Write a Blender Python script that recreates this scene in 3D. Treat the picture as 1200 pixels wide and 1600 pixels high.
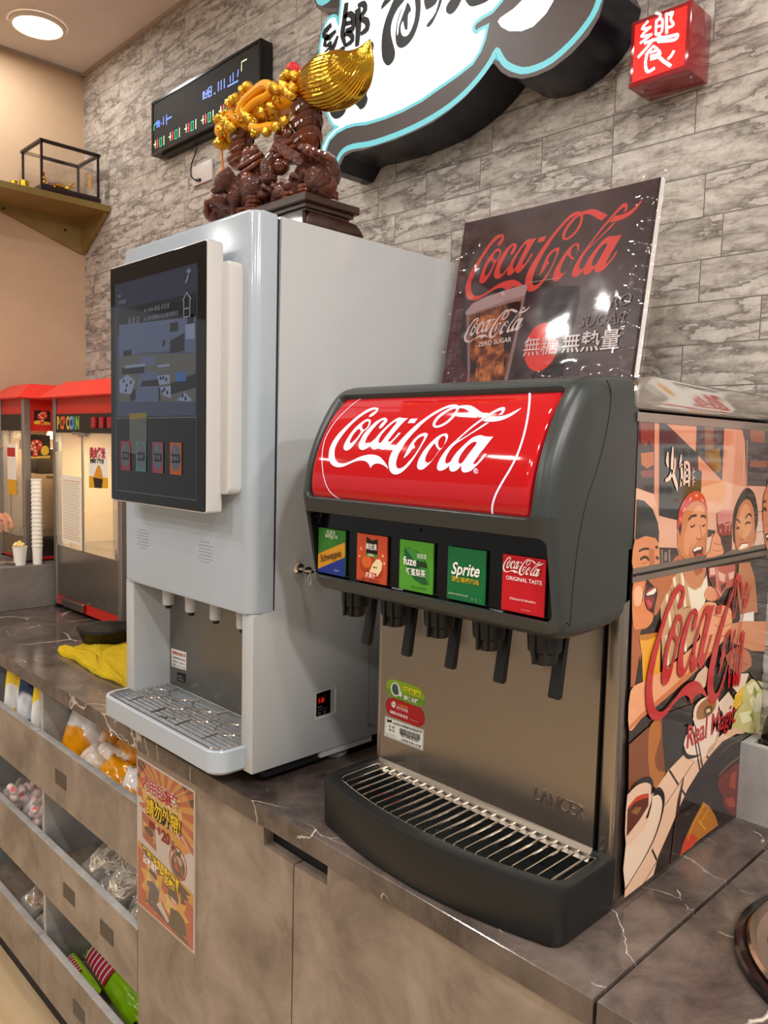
import bpy, bmesh, math, random
from mathutils import Vector, Matrix
from mathutils.geometry import tessellate_polygon
PI = math.pi
U = 0.857            # metres per drawing unit: all positions below are given in drawing units
sc = bpy.context.scene
COL = sc.collection
for o in list(bpy.data.objects): bpy.data.objects.remove(o)
# ---------------------------------------------------------------- camera
cd = bpy.data.cameras.new('camera'); cam = bpy.data.objects.new('camera', cd); COL.objects.link(cam)
R3 = [[0.698025, -0.078015, 0.711811], [0.715675, 0.042856, -0.697117], [0.02388, 0.996031, 0.085748]]
cam.matrix_world = Matrix.Translation((0, 0, 1.695*U)) @ Matrix(R3).to_4x4()
cd.sensor_fit = 'VERTICAL'; cd.sensor_height = 36.0; cd.sensor_width = 27.0
cd.lens = 1238.416/1600*36.0; cd.clip_start = 0.02; cd.clip_end = 60
sc.camera = cam
# ---------------------------------------------------------------- colour management, world, lamps
sc.view_settings.view_transform = 'Standard'; sc.view_settings.look = 'None'
sc.view_settings.exposure = -0.32; sc.view_settings.gamma = 1.0; sc.view_settings.use_curve_mapping = False
def s2l(c): return c/12.92 if c <= .04045 else ((c+.055)/1.055)**2.4
def hx(h):
    h = h.lstrip('#'); return tuple(s2l(int(h[i:i+2], 16)/255) for i in (0, 2, 4)) + (1.0,)
W = bpy.data.worlds.new('room_light'); sc.world = W; W.use_nodes = True
wn = W.node_tree; bg = wn.nodes['Background']
tc = wn.nodes.new('ShaderNodeTexCoord'); sx = wn.nodes.new('ShaderNodeSeparateXYZ'); cr = wn.nodes.new('ShaderNodeValToRGB')
wn.links.new(tc.outputs['Generated'], sx.inputs[0])
mpz = wn.nodes.new('ShaderNodeMapRange'); mpz.inputs['From Min'].default_value = -1; mpz.inputs['From Max'].default_value = 1
wn.links.new(sx.outputs['Z'], mpz.inputs['Value']); wn.links.new(mpz.outputs[0], cr.inputs[0]); wn.links.new(cr.outputs[0], bg.inputs[0])
cr.color_ramp.elements[0].color = hx('a09a92'); cr.color_ramp.elements[0].position = .30
cr.color_ramp.elements[1].color = hx('d8d4d0'); cr.color_ramp.elements[1].position = .62
e = cr.color_ramp.elements.new(.48); e.color = hx('b4b3b0')
bg.inputs['Strength'].default_value = 1.02
def area_lamp(name, loc, size, power, color=(1, .95, .88), rot=(0, 0, 0), shape='DISK', spread=PI):
    l = bpy.data.lights.new(name, 'AREA'); l.shape = shape; l.size = size*U; l.energy = power; l.color = color; l.spread = spread
    o = bpy.data.objects.new(name, l); COL.objects.link(o); o.location = Vector(loc)*U; o.rotation_euler = rot
    return o
# shop ceiling downlights, plus unseen lamps added to brighten bins and side print
for i, (x, y, p) in enumerate([(-3.125, 1.10, 3.4), (-1.9, .55, 8), (-.55, .45, 8), (-2.9, -.55, 11), (.9, .3, 12), (-1.3, -1.3, 16), (.4, -1.4, 18), (-4.4, -1.6, 12), (1.9, .8, 46), (.75, .85, 7), (1.3, -.2, 44), (-2.3, -.9, 18), (-1.0, -2.4, 22)]):
    area_lamp('downlight_lamp', (x, y, 3.19), .17, p, (1, .965, .92))
# ---------------------------------------------------------------- materials
MT = {}
def mat(name, col, rough=.5, metal=0.0, spec=.5, col2=None, ns=(8, 4), ramp=(.35, .65), bump=0.0, bs=None, emit=0.0, ecol=None, coat=0.0, alpha=1.0, trans=0.0, ior=1.45, aniso=0.0, stretch=(1, 1, 1), rvar=0.0, thin=False):
    m = bpy.data.materials.new(name); m.use_nodes = True; nt = m.node_tree; b = nt.nodes['Principled BSDF']; N = nt.nodes.new; L = nt.links.new
    b.inputs['Base Color'].default_value = hx(col); b.inputs['Roughness'].default_value = rough; b.inputs['Metallic'].default_value = metal
    b.inputs['Specular IOR Level'].default_value = spec; b.inputs['Coat Weight'].default_value = coat; b.inputs['Coat Roughness'].default_value = .05
    b.inputs['Alpha'].default_value = alpha; b.inputs['Transmission Weight'].default_value = trans; b.inputs['IOR'].default_value = ior
    b.inputs['Anisotropic'].default_value = aniso
    if emit: b.inputs['Emission Color'].default_value = hx(ecol or col); b.inputs['Emission Strength'].default_value = emit
    t = N('ShaderNodeTexCoord'); mp = N('ShaderNodeMapping'); L(t.outputs['Object'], mp.inputs[0]); mp.inputs['Scale'].default_value = stretch
    n = N('ShaderNodeTexNoise'); L(mp.outputs[0], n.inputs['Vector']); n.inputs['Scale'].default_value = ns[0]; n.inputs['Detail'].default_value = ns[1]; n.inputs['Roughness'].default_value = .6
    if col2:
        r = N('ShaderNodeValToRGB'); L(n.outputs['Fac'], r.inputs[0]); r.color_ramp.elements[0].position = ramp[0]; r.color_ramp.elements[1].position = ramp[1]
        r.color_ramp.elements[0].color = hx(col); r.color_ramp.elements[1].color = hx(col2); L(r.outputs[0], b.inputs['Base Color'])
    if rvar:
        q = N('ShaderNodeMapRange'); L(n.outputs['Fac'], q.inputs[0]); q.inputs['To Min'].default_value = max(0, rough-rvar); q.inputs['To Max'].default_value = rough+rvar; L(q.outputs[0], b.inputs['Roughness'])
    if bump:
        n2 = N('ShaderNodeTexNoise'); L(mp.outputs[0], n2.inputs['Vector']); n2.inputs['Scale'].default_value = bs or ns[0]; n2.inputs['Detail'].default_value = 5
        bp_ = N('ShaderNodeBump'); bp_.inputs['Strength'].default_value = bump; bp_.inputs['Distance'].default_value = .01; L(n2.outputs['Fac'], bp_.inputs['Height']); L(bp_.outputs[0], b.inputs['Normal'])
    MT[name] = m; return m
def M_(n):
    if n in MT: return MT[n]
    # a plain printed ink colour, given as #rrggbb
    if n[0] == 'g': return mat(n, n[1:], .10, spec=.5, coat=.4)   # the same ink under a glossy film
    return mat(n, n, .45, spec=.4)
def paint(n, **k): return M_(n)
mat('white_plastic', '#a9b3bd', .16, spec=.5, coat=.3)
mat('white_side', '#b2b5b6', .2, spec=.5, coat=.3, bump=.03, bs=3)
mat('white_matte', '#c6c4c2', .45)
mat('dark_gap', '#15161a', .6)
mat('black_gloss', '#08090b', .04, spec=.6)
mat('black_plastic', '#131416', .4)
mat('black_matte', '#101012', .8)
mat('charcoal_plastic', '#313534', .34, spec=.5, bump=.04, bs=900)
mat('charcoal_tray', '#161818', .42, bump=.03, bs=900)
mat('black_plate', '#07070a', .12, spec=.5)
mat('red_acrylic', '#b20b15', .06, spec=.5, coat=.4, emit=.05, ecol='#ff1020')
mat('logo_white', '#dcd8ec', .12, spec=.5, coat=.5, emit=.28, ecol='#dfe0ff')
mat('steel', '#a9a29a', .26, 1.0, ns=(5, 3), rvar=.05, aniso=.4)
mat('steel_dull', '#8b8078', .33, 1.0, ns=(4, 3), rvar=.05)
mat('chrome', '#d9d6d2', .08, 1.0)
mat('aluminium', '#a9a4a0', .35, .9)
mat('chrome_lid', '#c4c2bf', .10, 1.0, bump=.10, bs=9, stretch=(1, .5, 1))
mat('rod', '#d8d2ca', .14, 1.0)
mat('red_paint', '#c8261f', .3, spec=.5)
mat('red_canopy', '#f03a30', .35, spec=.5)
mat('red_box', '#8e1f26', .12, spec=.6, coat=.5)
mat('shelf_gold', '#8a7440', .38, .35, col2='#9a8450', ns=(6, 3))
mat('wood_dark', '#2a1711', .28, coat=.3, col2='#3a2118', ns=(12, 4), stretch=(1, 6, 1))
mat('carved_wood', '#4a1f11', .25, coat=.35, col2='#6b2f1a', ns=(26, 5), bump=.5, bs=160)
mat('carved_smooth', '#56240f', .2, coat=.5, col2='#6d3219', ns=(18, 4))
mat('warty_wood', '#4b2010', .32, coat=.3, col2='#6a3219', ns=(60, 4), bump=1.0, bs=330)
mat('gold', '#e2b43a', .10, 1.0)
mat('gold_lump', '#e6b53c', .12, 1.0, bump=.5, bs=200)
mat('gold_rough', '#caa52c', .3, .9)
mat('yellow_enamel', '#f0a010', .22, coat=.5, spec=.5)
mat('ruby', '#d0141c', .15, spec=.6, bump=.4, bs=200)
mat('dark_frame', '#2c1a1d', .35, spec=.4)
mat('yellow_towel', '#ffd000', .95, col2='#ffe02a', ns=(60, 3), bump=1.0, bs=420)
mat('wood_floor', '#cdb592', .45, col2='#bda17a', ns=(3, 5), stretch=(1, 10, 1))
mat('paper_white', '#eeebe6', .6)
mat('cup_paper', '#efe9df', .6)
mat('skin', '#c98f70', .5, col2='#b97a5c', ns=(30, 3))
mat('cloth_dark', '#2b2d33', .9)
mat('glow_white', '#ffffff', .4, emit=1.15, ecol='#eafcff')
mat('glow_cyan', '#3f8a90', .4, emit=.66, ecol='#8ae9f2')
mat('glow_red', '#e8150c', .4, emit=.75, ecol='#ff1a0c')
mat('glow_letter', '#ffffff', .4, emit=.9, ecol='#f1efff')
mat('sign_black', '#0d0f1c', .25, spec=.5)
mat('sign_rim', '#5b5250', .5)
mat('sign_brown', '#3a3130', .4, col2='#4e423f', ns=(3, 3))
mat('lamp_disc', '#ffffff', .5, emit=9, ecol='#fff4e0')
mat('lamp_ring', '#e4d6c4', .5)
mat('warm_inside', '#e9d9b8', .5)
mat('bulb', '#fff2d0', .5, emit=9, ecol='#ffd89a')
mat('led_face', '#2b2a2a', .62, spec=.25)
mat('led_blue', '#6d8ef5', .4, emit=.9, ecol='#6f95ff')
mat('led_red', '#d0202c', .4, emit=.8, ecol='#e0202c')
mat('led_green', '#11c08c', .4, emit=.8, ecol='#12c890')
mat('led_pale', '#dfe9c0', .4, emit=.9, ecol='#e0f0c0')
mat('tassel', '#f08c1a', .6)
mat('plug_white', '#d8d0cb', .4)
mat('display_red', '#ff2010', .4, emit=1.0, ecol='#ff2418')
def film(name, tint, add, rough, bump=0, bs=14, haze=None, hz=0):
    m = bpy.data.materials.new(name); m.use_nodes = True; nt = m.node_tree; nt.nodes.remove(nt.nodes['Principled BSDF']); N = nt.nodes.new; L = nt.links.new; out = nt.nodes['Material Output']
    tr = N('ShaderNodeBsdfTransparent'); tr.inputs[0].default_value = hx(tint); gl = N('ShaderNodeBsdfGlossy'); gl.inputs['Roughness'].default_value = rough; gl.inputs[0].default_value = (1, 1, 1, 1)
    lw = N('ShaderNodeLayerWeight'); lw.inputs['Blend'].default_value = .5; pw = N('ShaderNodeMath'); pw.operation = 'POWER'; pw.inputs[1].default_value = 4.0; L(lw.outputs['Facing'], pw.inputs[0]); ma = N('ShaderNodeMath'); ma.operation = 'MULTIPLY_ADD'; ma.inputs[1].default_value = .9; ma.inputs[2].default_value = .045+add; L(pw.outputs[0], ma.inputs[0])
    mx = N('ShaderNodeMixShader'); L(ma.outputs[0], mx.inputs[0]); L(tr.outputs[0], mx.inputs[1]); L(gl.outputs[0], mx.inputs[2]); last = mx
    if haze:
        df = N('ShaderNodeBsdfDiffuse'); df.inputs[0].default_value = hx(haze); m2 = N('ShaderNodeMixShader'); m2.inputs[0].default_value = hz; L(mx.outputs[0], m2.inputs[1]); L(df.outputs[0], m2.inputs[2]); last = m2
    if bump:
        t = N('ShaderNodeTexCoord'); n = N('ShaderNodeTexNoise'); n.inputs['Scale'].default_value = bs; n.inputs['Detail'].default_value = 3; L(t.outputs['Object'], n.inputs['Vector'])
        b = N('ShaderNodeBump'); b.inputs['Strength'].default_value = bump; b.inputs['Distance'].default_value = .01; L(n.outputs['Fac'], b.inputs['Height']); L(b.outputs[0], gl.inputs['Normal'])
    L(last.outputs[0], out.inputs[0]); MT[name] = m
film('glass', '#ffffff', .0, .01); film('sleeve', '#f4f0f0', .0, .07, .30, 5); film('sleeve_flat', '#f6f4f4', .0, .08); film('hazy_glass', '#ffffff', .02, .05, haze='#f2e8d4', hz=.16); film('clear_bag', '#ffffff', .05, .10, .9, 26, '#f4efec', .14)
WR0, WR1 = .75, 1.45
def wall_material():
    m = bpy.data.materials.new('split_face_stone_wallpaper'); m.use_nodes = True; nt = m.node_tree; b = nt.nodes['Principled BSDF']; N = nt.nodes.new; L = nt.links.new
    t = N('ShaderNodeTexCoord'); sp = N('ShaderNodeSeparateXYZ'); L(t.outputs['Object'], sp.inputs[0]); cb = N('ShaderNodeCombineXYZ'); L(sp.outputs['X'], cb.inputs['X']); L(sp.outputs['Z'], cb.inputs['Y'])
    def brick(w, h, off, freq, mort, seed):
        k = N('ShaderNodeTexBrick'); mp = N('ShaderNodeMapping'); mp.inputs['Location'].default_value = (seed, seed*.37, 0); L(cb.outputs[0], mp.inputs[0]); L(mp.outputs[0], k.inputs['Vector'])
        k.inputs['Scale'].default_value = 1; k.inputs['Brick Width'].default_value = w; k.inputs['Row Height'].default_value = h; k.inputs['Mortar Size'].default_value = mort; k.inputs['Mortar Smooth'].default_value = .3
        k.inputs['Bias'].default_value = 0; k.inputs['Color1'].default_value = (0, 0, 0, 1); k.inputs['Color2'].default_value = (1, 1, 1, 1); k.inputs['Mortar'].default_value = (.5, .5, .5, 1)
        k.offset = off; k.offset_frequency = 2; k.squash = .55; k.squash_frequency = 3; return k
    k1 = brick(.27, .068, .37, 2, .0010, 1.3)
    # per-stone random shift of the rock noise
    vm = N('ShaderNodeVectorMath'); vm.operation = 'MULTIPLY_ADD'; L(k1.outputs['Color'], vm.inputs[0]); vm.inputs[1].default_value = (3.1, 5.7, 2.3); L(cb.outputs[0], vm.inputs[2])
    mp = N('ShaderNodeMapping'); mp.inputs['Rotation'].default_value = (0, 0, -.30); mp.inputs['Scale'].default_value = (5, 15, 1); L(vm.outputs[0], mp.inputs[0])
    n1 = N('ShaderNodeTexNoise'); n1.inputs['Scale'].default_value = 1.7; n1.inputs['Detail'].default_value = 10; n1.inputs['Roughness'].default_value = .68; n1.inputs['Distortion'].default_value = .35; L(mp.outputs[0], n1.inputs['Vector'])
    n2 = N('ShaderNodeTexNoise'); n2.inputs['Scale'].default_value = 60; n2.inputs['Detail'].default_value = 6; n2.inputs['Roughness'].default_value = .7; L(vm.outputs[0], n2.inputs['Vector'])
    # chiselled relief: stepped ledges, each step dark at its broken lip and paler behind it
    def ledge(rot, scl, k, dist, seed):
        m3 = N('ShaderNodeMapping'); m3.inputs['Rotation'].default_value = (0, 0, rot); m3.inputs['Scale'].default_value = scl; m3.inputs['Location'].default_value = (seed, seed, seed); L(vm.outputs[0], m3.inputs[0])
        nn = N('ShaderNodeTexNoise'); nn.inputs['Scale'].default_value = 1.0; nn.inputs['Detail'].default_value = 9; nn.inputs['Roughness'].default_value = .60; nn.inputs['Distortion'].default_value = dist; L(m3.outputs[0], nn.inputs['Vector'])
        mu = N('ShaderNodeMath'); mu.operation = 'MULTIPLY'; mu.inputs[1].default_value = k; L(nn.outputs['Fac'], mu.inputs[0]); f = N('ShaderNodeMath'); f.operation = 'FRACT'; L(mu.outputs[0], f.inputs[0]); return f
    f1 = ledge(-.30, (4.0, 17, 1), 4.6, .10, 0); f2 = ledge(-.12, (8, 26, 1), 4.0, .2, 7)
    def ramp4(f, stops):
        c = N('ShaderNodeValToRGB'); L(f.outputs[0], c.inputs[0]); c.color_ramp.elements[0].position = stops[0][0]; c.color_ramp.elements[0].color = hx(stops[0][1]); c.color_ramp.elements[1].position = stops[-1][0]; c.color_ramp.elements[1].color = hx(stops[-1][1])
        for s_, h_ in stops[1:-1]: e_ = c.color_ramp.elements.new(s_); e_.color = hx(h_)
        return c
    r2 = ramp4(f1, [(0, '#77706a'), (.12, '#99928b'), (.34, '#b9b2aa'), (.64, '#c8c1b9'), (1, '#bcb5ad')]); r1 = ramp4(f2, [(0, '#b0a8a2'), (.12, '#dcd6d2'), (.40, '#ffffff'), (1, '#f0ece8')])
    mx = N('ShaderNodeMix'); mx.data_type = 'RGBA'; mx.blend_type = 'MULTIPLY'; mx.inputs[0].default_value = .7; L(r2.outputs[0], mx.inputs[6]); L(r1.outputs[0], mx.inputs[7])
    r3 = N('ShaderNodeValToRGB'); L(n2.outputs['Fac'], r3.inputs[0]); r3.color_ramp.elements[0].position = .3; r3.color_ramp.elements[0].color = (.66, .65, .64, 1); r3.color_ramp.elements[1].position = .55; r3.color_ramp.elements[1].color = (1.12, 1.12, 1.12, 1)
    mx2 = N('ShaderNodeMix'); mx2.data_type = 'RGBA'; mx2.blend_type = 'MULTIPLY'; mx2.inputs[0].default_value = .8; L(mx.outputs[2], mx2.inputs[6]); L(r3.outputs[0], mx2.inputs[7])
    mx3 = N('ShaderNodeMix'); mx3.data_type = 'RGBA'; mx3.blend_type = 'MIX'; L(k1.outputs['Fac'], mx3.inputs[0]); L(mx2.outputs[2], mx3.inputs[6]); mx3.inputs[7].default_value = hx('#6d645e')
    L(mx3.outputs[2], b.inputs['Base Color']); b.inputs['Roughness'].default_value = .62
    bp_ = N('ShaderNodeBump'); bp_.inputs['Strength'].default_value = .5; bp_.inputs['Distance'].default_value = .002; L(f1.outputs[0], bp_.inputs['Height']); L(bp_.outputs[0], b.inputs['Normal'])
    MT['wallpaper'] = m
wall_material()
def stone(name, base, mid, vein, rough, vs=2.2, vw=.012, ns=7, gloss=.5, bump=0):
    m = bpy.data.materials.new(name); m.use_nodes = True; nt = m.node_tree; b = nt.nodes['Principled BSDF']; N = nt.nodes.new; L = nt.links.new
    t = N('ShaderNodeTexCoord'); n = N('ShaderNodeTexNoise'); n.inputs['Scale'].default_value = ns; n.inputs['Detail'].default_value = 8; n.inputs['Roughness'].default_value = .68; n.inputs['Distortion'].default_value = .5; L(t.outputs['Object'], n.inputs['Vector'])
    r = N('ShaderNodeValToRGB'); L(n.outputs['Fac'], r.inputs[0]); r.color_ramp.elements[0].position = .34; r.color_ramp.elements[0].color = hx(base); r.color_ramp.elements[1].position = .68; r.color_ramp.elements[1].color = hx(mid)
    out = r.outputs[0]
    if vein:
        for sc_, w_, sh in ((vs, vw, 0), (vs*2.3, vw*.8, 4.2)):
            dn = N('ShaderNodeTexNoise'); dn.inputs['Scale'].default_value = 5; dn.inputs['Detail'].default_value = 5; L(t.outputs['Object'], dn.inputs['Vector'])
            va = N('ShaderNodeVectorMath'); va.operation = 'MULTIPLY_ADD'; L(dn.outputs['Color'], va.inputs[0]); va.inputs[1].default_value = (.16, .16, .16); L(t.outputs['Object'], va.inputs[2])
            mpv = N('ShaderNodeMapping'); L(va.outputs[0], mpv.inputs[0]); mpv.inputs['Location'].default_value = (sh, sh*.6, 0); mpv.inputs['Rotation'].default_value = (0, 0, .5); mpv.inputs['Scale'].default_value = (1, 2.1, 1)
            v = N('ShaderNodeTexVoronoi'); v.feature = 'DISTANCE_TO_EDGE'; v.inputs['Scale'].default_value = sc_; L(mpv.outputs[0], v.inputs['Vector'])
            q = N('ShaderNodeMapRange'); L(v.outputs[0], q.inputs[0]); q.inputs['From Min'].default_value = 0; q.inputs['From Max'].default_value = w_; q.inputs['To Min'].default_value = 1; q.inputs['To Max'].default_value = 0
            g = N('ShaderNodeTexNoise'); g.inputs['Scale'].default_value = 9 if sh else 3.0; g.inputs['Detail'].default_value = 2; L(mpv.outputs[0], g.inputs['Vector'])
            gm = N('ShaderNodeMapRange'); L(g.outputs[0], gm.inputs[0]); gm.inputs['From Min'].default_value = .46 if not sh else .55; gm.inputs['From Max'].default_value = .6; 
            mu = N('ShaderNodeMath'); mu.operation = 'MULTIPLY'; L(q.outputs[0], mu.inputs[0]); L(gm.outputs[0], mu.inputs[1])
            mx = N('ShaderNodeMix'); mx.data_type = 'RGBA'; L(mu.outputs[0], mx.inputs[0]); L(out, mx.inputs[6]); mx.inputs[7].default_value = hx(vein); out = mx.outputs[2]
    L(out, b.inputs['Base Color']); b.inputs['Roughness'].default_value = rough; b.inputs['Specular IOR Level'].default_value = gloss
    MT[name] = m
stone('counter_stone', '#3c3430', '#6e615a', '#d8ccbc', .15, 2.0, .007, 10)
stone('grey_laminate', '#6e6660', '#8d847d', None, .4, ns=7)
stone('grey_laminate_pale', '#93908d', '#b8b5b2', None, .4, ns=11)
stone('brown_laminate', '#6e6156', '#a09080', None, .42, ns=6)
stone('ceiling_panel', '#d2c8c4', '#e2d8d2', None, .6, ns=3)
mat('wall_beige', '#cdb092', .6, col2='#c5a88a', ns=(4, 3), bump=.08, bs=60)
# ---------------------------------------------------------------- mesh helpers
OFF = {}
def new(): return bmesh.new()
def finish(bm, smooth=35):
    bmesh.ops.recalc_face_normals(bm, faces=bm.faces)
def obj(name, bm, mats, parent=None, label=None, smooth=35, recalc=True, bevel=0):
    """link one mesh object; coordinates are drawing units in the room, stored relative to the parent's base"""
    if recalc: bmesh.ops.recalc_face_normals(bm, faces=bm.faces)
    off = OFF.get(parent.name, Vector()) if parent else Vector()
    for v in bm.verts: v.co = (v.co - off)*U
    me = bpy.data.meshes.new(name); bm.to_mesh(me); bm.free()
    o = bpy.data.objects.new(name, me); COL.objects.link(o)
    if not isinstance(mats, (list, tuple)): mats = [mats]
    for m in mats: me.materials.append(M_(m) if isinstance(m, str) else m)
    if smooth:
        for p in me.polygons: p.use_smooth = True
        me.set_sharp_from_angle(angle=math.radians(smooth))
    if parent: o.parent = parent
    OFF[o.name] = off
    if label: o['label'] = label
    return o
def thing(name, label, cat, loc=(0, 0, 0), group=None):
    o = bpy.data.objects.new(name, None); COL.objects.link(o); o.location = Vector(loc)*U; o.empty_display_size = .05
    o['label'] = label; o['category'] = cat
    if group: o['group'] = group
    OFF[o.name] = Vector(loc); return o
def tag(o, label, cat, group=None, kind=None):
    o['label'] = label; o['category'] = cat
    if group: o['group'] = group
    if kind: o['kind'] = kind
    return o
def rebase(o, loc):
    """move a single-mesh thing's origin to its base without moving its geometry"""
    d = Vector(loc)*U; o.data.transform(Matrix.Translation(-d)); o.location = d; OFF[o.name] = Vector(loc); return o
def struct(name, bm, m, parent=None, smooth=35):
    o = obj(name, bm, m, parent, smooth=smooth)
    if not parent: o['kind'] = 'structure'
    return o
def box(bm, x0, x1, y0, y1, z0, z1, bev=0, seg=2, mi=0):
    vs = [bm.verts.new(c) for c in ((x0, y0, z0), (x1, y0, z0), (x1, y1, z0), (x0, y1, z0), (x0, y0, z1), (x1, y0, z1), (x1, y1, z1), (x0, y1, z1))]
    fs = [bm.faces.new([vs[i] for i in f]) for f in ((0, 3, 2, 1), (4, 5, 6, 7), (0, 1, 5, 4), (1, 2, 6, 5), (2, 3, 7, 6), (3, 0, 4, 7))]
    for f in fs: f.material_index = mi
    if bev:
        es = {e for f in fs for e in f.edges}
        r = bmesh.ops.bevel(bm, geom=list(es), offset=bev, segments=seg, affect='EDGES', profile=.5)
        for f in r['faces']: f.material_index = mi
    return bm
def B(*a, **k): return box(new(), *a, **k)
def prism(bm, pts, ax, a, b, bev=0, seg=2, mi=0, endonly=False):
    """polygon pts in the plane across axis ax, extruded from a to b"""
    def P(p, t):
        c = [p[0], p[1]]; c.insert(ax, t); return c
    n = len(pts); lo = [bm.verts.new(P(p, a)) for p in pts]; hi = [bm.verts.new(P(p, b)) for p in pts]
    f0 = bm.faces.new(lo); f1 = bm.faces.new(hi); fs = [f0, f1]
    for i in range(n): fs.append(bm.faces.new((lo[i], lo[(i+1) % n], hi[(i+1) % n], hi[i])))
    for f in fs: f.material_index = mi
    if bev:
        es = set(f0.edges) | set(f1.edges)
        if not endonly: es |= {e for f in fs for e in f.edges}
        r = bmesh.ops.bevel(bm, geom=list(es), offset=bev, segments=seg, affect='EDGES', profile=.5)
        for f in r['faces']: f.material_index = mi
    return bm
def rrect(x0, x1, y0, y1, r, n=6):
    out = []
    for cx, cy, a in ((x1-r, y0+r, -PI/2), (x1-r, y1-r, 0), (x0+r, y1-r, PI/2), (x0+r, y0+r, PI)):
        for k in range(n+1): t = a+k*PI/2/n; out.append((cx+r*math.cos(t), cy+r*math.sin(t)))
    return out
def circ(cx, cy, r, n=24, ry=None): return [(cx+r*math.cos(2*PI*k/n), cy+(ry or r)*math.sin(2*PI*k/n)) for k in range(n)]
def spline(P, n=6, closed=False):
    P = [Vector(p) for p in P]; N = len(P); out = []
    for i in range(N if closed else N-1):
        p1 = P[i]; p2 = P[(i+1) % N]
        p0 = P[i-1] if (i > 0 or closed) else 2*p1-p2
        p3 = P[(i+2) % N] if (i+2 < N or closed) else 2*p2-p1
        for k in range(n):
            t = k/n; out.append(.5*((2*p1)+(-p0+p2)*t+(2*p0-5*p1+4*p2-p3)*t*t+(-p0+3*p1-3*p2+p3)*t**3))
    if not closed: out.append(P[-1])
    return out
def tube(bm, path, r, n=8, closed=False, caps=True, mi=0, flat=None):
    P = [Vector(p) for p in path]; N = len(P); rings = []
    up = None
    for i, p in enumerate(P):
        t = (P[(i+1) % N]-P[i-1]) if (closed or 0 < i < N-1) else (P[1]-P[0] if i == 0 else P[-1]-P[-2])
        if t.length < 1e-9: t = Vector((0, 0, 1))
        t.normalize()
        if up is None: up = t.orthogonal().normalized()
        up = (up-t*up.dot(t))
        up = up.normalized() if up.length > 1e-6 else t.orthogonal().normalized()
        w = t.cross(up); rr = r[i] if isinstance(r, (list, tuple)) else r
        rings.append([bm.verts.new(p+(up*math.cos(2*PI*k/n)+w*math.sin(2*PI*k/n)*(flat or 1))*rr) for k in range(n)])
    for i in range(N if closed else N-1):
        a, b = rings[i], rings[(i+1) % N]
        for k in range(n): bm.faces.new((a[k], a[(k+1) % n], b[(k+1) % n], b[k])).material_index = mi
    if caps and not closed:
        bm.faces.new(rings[0][::-1]).material_index = mi; bm.faces.new(rings[-1]).material_index = mi
    return bm
def lathe(bm, prof, c, n=24, mi=0, axis=None, cap=True):
    rings = []
    rot = Vector((0, 0, 1)).rotation_difference(Vector(axis)) if axis else None
    for r, z in prof:
        ring = []
        for k in range(n):
            v = Vector((r*math.cos(2*PI*k/n), r*math.sin(2*PI*k/n), z))
            if rot: v = rot @ v
            ring.append(bm.verts.new(v+Vector(c)))
        rings.append(ring)
    for i in range(len(rings)-1):
        for k in range(n): bm.faces.new((rings[i][k], rings[i][(k+1) % n], rings[i+1][(k+1) % n], rings[i+1][k])).material_index = mi
    if cap:
        bm.faces.new(rings[0][::-1]).material_index = mi; bm.faces.new(rings[-1]).material_index = mi
    return bm
def ball(bm, c, r, sub=2, scale=(1, 1, 1), rot=None, mi=0, noise=0, seed=0):
    res = bmesh.ops.create_icosphere(bm, subdivisions=sub, radius=1)
    rnd = random.Random(seed)
    R = rot.to_matrix() if rot else None
    for v in res['verts']:
        k = 1+(rnd.random()-.5)*noise
        p = Vector((v.co.x*scale[0], v.co.y*scale[1], v.co.z*scale[2]))*r*k
        if R: p = R @ p
        v.co = p+Vector(c)
        for f in v.link_faces: f.material_index = mi
    return bm
def offset(pts, d):
    n = len(pts); out = []
    P = [Vector((p[0], p[1])) for p in pts]
    A = sum(P[i].x*P[(i+1) % n].y-P[(i+1) % n].x*P[i].y for i in range(n)); s = 1 if A > 0 else -1
    for i in range(n):
        a = (P[i]-P[i-1]); b = (P[(i+1) % n]-P[i])
        if a.length < 1e-9: a = b
        if b.length < 1e-9: b = a
        a = a.normalized(); b = b.normalized()
        na = Vector((-a.y, a.x))*s; nb = Vector((-b.y, b.x))*s; m = na+nb
        m = m.normalized() if m.length > 1e-6 else na
        c = max(.5, m.dot(na)); q = P[i]+m*(d/c); out.append((q.x, q.y))
    return out
def loops(bm, L, mi=0, capa=True, capb=True):
    R = [[bm.verts.new(v) for v in l] for l in L]; n = len(R[0])
    for i in range(len(R)-1):
        for k in range(n): bm.faces.new((R[i][k], R[i][(k+1) % n], R[i+1][(k+1) % n], R[i+1][k])).material_index = mi
    if capa: bm.faces.new(R[0][::-1]).material_index = mi
    if capb: bm.faces.new(R[-1]).material_index = mi
    return bm
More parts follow.
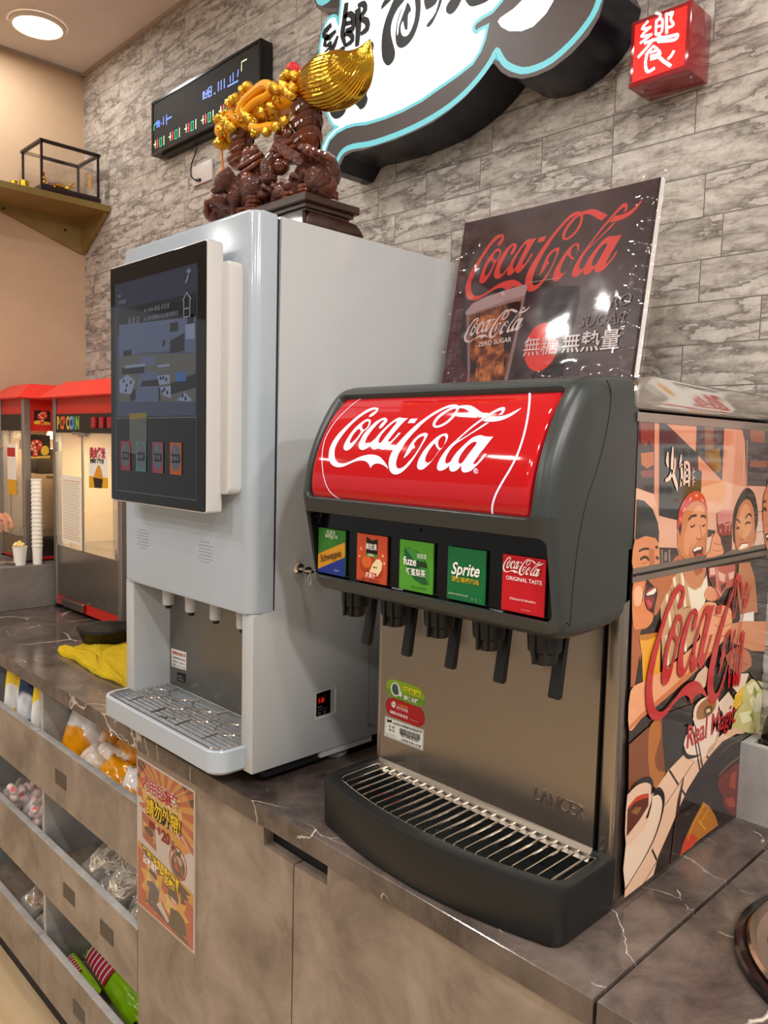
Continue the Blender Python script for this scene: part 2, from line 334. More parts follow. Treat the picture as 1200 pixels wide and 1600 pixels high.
# flat printed art: polygons stacked as thin ink layers on a surface given by map(u, v, h) -> room point
def plane_map(axis, val, sgn):
    def f(u, v, h):
        c = [u, v]; c.insert(axis, val+sgn*h); return Vector(c)
    return f
def fill(bm, polys, fmap, h, mi=0, cuts=None):
    """first loop is the outline, the others are holes"""
    L = [[Vector((p[0], p[1], 0)) for p in l] for l in polys]
    tris = tessellate_polygon(L); flat = [p for l in L for p in l]
    t = new(); vs = [t.verts.new(p) for p in flat]
    for a, b, c in tris:
        try: t.faces.new((vs[a], vs[b], vs[c]))
        except ValueError: pass
    if cuts:
        for cu in cuts:
            bmesh.ops.bisect_plane(t, geom=list(t.verts)+list(t.edges)+list(t.faces), plane_co=(0, cu, 0), plane_no=(0, 1, 0))
    t.faces.ensure_lookup_table(); mp = {}
    for f in t.faces:
        nv = []
        for v in f.verts:
            if v not in mp: mp[v] = bm.verts.new(fmap(v.co.x, v.co.y, h))
            nv.append(mp[v])
        try: bm.faces.new(nv).material_index = mi
        except ValueError: pass
    t.free()
LAY = .00004
def art(name, layers, fmap, parent, h0=.0004, label=None, cuts=None, step=LAY):
    bm = new(); mats = []; h = h0
    for L in layers:
        m, polys = L[0], L[1]; smooth = len(L) > 2 and L[2]
        if m not in mats: mats.append(m)
        for p in polys:
            if isinstance(p[0][0], (tuple, Vector)) or (isinstance(p[0], list)): lp = p
            else: lp = [p]
            if smooth: lp = [[tuple(q) for q in spline(l, smooth, True)] for l in lp]
            fill(bm, lp, fmap, h, mats.index(m), cuts)
        h += step
    o = obj(name, bm, mats, parent, label, smooth=0, recalc=False); return o
def stroke(pts, w, n=0):
    """ribbon outline around an open line; w is a width or one width per point"""
    P = [Vector(p) for p in (spline(pts, n) if n else pts)]
    P = [Vector((p.x, p.y)) for p in P]; N = len(P); l = []; r = []
    for i in range(N):
        t = P[min(i+1, N-1)]-P[max(i-1, 0)]; t = t.normalized() if t.length > 0 else Vector((1, 0)); q = Vector((-t.y, t.x))
        if isinstance(w, (list, tuple)): k = i/(N-1)*(len(w)-1); a = int(min(k, len(w)-2)); ww = w[a]+(w[a+1]-w[a])*(k-a)
        else: ww = w
        l.append(tuple(P[i]+q*ww/2)); r.append(tuple(P[i]-q*ww/2))
    return l+r[::-1]
def outline(l, w):
    return [stroke([a, b], w) for a, b in zip(l, l[1:])]
def text(s, size, at, align='LEFT', bold=0.0, shear=0.0, sx=1.0, rot=0.0, mirror=False):
    """lettering as triangles in the u, v plane"""
    c = bpy.data.curves.new('lettering', 'FONT'); c.body = s; c.size = 1; c.offset = bold; c.shear = shear; c.resolution_u = 3
    o = bpy.data.objects.new('lettering', c); COL.objects.link(o); dg = bpy.context.evaluated_depsgraph_get(); dg.update()
    me = bpy.data.meshes.new_from_object(o.evaluated_get(dg)); vs = [v.co.copy() for v in me.vertices]; fs = [list(p.vertices) for p in me.polygons]
    bpy.data.objects.remove(o); bpy.data.curves.remove(c); bpy.data.meshes.remove(me)
    if not vs: return ([], [])
    x0 = min(v.x for v in vs); x1 = max(v.x for v in vs); ox = {'LEFT': x0, 'CENTER': (x0+x1)/2, 'RIGHT': x1}[align]
    ca, sa = math.cos(rot), math.sin(rot); out = []
    for v in vs:
        x = (v.x-ox)*size*sx*(-1 if mirror else 1); y = v.y*size; out.append((at[0]+x*ca-y*sa, at[1]+x*sa+y*ca))
    return (out, fs)
def along(s, P, h, **k):
    """lettering stretched between two baseline points"""
    (ax, ay), (bx_, by) = P; w = math.hypot(bx_-ax, by-ay); vs, fs = text(s, h, (0, 0), **k); m = max(v[0] for v in vs); c, d = (bx_-ax)/w, (by-ay)/w
    return ([(ax+v[0]/m*w*c-v[1]*d, ay+v[0]/m*w*d+v[1]*c) for v in vs], fs)
def letters(name, items, fmap, parent, h0=.0024, label=None, depth=0):
    """items: (material, lettering); one mesh"""
    bm = new(); mats = []
    for k, (m, (vs, fs)) in enumerate(items):
        if m not in mats: mats.append(m)
        V = [bm.verts.new(fmap(x, y, h0)) for x, y in vs]
        for f in fs:
            if len(set(f)) > 2:
                try: bm.faces.new([V[i] for i in f]).material_index = mats.index(m)
                except ValueError: pass
    return obj(name, bm, mats, parent, label, smooth=0, recalc=False)
# ================================================================ the room
CZ = 1.045; YW = 1.5; XW = -3.403; ZC = 3.212
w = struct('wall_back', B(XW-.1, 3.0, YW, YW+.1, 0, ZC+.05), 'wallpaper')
w = struct('wall_left', B(XW-.1, XW, .45, YW, 0, ZC+.05), 'wall_beige')
struct('floor', B(-9, 3.2, -6, YW+.1, -.06, 0), 'wood_floor')
bm = B(-9, 3.2, -6, YW+.1, ZC, ZC+.08)
struct('ceiling', bm, 'ceiling_panel')
bm = new()
for y in (1.02, .42): box(bm, XW, 2.5, y-.004, y+.004, ZC-.003, ZC)
for x in (-2.55, -1.35): box(bm, x-.004, x+.004, -1, YW, ZC-.003, ZC)
box(bm, XW, 2.5, YW-.012, YW, ZC-.012, ZC); box(bm, XW, XW+.012, .45, YW, ZC-.012, ZC)
struct('trim_1', bm, mat('joint', '#a89a90', .6))
dl = thing('ceiling_downlight', 'round recessed downlight glowing white in the cream ceiling above the corner shelf', 'ceiling light', (-3.125, 1.206, ZC-.01))
obj('light_disc', lathe(new(), [(.082, -.012), (.082, -.006)], (-3.125, 1.206, ZC), 40), 'lamp_disc', dl)
obj('trim_ring', loops(new(), [[Vector((-3.125+r*math.cos(2*PI*k/40), 1.206+r*math.sin(2*PI*k/40), z)) for k in range(40)] for r, z in ((.084, ZC-.008), (.086, ZC-.014), (.096, ZC-.012), (.100, ZC-.001))], capa=False, capb=False), 'lamp_ring', dl)
# ---------------------------------------------------------------- counter
cl = obj('countertop', new().__class__() if False else prism(new(), [(XW, .808), (-.4515, .808), (-.4515, YW), (XW, YW)], 2, CZ-.037, CZ, .0012, 1), 'counter_stone')
tag(cl, 'long dark veined stone worktop running under both drink machines', 'countertop'); rebase(cl, (-1.9, .808, CZ-.037))
cr_ = thing('countertop', 'short dark veined worktop section right of the seam, holding the metal ring', 'countertop', (0.3, .808, CZ-.037))
obj('slab', prism(new(), [(-.4465, .808), (1.2, .808), (1.2, YW), (-.4465, YW)], 2, CZ-.037, CZ, .0012, 1), 'counter_stone', cr_)
# shelf unit with open bins
XA, XB, XM = -1.608, -2.8, -2.205
su = thing('bin_cabinet', 'stone-look cabinet of six open bins filled with packets, under the left worktop', 'cabinet', (-2.2, .818, 0))
obj('carcass', box(box(box(B(XB, XA, 1.17, 1.19, .10, 1.006), XA-.018, XA, .838, 1.17, .10, 1.006), XM-.009, XM+.009, .838, 1.17, .10, 1.006), XB, XB+.018, .838, 1.17, .10, 1.006), 'grey_laminate_pale', su)
obj('plinth', B(XB, XA, .865, .885, 0, .10), 'dark_gap', su)
for c0, c1 in ((XM, XA), (XB, XM)):
    for zt in (.872, .574, .275):
        fl = {(XM, .872): .104, (XB, .872): .089, (XM, .574): .080, (XB, .574): .080, (XM, .275): .128, (XB, .275): .066}[(c0, zt)]   # false floor of this bin
        d = obj('bin', box(B(c0+.0015, c1-.0015, .818, .838, zt-.155, zt, .001, 1), c0+.011, c1-.011, .838, 1.17, zt-.150, zt-fl), ['brown_laminate'], su)
        obj('back_board', B(c0+.012, c1-.012, 1.152, 1.169, zt-fl, zt-.02), 'grey_laminate_pale', d); obj('edge_band', B(c0+.0015, c1-.0015, .819, .8378, zt-.001, zt+.0006), 'grey_laminate_pale', d)
        if c0 == XM:
            px = {.872: -2.03, .574: -1.985, .275: -1.93}[zt]; obj('maker_plate', B(px-.035, px+.035, .8165, .818, zt-.10, zt-.06, .0004, 1), mat('plate_grey%d' % (zt*10), '#4a4238', .4), d)
            if zt == .574: obj('maker_plate', B(-1.80, -1.73, .8165, .818, zt-.10, zt-.06, .0004, 1), 'plate_grey5', d)
            
# doors
dc = thing('door_cabinet', 'brown stone-look door cabinet with a dark finger slot, right of the open bins', 'cabinet', (-1.0, .818, 0))
obj('carcass', B(XA+.001, -.30, .842, 1.3, .10, 1.006), 'dark_gap', dc)
obj('plinth', B(XA, -.1, .865, .885, 0, .10), 'dark_gap', dc)
def door(x0, x1, cut):
    z0, z1 = .105, 1.006
    pts = [(x0, z0), (x1, z0), (x1, z1), (x0, z1)]
    if cut == 'R': pts = [(x0, z0), (x1, z0), (x1, .966), (-1.126, .966), (-1.126, z1), (x0, z1)]
    if cut == 'L': pts = [(x0, z0), (x1, z0), (x1, z1), (-.948, z1), (-.948, .966), (x0, .966)]
    return prism(new(), pts, 1, .818, .840, .0008, 1)
obj('door', door(XA+.002, -1.040, 'R'), 'brown_laminate', dc)
obj('door', door(-1.0365, -.4515, 'L'), 'brown_laminate', dc)
obj('door', door(-.4475, .30, ''), 'brown_laminate', dc)
# ================================================================ white drink dispenser
WX0, WX1 = -1.665, -1.171
wm = thing('drink_dispenser', 'tall white drink dispenser with a large black touch screen', 'drink dispenser', (-1.418, 1.1, CZ))
prof = [(.822, 1.081), (1.40, 1.081), (1.40, 2.086), (1.392, 2.094), (.872, 2.094), (.872, 1.380), (.822, 1.380)]
bm = prism(new(), prof, 0, WX1-.036, WX1, .003, 2); prism(bm, prof, 0, WX0, WX0+.036, .003, 2)
box(bm, WX0+.02, WX1-.02, .88, 1.395, 1.385, 2.0935, 0); box(bm, WX0+.02, WX1-.02, .93, 1.395, 1.083, 1.39, 0)
body = obj('body', bm, 'white_side', wm)
obj('seam', B(WX0+.004, WX1-.002, .8655, .873, 1.383, 2.088), 'dark_gap', wm)
fr = obj('front_door', prism(new(), rrect(WX0, WX1, .817, .866+.02, .018, 6)[:7]+[(WX1, .866), (WX0, .866)]+rrect(WX0, WX1, .817, .9, .018, 6)[21:], 2, 1.379, 2.096, .005, 3, endonly=True), 'white_plastic', wm)
# speaker perforations
def dots(cx, cz):
    bm = new()
    for r in range(-4, 5):
        for c in range(-3, 4):
            x = cx+c*.0075+(r % 2)*.0037; z = cz+r*.0065
            if (x-cx)**2+(z-cz)**2 < .026**2: prism(bm, circ(x, z, .0011, 6), 1, .8166, .8172)
    return bm
obj('speaker_holes', dots(-1.575, 1.478), 'dark_gap', fr); obj('speaker_holes', dots(-1.325, 1.478), 'dark_gap', fr)
# recess back plate and nozzles
sp = obj('splash_plate', B(WX0+.036, WX1-.036, .912, .9155, 1.10, 1.386), mat('steel_recess', '#97948d', .3, 1.0, ns=(4, 2), rvar=.06), wm)
bm = new(); F = plane_map(1, .912, -1)
art('rating_label', [('#e9e4de', [[(-1.6223,1.2131),(-1.5549,1.2165),(-1.5558,1.1752),(-1.6210,1.1706)]])], F, sp, h0=.0005)
letters('label_print', [('#b8403a', along('台華食品有限公司', [(-1.6174,1.2016),(-1.5583,1.2047)], .0085, bold=.02)), ('#4a4844', along('冷飲機專業安裝維修', [(-1.6174,1.1915),(-1.5582,1.1943)], .0060)), ('#4a4844', along('型號A9 2020.12', [(-1.6174,1.1827),(-1.5582,1.1857)], .0060)), ('#55524e', along('電話 23117726', [(-1.6174,1.1739),(-1.5581,1.1771)], .0068))], F, sp, h0=.001)
art('warning_label', [('#101010', [[(-1.5957,1.1625),(-1.5592,1.1664),(-1.5591,1.1455),(-1.5956,1.1418)]])], F, sp, h0=.0005)
letters('warning_print', [('#b9b5ae', along('小心', [(-1.5909,1.1517),(-1.5708,1.1539)], .0062)), ('#b9b5ae', along('CAUTION', [(-1.5909,1.1461),(-1.5650,1.1484)], .0036))], F, sp, h0=.001)
for x in (-1.547, -1.452, -1.357, -1.262):
    nz = obj('nozzle', lathe(new(), [(.0115, 1.334), (.0125, 1.336), (.0135, 1.37), (.0135, 1.386)], (x, .862, 0), 20), mat('nozzle_clear', '#c9ccd0', .15, alpha=.8, coat=.5) if 'nozzle_clear' not in MT else 'nozzle_clear', wm)
    obj('nozzle_tip', lathe(new(), [(.006, 1.326), (.008, 1.334)], (x, .862, 0), 14), 'dark_gap', nz)
bm = B(WX0+.036, WX1-.036, .822, .913, 1.379, 1.386); obj('recess_ceiling', bm, 'dark_gap', wm)
# screen module
SX0, SX1, SZ0, SZ1, SY = -1.606, -1.232, 1.562, 2.044, .760
sm = obj('screen_housing', prism(new(), rrect(SX0, SX1, SZ0, SZ1, .006, 4), 1, SY+.002, SY+.034, .002, 2), 'white_matte', wm)
obj('screen_mount', prism(new(), rrect(SX0+.02, SX1+.028, SZ0+.035, SZ1-.035, .012, 4), 1, SY+.030, .818, .003, 2), 'white_matte', sm)
gl = obj('screen_glass', prism(new(), rrect(SX0+.003, SX1-.003, SZ0+.003, SZ1-.003, .004, 4), 1, SY, SY+.004, .0005, 1), 'black_gloss', sm)
F = plane_map(1, SY, -1)
MT['scr_grey'] = mat('scr_grey', '#1b1d22', .05, emit=.018, ecol='#98a4c8'); mat('scr_top', '#20242e', .05, emit=.045, ecol='#8fa2d8'); mat('scr_line', '#3a3e44', .05, emit=.05, ecol='#c8cdd8')
mat('scr_low', '#101114', .05, emit=.010, ecol='#a0a4a8'); mat('scr_txt', '#50565e', .2, emit=.16, ecol='#aab4c8'); mat('scr_photo', '#252b38', .05, emit=.065, ecol='#8ba0d8')
sx0, sx1, sz0, sz1 = -1.580, -1.262, 1.585, 2.008
R_ = lambda a, b, c, d: [(a, c), (b, c), (b, d), (a, d)]
art('display', [('scr_low', [R_(sx0, sx1, sz0, sz1)]), ('scr_grey', [R_(sx0+.002, sx1-.002, 1.735, sz1-.002)]), ('scr_top', [R_(sx0+.002, sx1-.002, 1.955, sz1-.002)]), ('scr_photo', [R_(sx0+.006, sx1-.006, 1.738, 1.905)]), ('scr_line', [R_(sx0, sx1, 1.7335, 1.7355), R_(sx0-.001, sx0+.001, sz0, sz1), R_(sx0, sx1, sz0-.001, sz0+.0005), R_(sx1-.001, sx1+.0005, sz0, 2.0), stroke([(-1.505+.048*math.cos(t*PI/16), 1.952+.048*math.sin(t*PI/16)) for t in range(16, 33)], .0012)])], F, gl, h0=.0003)
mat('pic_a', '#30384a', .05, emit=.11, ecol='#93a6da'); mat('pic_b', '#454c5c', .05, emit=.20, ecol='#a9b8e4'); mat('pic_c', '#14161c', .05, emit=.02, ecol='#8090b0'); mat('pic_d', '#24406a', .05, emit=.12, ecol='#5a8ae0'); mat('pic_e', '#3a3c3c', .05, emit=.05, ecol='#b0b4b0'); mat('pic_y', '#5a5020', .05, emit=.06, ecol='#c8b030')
Y_ = SY
art('dining_room_picture', [('pic_a', [[(-1.5624,1.9248),(-1.4741,1.9248),(-1.3560,1.9214),(-1.2668,1.9128),(-1.2664,1.8486),(-1.3559,1.8581),(-1.4744,1.8619),(-1.5630,1.8593)]]), ('pic_c', [[(-1.5621,1.9493),(-1.2670,1.9447),(-1.2668,1.9128),(-1.5624,1.9240)], [(-1.3574,1.9096),(-1.3280,1.9095),(-1.3279,1.8930),(-1.3574,1.8925)], [(-1.2959,1.9174),(-1.2737,1.9188),(-1.2735,1.8938),(-1.2958,1.8939)], [(-1.5450,1.8705),(-1.5100,1.8714),(-1.5101,1.8582),(-1.5451,1.8583)], [(-1.3862,1.8790),(-1.3755,1.8797),(-1.3755,1.8688),(-1.3862,1.8684)]]),
  ('pic_e', [[(-1.5630,1.8593),(-1.4744,1.8599),(-1.2664,1.8486),(-1.2658,1.7623),(-1.5640,1.7685)]]), ('pic_a', [[(-1.4746,1.8263),(-1.4057,1.8230),(-1.3979,1.7650),(-1.4961,1.7671)], [(-1.4744,1.8540),(-1.4096,1.8520),(-1.4096,1.8347),(-1.4745,1.8362)]]),
  ('pic_c', [[(-1.4647,1.8069),(-1.4018,1.8075),(-1.3979,1.7950),(-1.4747,1.7961)], [(-1.5525,1.8362),(-1.4579,1.8353),(-1.4563,1.8215),(-1.5526,1.8239)], [(-1.4018,1.7902),(-1.3940,1.7911),(-1.3924,1.7668),(-1.4002,1.7658)], [(-1.5193,1.7818),(-1.4933,1.7931),(-1.4935,1.7710),(-1.5133,1.7682)], [(-1.3574,1.8768),(-1.3049,1.8875),(-1.3048,1.8547),(-1.3574,1.8544)], [(-1.3558,1.7981),(-1.2661,1.8127),(-1.2659,1.7875),(-1.3557,1.7773)]]),
  ('pic_b', [[(-1.5635,1.8120),(-1.5260,1.8223),(-1.4950,1.8080),(-1.5132,1.7816),(-1.5620,1.7871)], [(-1.4049,1.8145),(-1.3588,1.8147),(-1.3573,1.7981),(-1.3979,1.7966)], [(-1.3940,1.7926),(-1.3543,1.7935),(-1.3542,1.7698),(-1.3924,1.7803)], [(-1.3319,1.7655),(-1.3045,1.7804),(-1.2790,1.7669),(-1.2831,1.7626)], [(-1.5391,1.8408),(-1.4538,1.8402),(-1.4530,1.8351),(-1.5382,1.8350)], [(-1.4033,1.8344),(-1.3596,1.8351),(-1.3596,1.8302),(-1.4033,1.8298)], [(-1.3015,1.9017),(-1.2701,1.9017),(-1.2699,1.8739),(-1.3013,1.8756)]]),
  ('pic_d', [[(-1.3372,1.8179),(-1.3004,1.8180),(-1.3003,1.8004),(-1.3350,1.8003)]]), ('pic_c', [circ(c_[0], c_[1], .004, 8) for c_ in [(-1.5438,1.8100),(-1.5306,1.8005),(-1.5130,1.8059),(-1.5351,1.7904),(-1.3924,1.8090),(-1.3824,1.8097),(-1.3709,1.8062),(-1.3785,1.7875),(-1.3671,1.7814),(-1.3862,1.7839),(-1.3116,1.7743),(-1.3008,1.7685)]]),
  ('pic_e', [[(-1.5196,1.7439),(-1.4476,1.7443),(-1.4479,1.6570),(-1.5202,1.6652)]]), ('pic_y', [[(-1.5196,1.7439),(-1.4476,1.7443),(-1.4476,1.7345),(-1.5197,1.7308)]])], F, gl, h0=.0006, step=.00002)  # dim pale sheet with a yellow header, below the dining room
letters('display_writing', [('scr_txt', text('★ 1000m飲品-任您選', .0105, (-1.455, 1.938))), ('scr_txt', text('★ 飲料機暨輸出本店專用服務台', .0092, (-1.455, 1.922))), ('scr_txt', text('半年店', .017, (-1.522, 1.920), rot=0)), ('scr_txt', text('飲料', .008, (-1.566, 1.978))), ('scr_txt', text('冷熱飲機', .009, (-1.566, 1.965)))], F, gl, h0=.0016)
for i, (x, c1, c2) in enumerate(((-1.536, '#6b2430', '紅茶'), (-1.470, '#3c5a5a', '烏梅'), (-1.402, '#6a2c3c', '可可'), (-1.334, '#8a4018', '柳橙'))):
    mm = mat('tile%d' % i, c1, .3, emit=.10, ecol=c1); mw = 'scr_card'
    if mw not in MT: mat(mw, '#3a424c', .3, emit=.07, ecol='#8a98b0')
    t = art('drink_icon', [(mm.name, [R_(x-.021, x+.021, 1.628, 1.688)]), (mw, [circ(x, 1.660, .018, 20, .026)]), ('black_gloss', [R_(x-.015, x+.015, 1.650, 1.666)])], F, gl, h0=.0016)
    letters('icon_writing', [('scr_txt', text(c2+'茶', .0095, (x, 1.6545), 'CENTER')), ('scr_txt', text('飲', .007, (x, 1.672), 'CENTER'))], F, t, h0=.0032)
# wrench and cup marks at the screen's top
art('menu_marks', [('scr_txt', [stroke([(-1.300, 1.975), (-1.292, 1.985), (-1.288, 2.0)], .005), stroke([(-1.296, 1.998), (-1.290, 1.990), (-1.282, 1.996)], .004), stroke([(-1.310, 1.945), (-1.296, 1.958), (-1.281, 1.945)], .004), stroke([(-1.306, 1.945), (-1.306, 1.915), (-1.285, 1.915), (-1.285, 1.945)], .004), stroke([(-1.303, 1.930), (-1.289, 1.930)], .003)])], F, gl, h0=.0016)
# side display window and service panel
bm = new(); S = plane_map(0, WX1, 1)
wd = obj('temperature_window', loops(new(), [[Vector((WX1+h, y, z)) for y, z in l] for l, h in (([(.968, 1.150), (1.026, 1.152), (1.026, 1.211), (.968, 1.207)], .0015), ([(.972, 1.155), (1.022, 1.157), (1.022, 1.206), (.972, 1.202)], .0015), ([(.974, 1.157), (1.020, 1.159), (1.020, 1.204), (.974, 1.200)], -.006))], capa=False), 'white_matte', wm)
art('readout', [('black_gloss', [[(.972, 1.158), (1.008, 1.158), (1.008, 1.206), (.972, 1.204)]]), ('#3c3c3e', [R_(.976, .984, 1.160, 1.166), R_(.990, .998, 1.160, 1.166), R_(.976, 1.0, 1.169, 1.1715)]), ('#3a0507', [R_(.974, .997, 1.182, 1.197)])], S, wd, h0=.0018)
letters('readout_digits', [('display_red', text('1.0', .012, (.978, 1.185), bold=.01)), ('#8c8a88', text('MODE', .004, (.975, 1.175)))], S, wd, h0=.0032)
bm = new(); P = [(1.34, 1.10), (1.124, 1.10), (1.114, 1.110), (1.114, 1.62)]
for a, b in zip(P, P[1:]): fill(bm, [stroke([a, b], .0016)], S, .0005)
fill(bm, [circ(1.120, 1.107, .003, 10)], S, .0008)
obj('service_panel_seam', bm, '#6f6e6c', wm, recalc=False, smooth=0)
# lock with key in it
lk = obj('lock', lathe(new(), [(.0115, -.002), (.012, .004), (.009, .009), (.004, .010)], (WX1, .922, 1.458), 20, axis=(1, 0, 0)), 'chrome', wm)
bm = tube(new(), [(WX1+.008, .922, 1.458), (WX1+.045, .922, 1.456)], .0032, 8); tube(bm, spline([(WX1+.036, .922, 1.452), (WX1+.033, .922, 1.440), (WX1+.037, .922, 1.430), (WX1+.041, .922, 1.440), (WX1+.038, .922, 1.452)], 4), .0010, 6)
prism(bm, circ(.922, 1.456, .010, 16, .008), 0, WX1+.030, WX1+.032); obj('key', bm, 'chrome', lk)
for x, y in ((-1.222, 1.067), (-1.61, 1.067), (-1.222, 1.33), (-1.61, 1.33)):
    f = obj('foot', lathe(new(), [(.026, CZ), (.029, CZ+.004), (.029, CZ+.016), (.014, CZ+.020), (.012, 1.083)], (x, y, 0), 28), 'white_matte', wm)
obj('base_plate', B(WX0+.03, WX1-.012, .86, 1.38, 1.062, 1.082), 'black_matte', wm)
obj('foot_bracket', B(WX1-.014, WX1-.004, .99, 1.13, 1.068, 1.083), 'white_matte', wm)
# drip tray
TX0, TX1, TY, TZ0, TZ1 = -1.659, -1.192, .757, 1.084, 1.130
out = [(TX1, .92)]+[(TX0, .92)]
def ur(x0, x1, y0, y1, r, n=7):
    o = [(x0, y1)]
    for k in range(n+1): t = PI+k*PI/2/n; o.append((x0+r+r*math.cos(t), y0+r+r*math.sin(t)))
    for k in range(n+1): t = 1.5*PI+k*PI/2/n; o.append((x1-r+r*math.cos(t), y0+r+r*math.sin(t)))
    o.append((x1, y1)); return o
A_ = ur(TX0, TX1, TY, .912, .036); I_ = ur(TX0+.008, TX1-.008, TY+.008, .906, .028)
def L3(l, z): return [Vector((x, y, z)) for x, y in l]
dt = obj('drip_tray', loops(new(), [L3(offset(A_, .006), TZ0), L3(A_, TZ0+.006), L3(A_, TZ1-.002), L3(offset(A_, .002), TZ1), L3(I_, TZ1), L3(I_, TZ1-.016)]), 'white_plastic', wm)
G_ = ur(TX0+.012, TX1-.012, TY+.012, .904, .026)
bm = tube(new(), L3(G_, TZ1-.001), .0018, 6, closed=True)
for k in range(11):
    y = TY+.026+k*.0118; tube(bm, [(TX0+.014, y, TZ1-.0005), (TX1-.014, y, TZ1-.0005)], .0014, 6)
gr = obj('grille', bm, 'rod', dt)
for x in (-1.568, -1.470, -1.372, -1.274):
    bm = tube(new(), [(x+.032*math.cos(2*PI*k/28), .843+.028*math.sin(2*PI*k/28), TZ1+.003) for k in range(28)], .0019, 6, closed=True)
    for s in (-1, 1): tube(bm, [(x+.002, .843+s*.028, TZ1+.003), (x+.002, .843+s*(.064 if s < 0 else .055), TZ1+.001)], .0022, 6)
    obj('cup_ring', bm, 'rod', gr)
bm = new()
for k in range(3): box(bm, -1.480+k*.014, -1.472+k*.014, .80+k*.006, .81+k*.006, TZ1-.0155, TZ1-.0150)
obj('drain_slots', bm, 'dark_gap', dt)
# ================================================================ cola dispenser
HX0, HX1 = -1.005, -.529
cm = thing('drink_dispenser', 'charcoal and stainless countertop soda fountain with a red cola sign and five valves', 'drink dispenser', (-.767, 1.2, CZ))
obj('body', B(HX0+.004, HX1-.002, .990, 1.494, CZ+.004, 1.742), 'steel_dull', cm)
MT['splash'] = mat('splash', '#aaa196', .27, 1.0, ns=(3, 2), rvar=.05, bump=.04, bs=1.6, aniso=.5)
SPX1 = -.557
spl = obj('splash_panel', prism(new(), [(.982, 1.50), (.982, 1.128), (.966, 1.112), (.964, 1.113), (.976, 1.13), (.976, 1.50)], 0, HX0+.012, SPX1, .0004, 1), 'splash', cm)
obj('corner_post', prism(new(), rrect(SPX1+.004, HX1, .978, 1.0, .006, 4), 2, CZ, 1.56, 0), 'steel', cm)
obj('corner_post', prism(new(), rrect(HX0, HX0+.010, .978, 1.0, .004, 4), 2, CZ, 1.56, 0), 'steel', cm)
for a_, z_, w_ in ((.994, (CZ+.002, 1.058), .0015), (.994, (1.5135, 1.5215), .0022), (.994, (1.5255, 1.5335), .0022), (.985, (1.733, 1.7455), .0025)): obj('side_frame', B(HX1-.002, HX1+w_, a_, 1.494, *z_), 'steel', cm)
obj('panel_gap', B(HX1-.002, HX1+.0012, .994, 1.494, 1.5213, 1.5257), 'dark_gap', cm)
lid = obj('lid', prism(new(), [(.975, 1.747), (.975, 1.775), (.985, 1.790), (1.02, 1.795), (1.46, 1.795), (1.488, 1.788), (1.496, 1.775), (1.496, 1.747)], 0, HX0, HX1+.003, .012, 4), 'chrome_lid', cm)
# head
HPROF = [(.985, 1.462), (.955, 1.455), (.905, 1.452), (.868, 1.452), (.842, 1.455), (.824, 1.462), (.816, 1.478), (.806, 1.524), (.793, 1.586), (.789, 1.604), (.788, 1.618), (.796, 1.662), (.811, 1.703), (.833, 1.743), (.852, 1.768), (.868, 1.780), (.895, 1.787), (.935, 1.790), (.99, 1.794)]
HD = [Vector(p).to_2d() for p in spline([(y, z, 0) for y, z in HPROF], 7)]
HS = [0]
for a, b in zip(HD, HD[1:]): HS.append(HS[-1]+(b-a).length)
def hp(s):
    s = max(0, min(HS[-1]-1e-6, s))
    for i in range(len(HS)-1):
        if HS[i+1] >= s: break
    k = (s-HS[i])/(HS[i+1]-HS[i]); p = HD[i].lerp(HD[i+1], k)
    a = HD[max(0, i-3)]; b = HD[min(len(HD)-1, i+4)]; t = (b-a).normalized(); return p, Vector((-t.y, t.x))   # outward normal
def s_at_z(z, lo=0): 
    return min(((abs(HD[i].y-z), HS[i]) for i in range(len(HD)) if HS[i] >= lo and i > 20))[1]
sb0, sb1, sr0, sr1 = s_at_z(1.480), s_at_z(1.588), s_at_z(1.607), s_at_z(1.773)
def step_axis(vals, n):
    out = set()
    vals = sorted(vals)
    for a, b in zip(vals, vals[1:]):
        k = max(1, int(math.ceil((b-a)/n)))
        for i in range(k): out.add(round(a+(b-a)*i/k, 6))
    out.add(vals[-1]); return sorted(out)
RX0, RX1 = -.981, -.553
def rs(d, r):
    return 0 if d >= r else (r-math.sqrt(max(0, r*r-(r-d)**2)))
def inset(x, s, x0, x1, s0, s1, dep, r, fw):
    # rounded rectangle signed distance (inside positive)
    cx, cs = (x0+x1)/2, (s0+s1)/2; qx = abs(x-cx)-(x1-x0)/2+r; qs = abs(s-cs)-(s1-s0)/2+r
    d = -(math.hypot(max(qx, 0), max(qs, 0))+min(max(qx, qs), 0)-r)
    t = max(0, min(1, d/fw)); return dep*t*t*(3-2*t)
ER = .024
xs = step_axis([HX0, HX0+.003, HX0+.008, HX0+.015, HX0+ER, RX0-.001, RX0+.006, RX1-.006, RX1+.001, HX1-ER, HX1-.015, HX1-.008, HX1-.003, HX1], .0022 if False else .006)
xs = sorted(set(xs) | {round(RX0+i*.0012, 5) for i in range(12)} | {round(RX1-i*.0012, 5) for i in range(12)} | {round(-1.0005+i*.001, 5) for i in range(8)} | {round(-.5375-i*.001, 5) for i in range(8)})
ss = sorted(set(step_axis([0, HS[-1]], .005)) | {round(v+i*.0012, 5) for v in (sb0, sr0) for i in range(8)} | {round(v-i*.0012, 5) for v in (sb1, sr1) for i in range(8)})
bm = new(); rows = []; TT = {}
for s in ss:
    p, n = hp(s); row = []
    for x in xs:
        pass
        h0 = -rs(min(x-HX0, HX1-x), ER)-inset(x, s, RX0, RX1, sr0, sr1, .014, .010, .006); t = inset(x, s, -1.0005, -.5375, sb0, sb1, 1, .012, .005)
        row.append(bm.verts.new((x, (p.x+n.x*h0)*(1-t)+.830*t, p.y+n.y*h0*(1-t))))
        TT[row[-1]] = t
    rows.append(row)
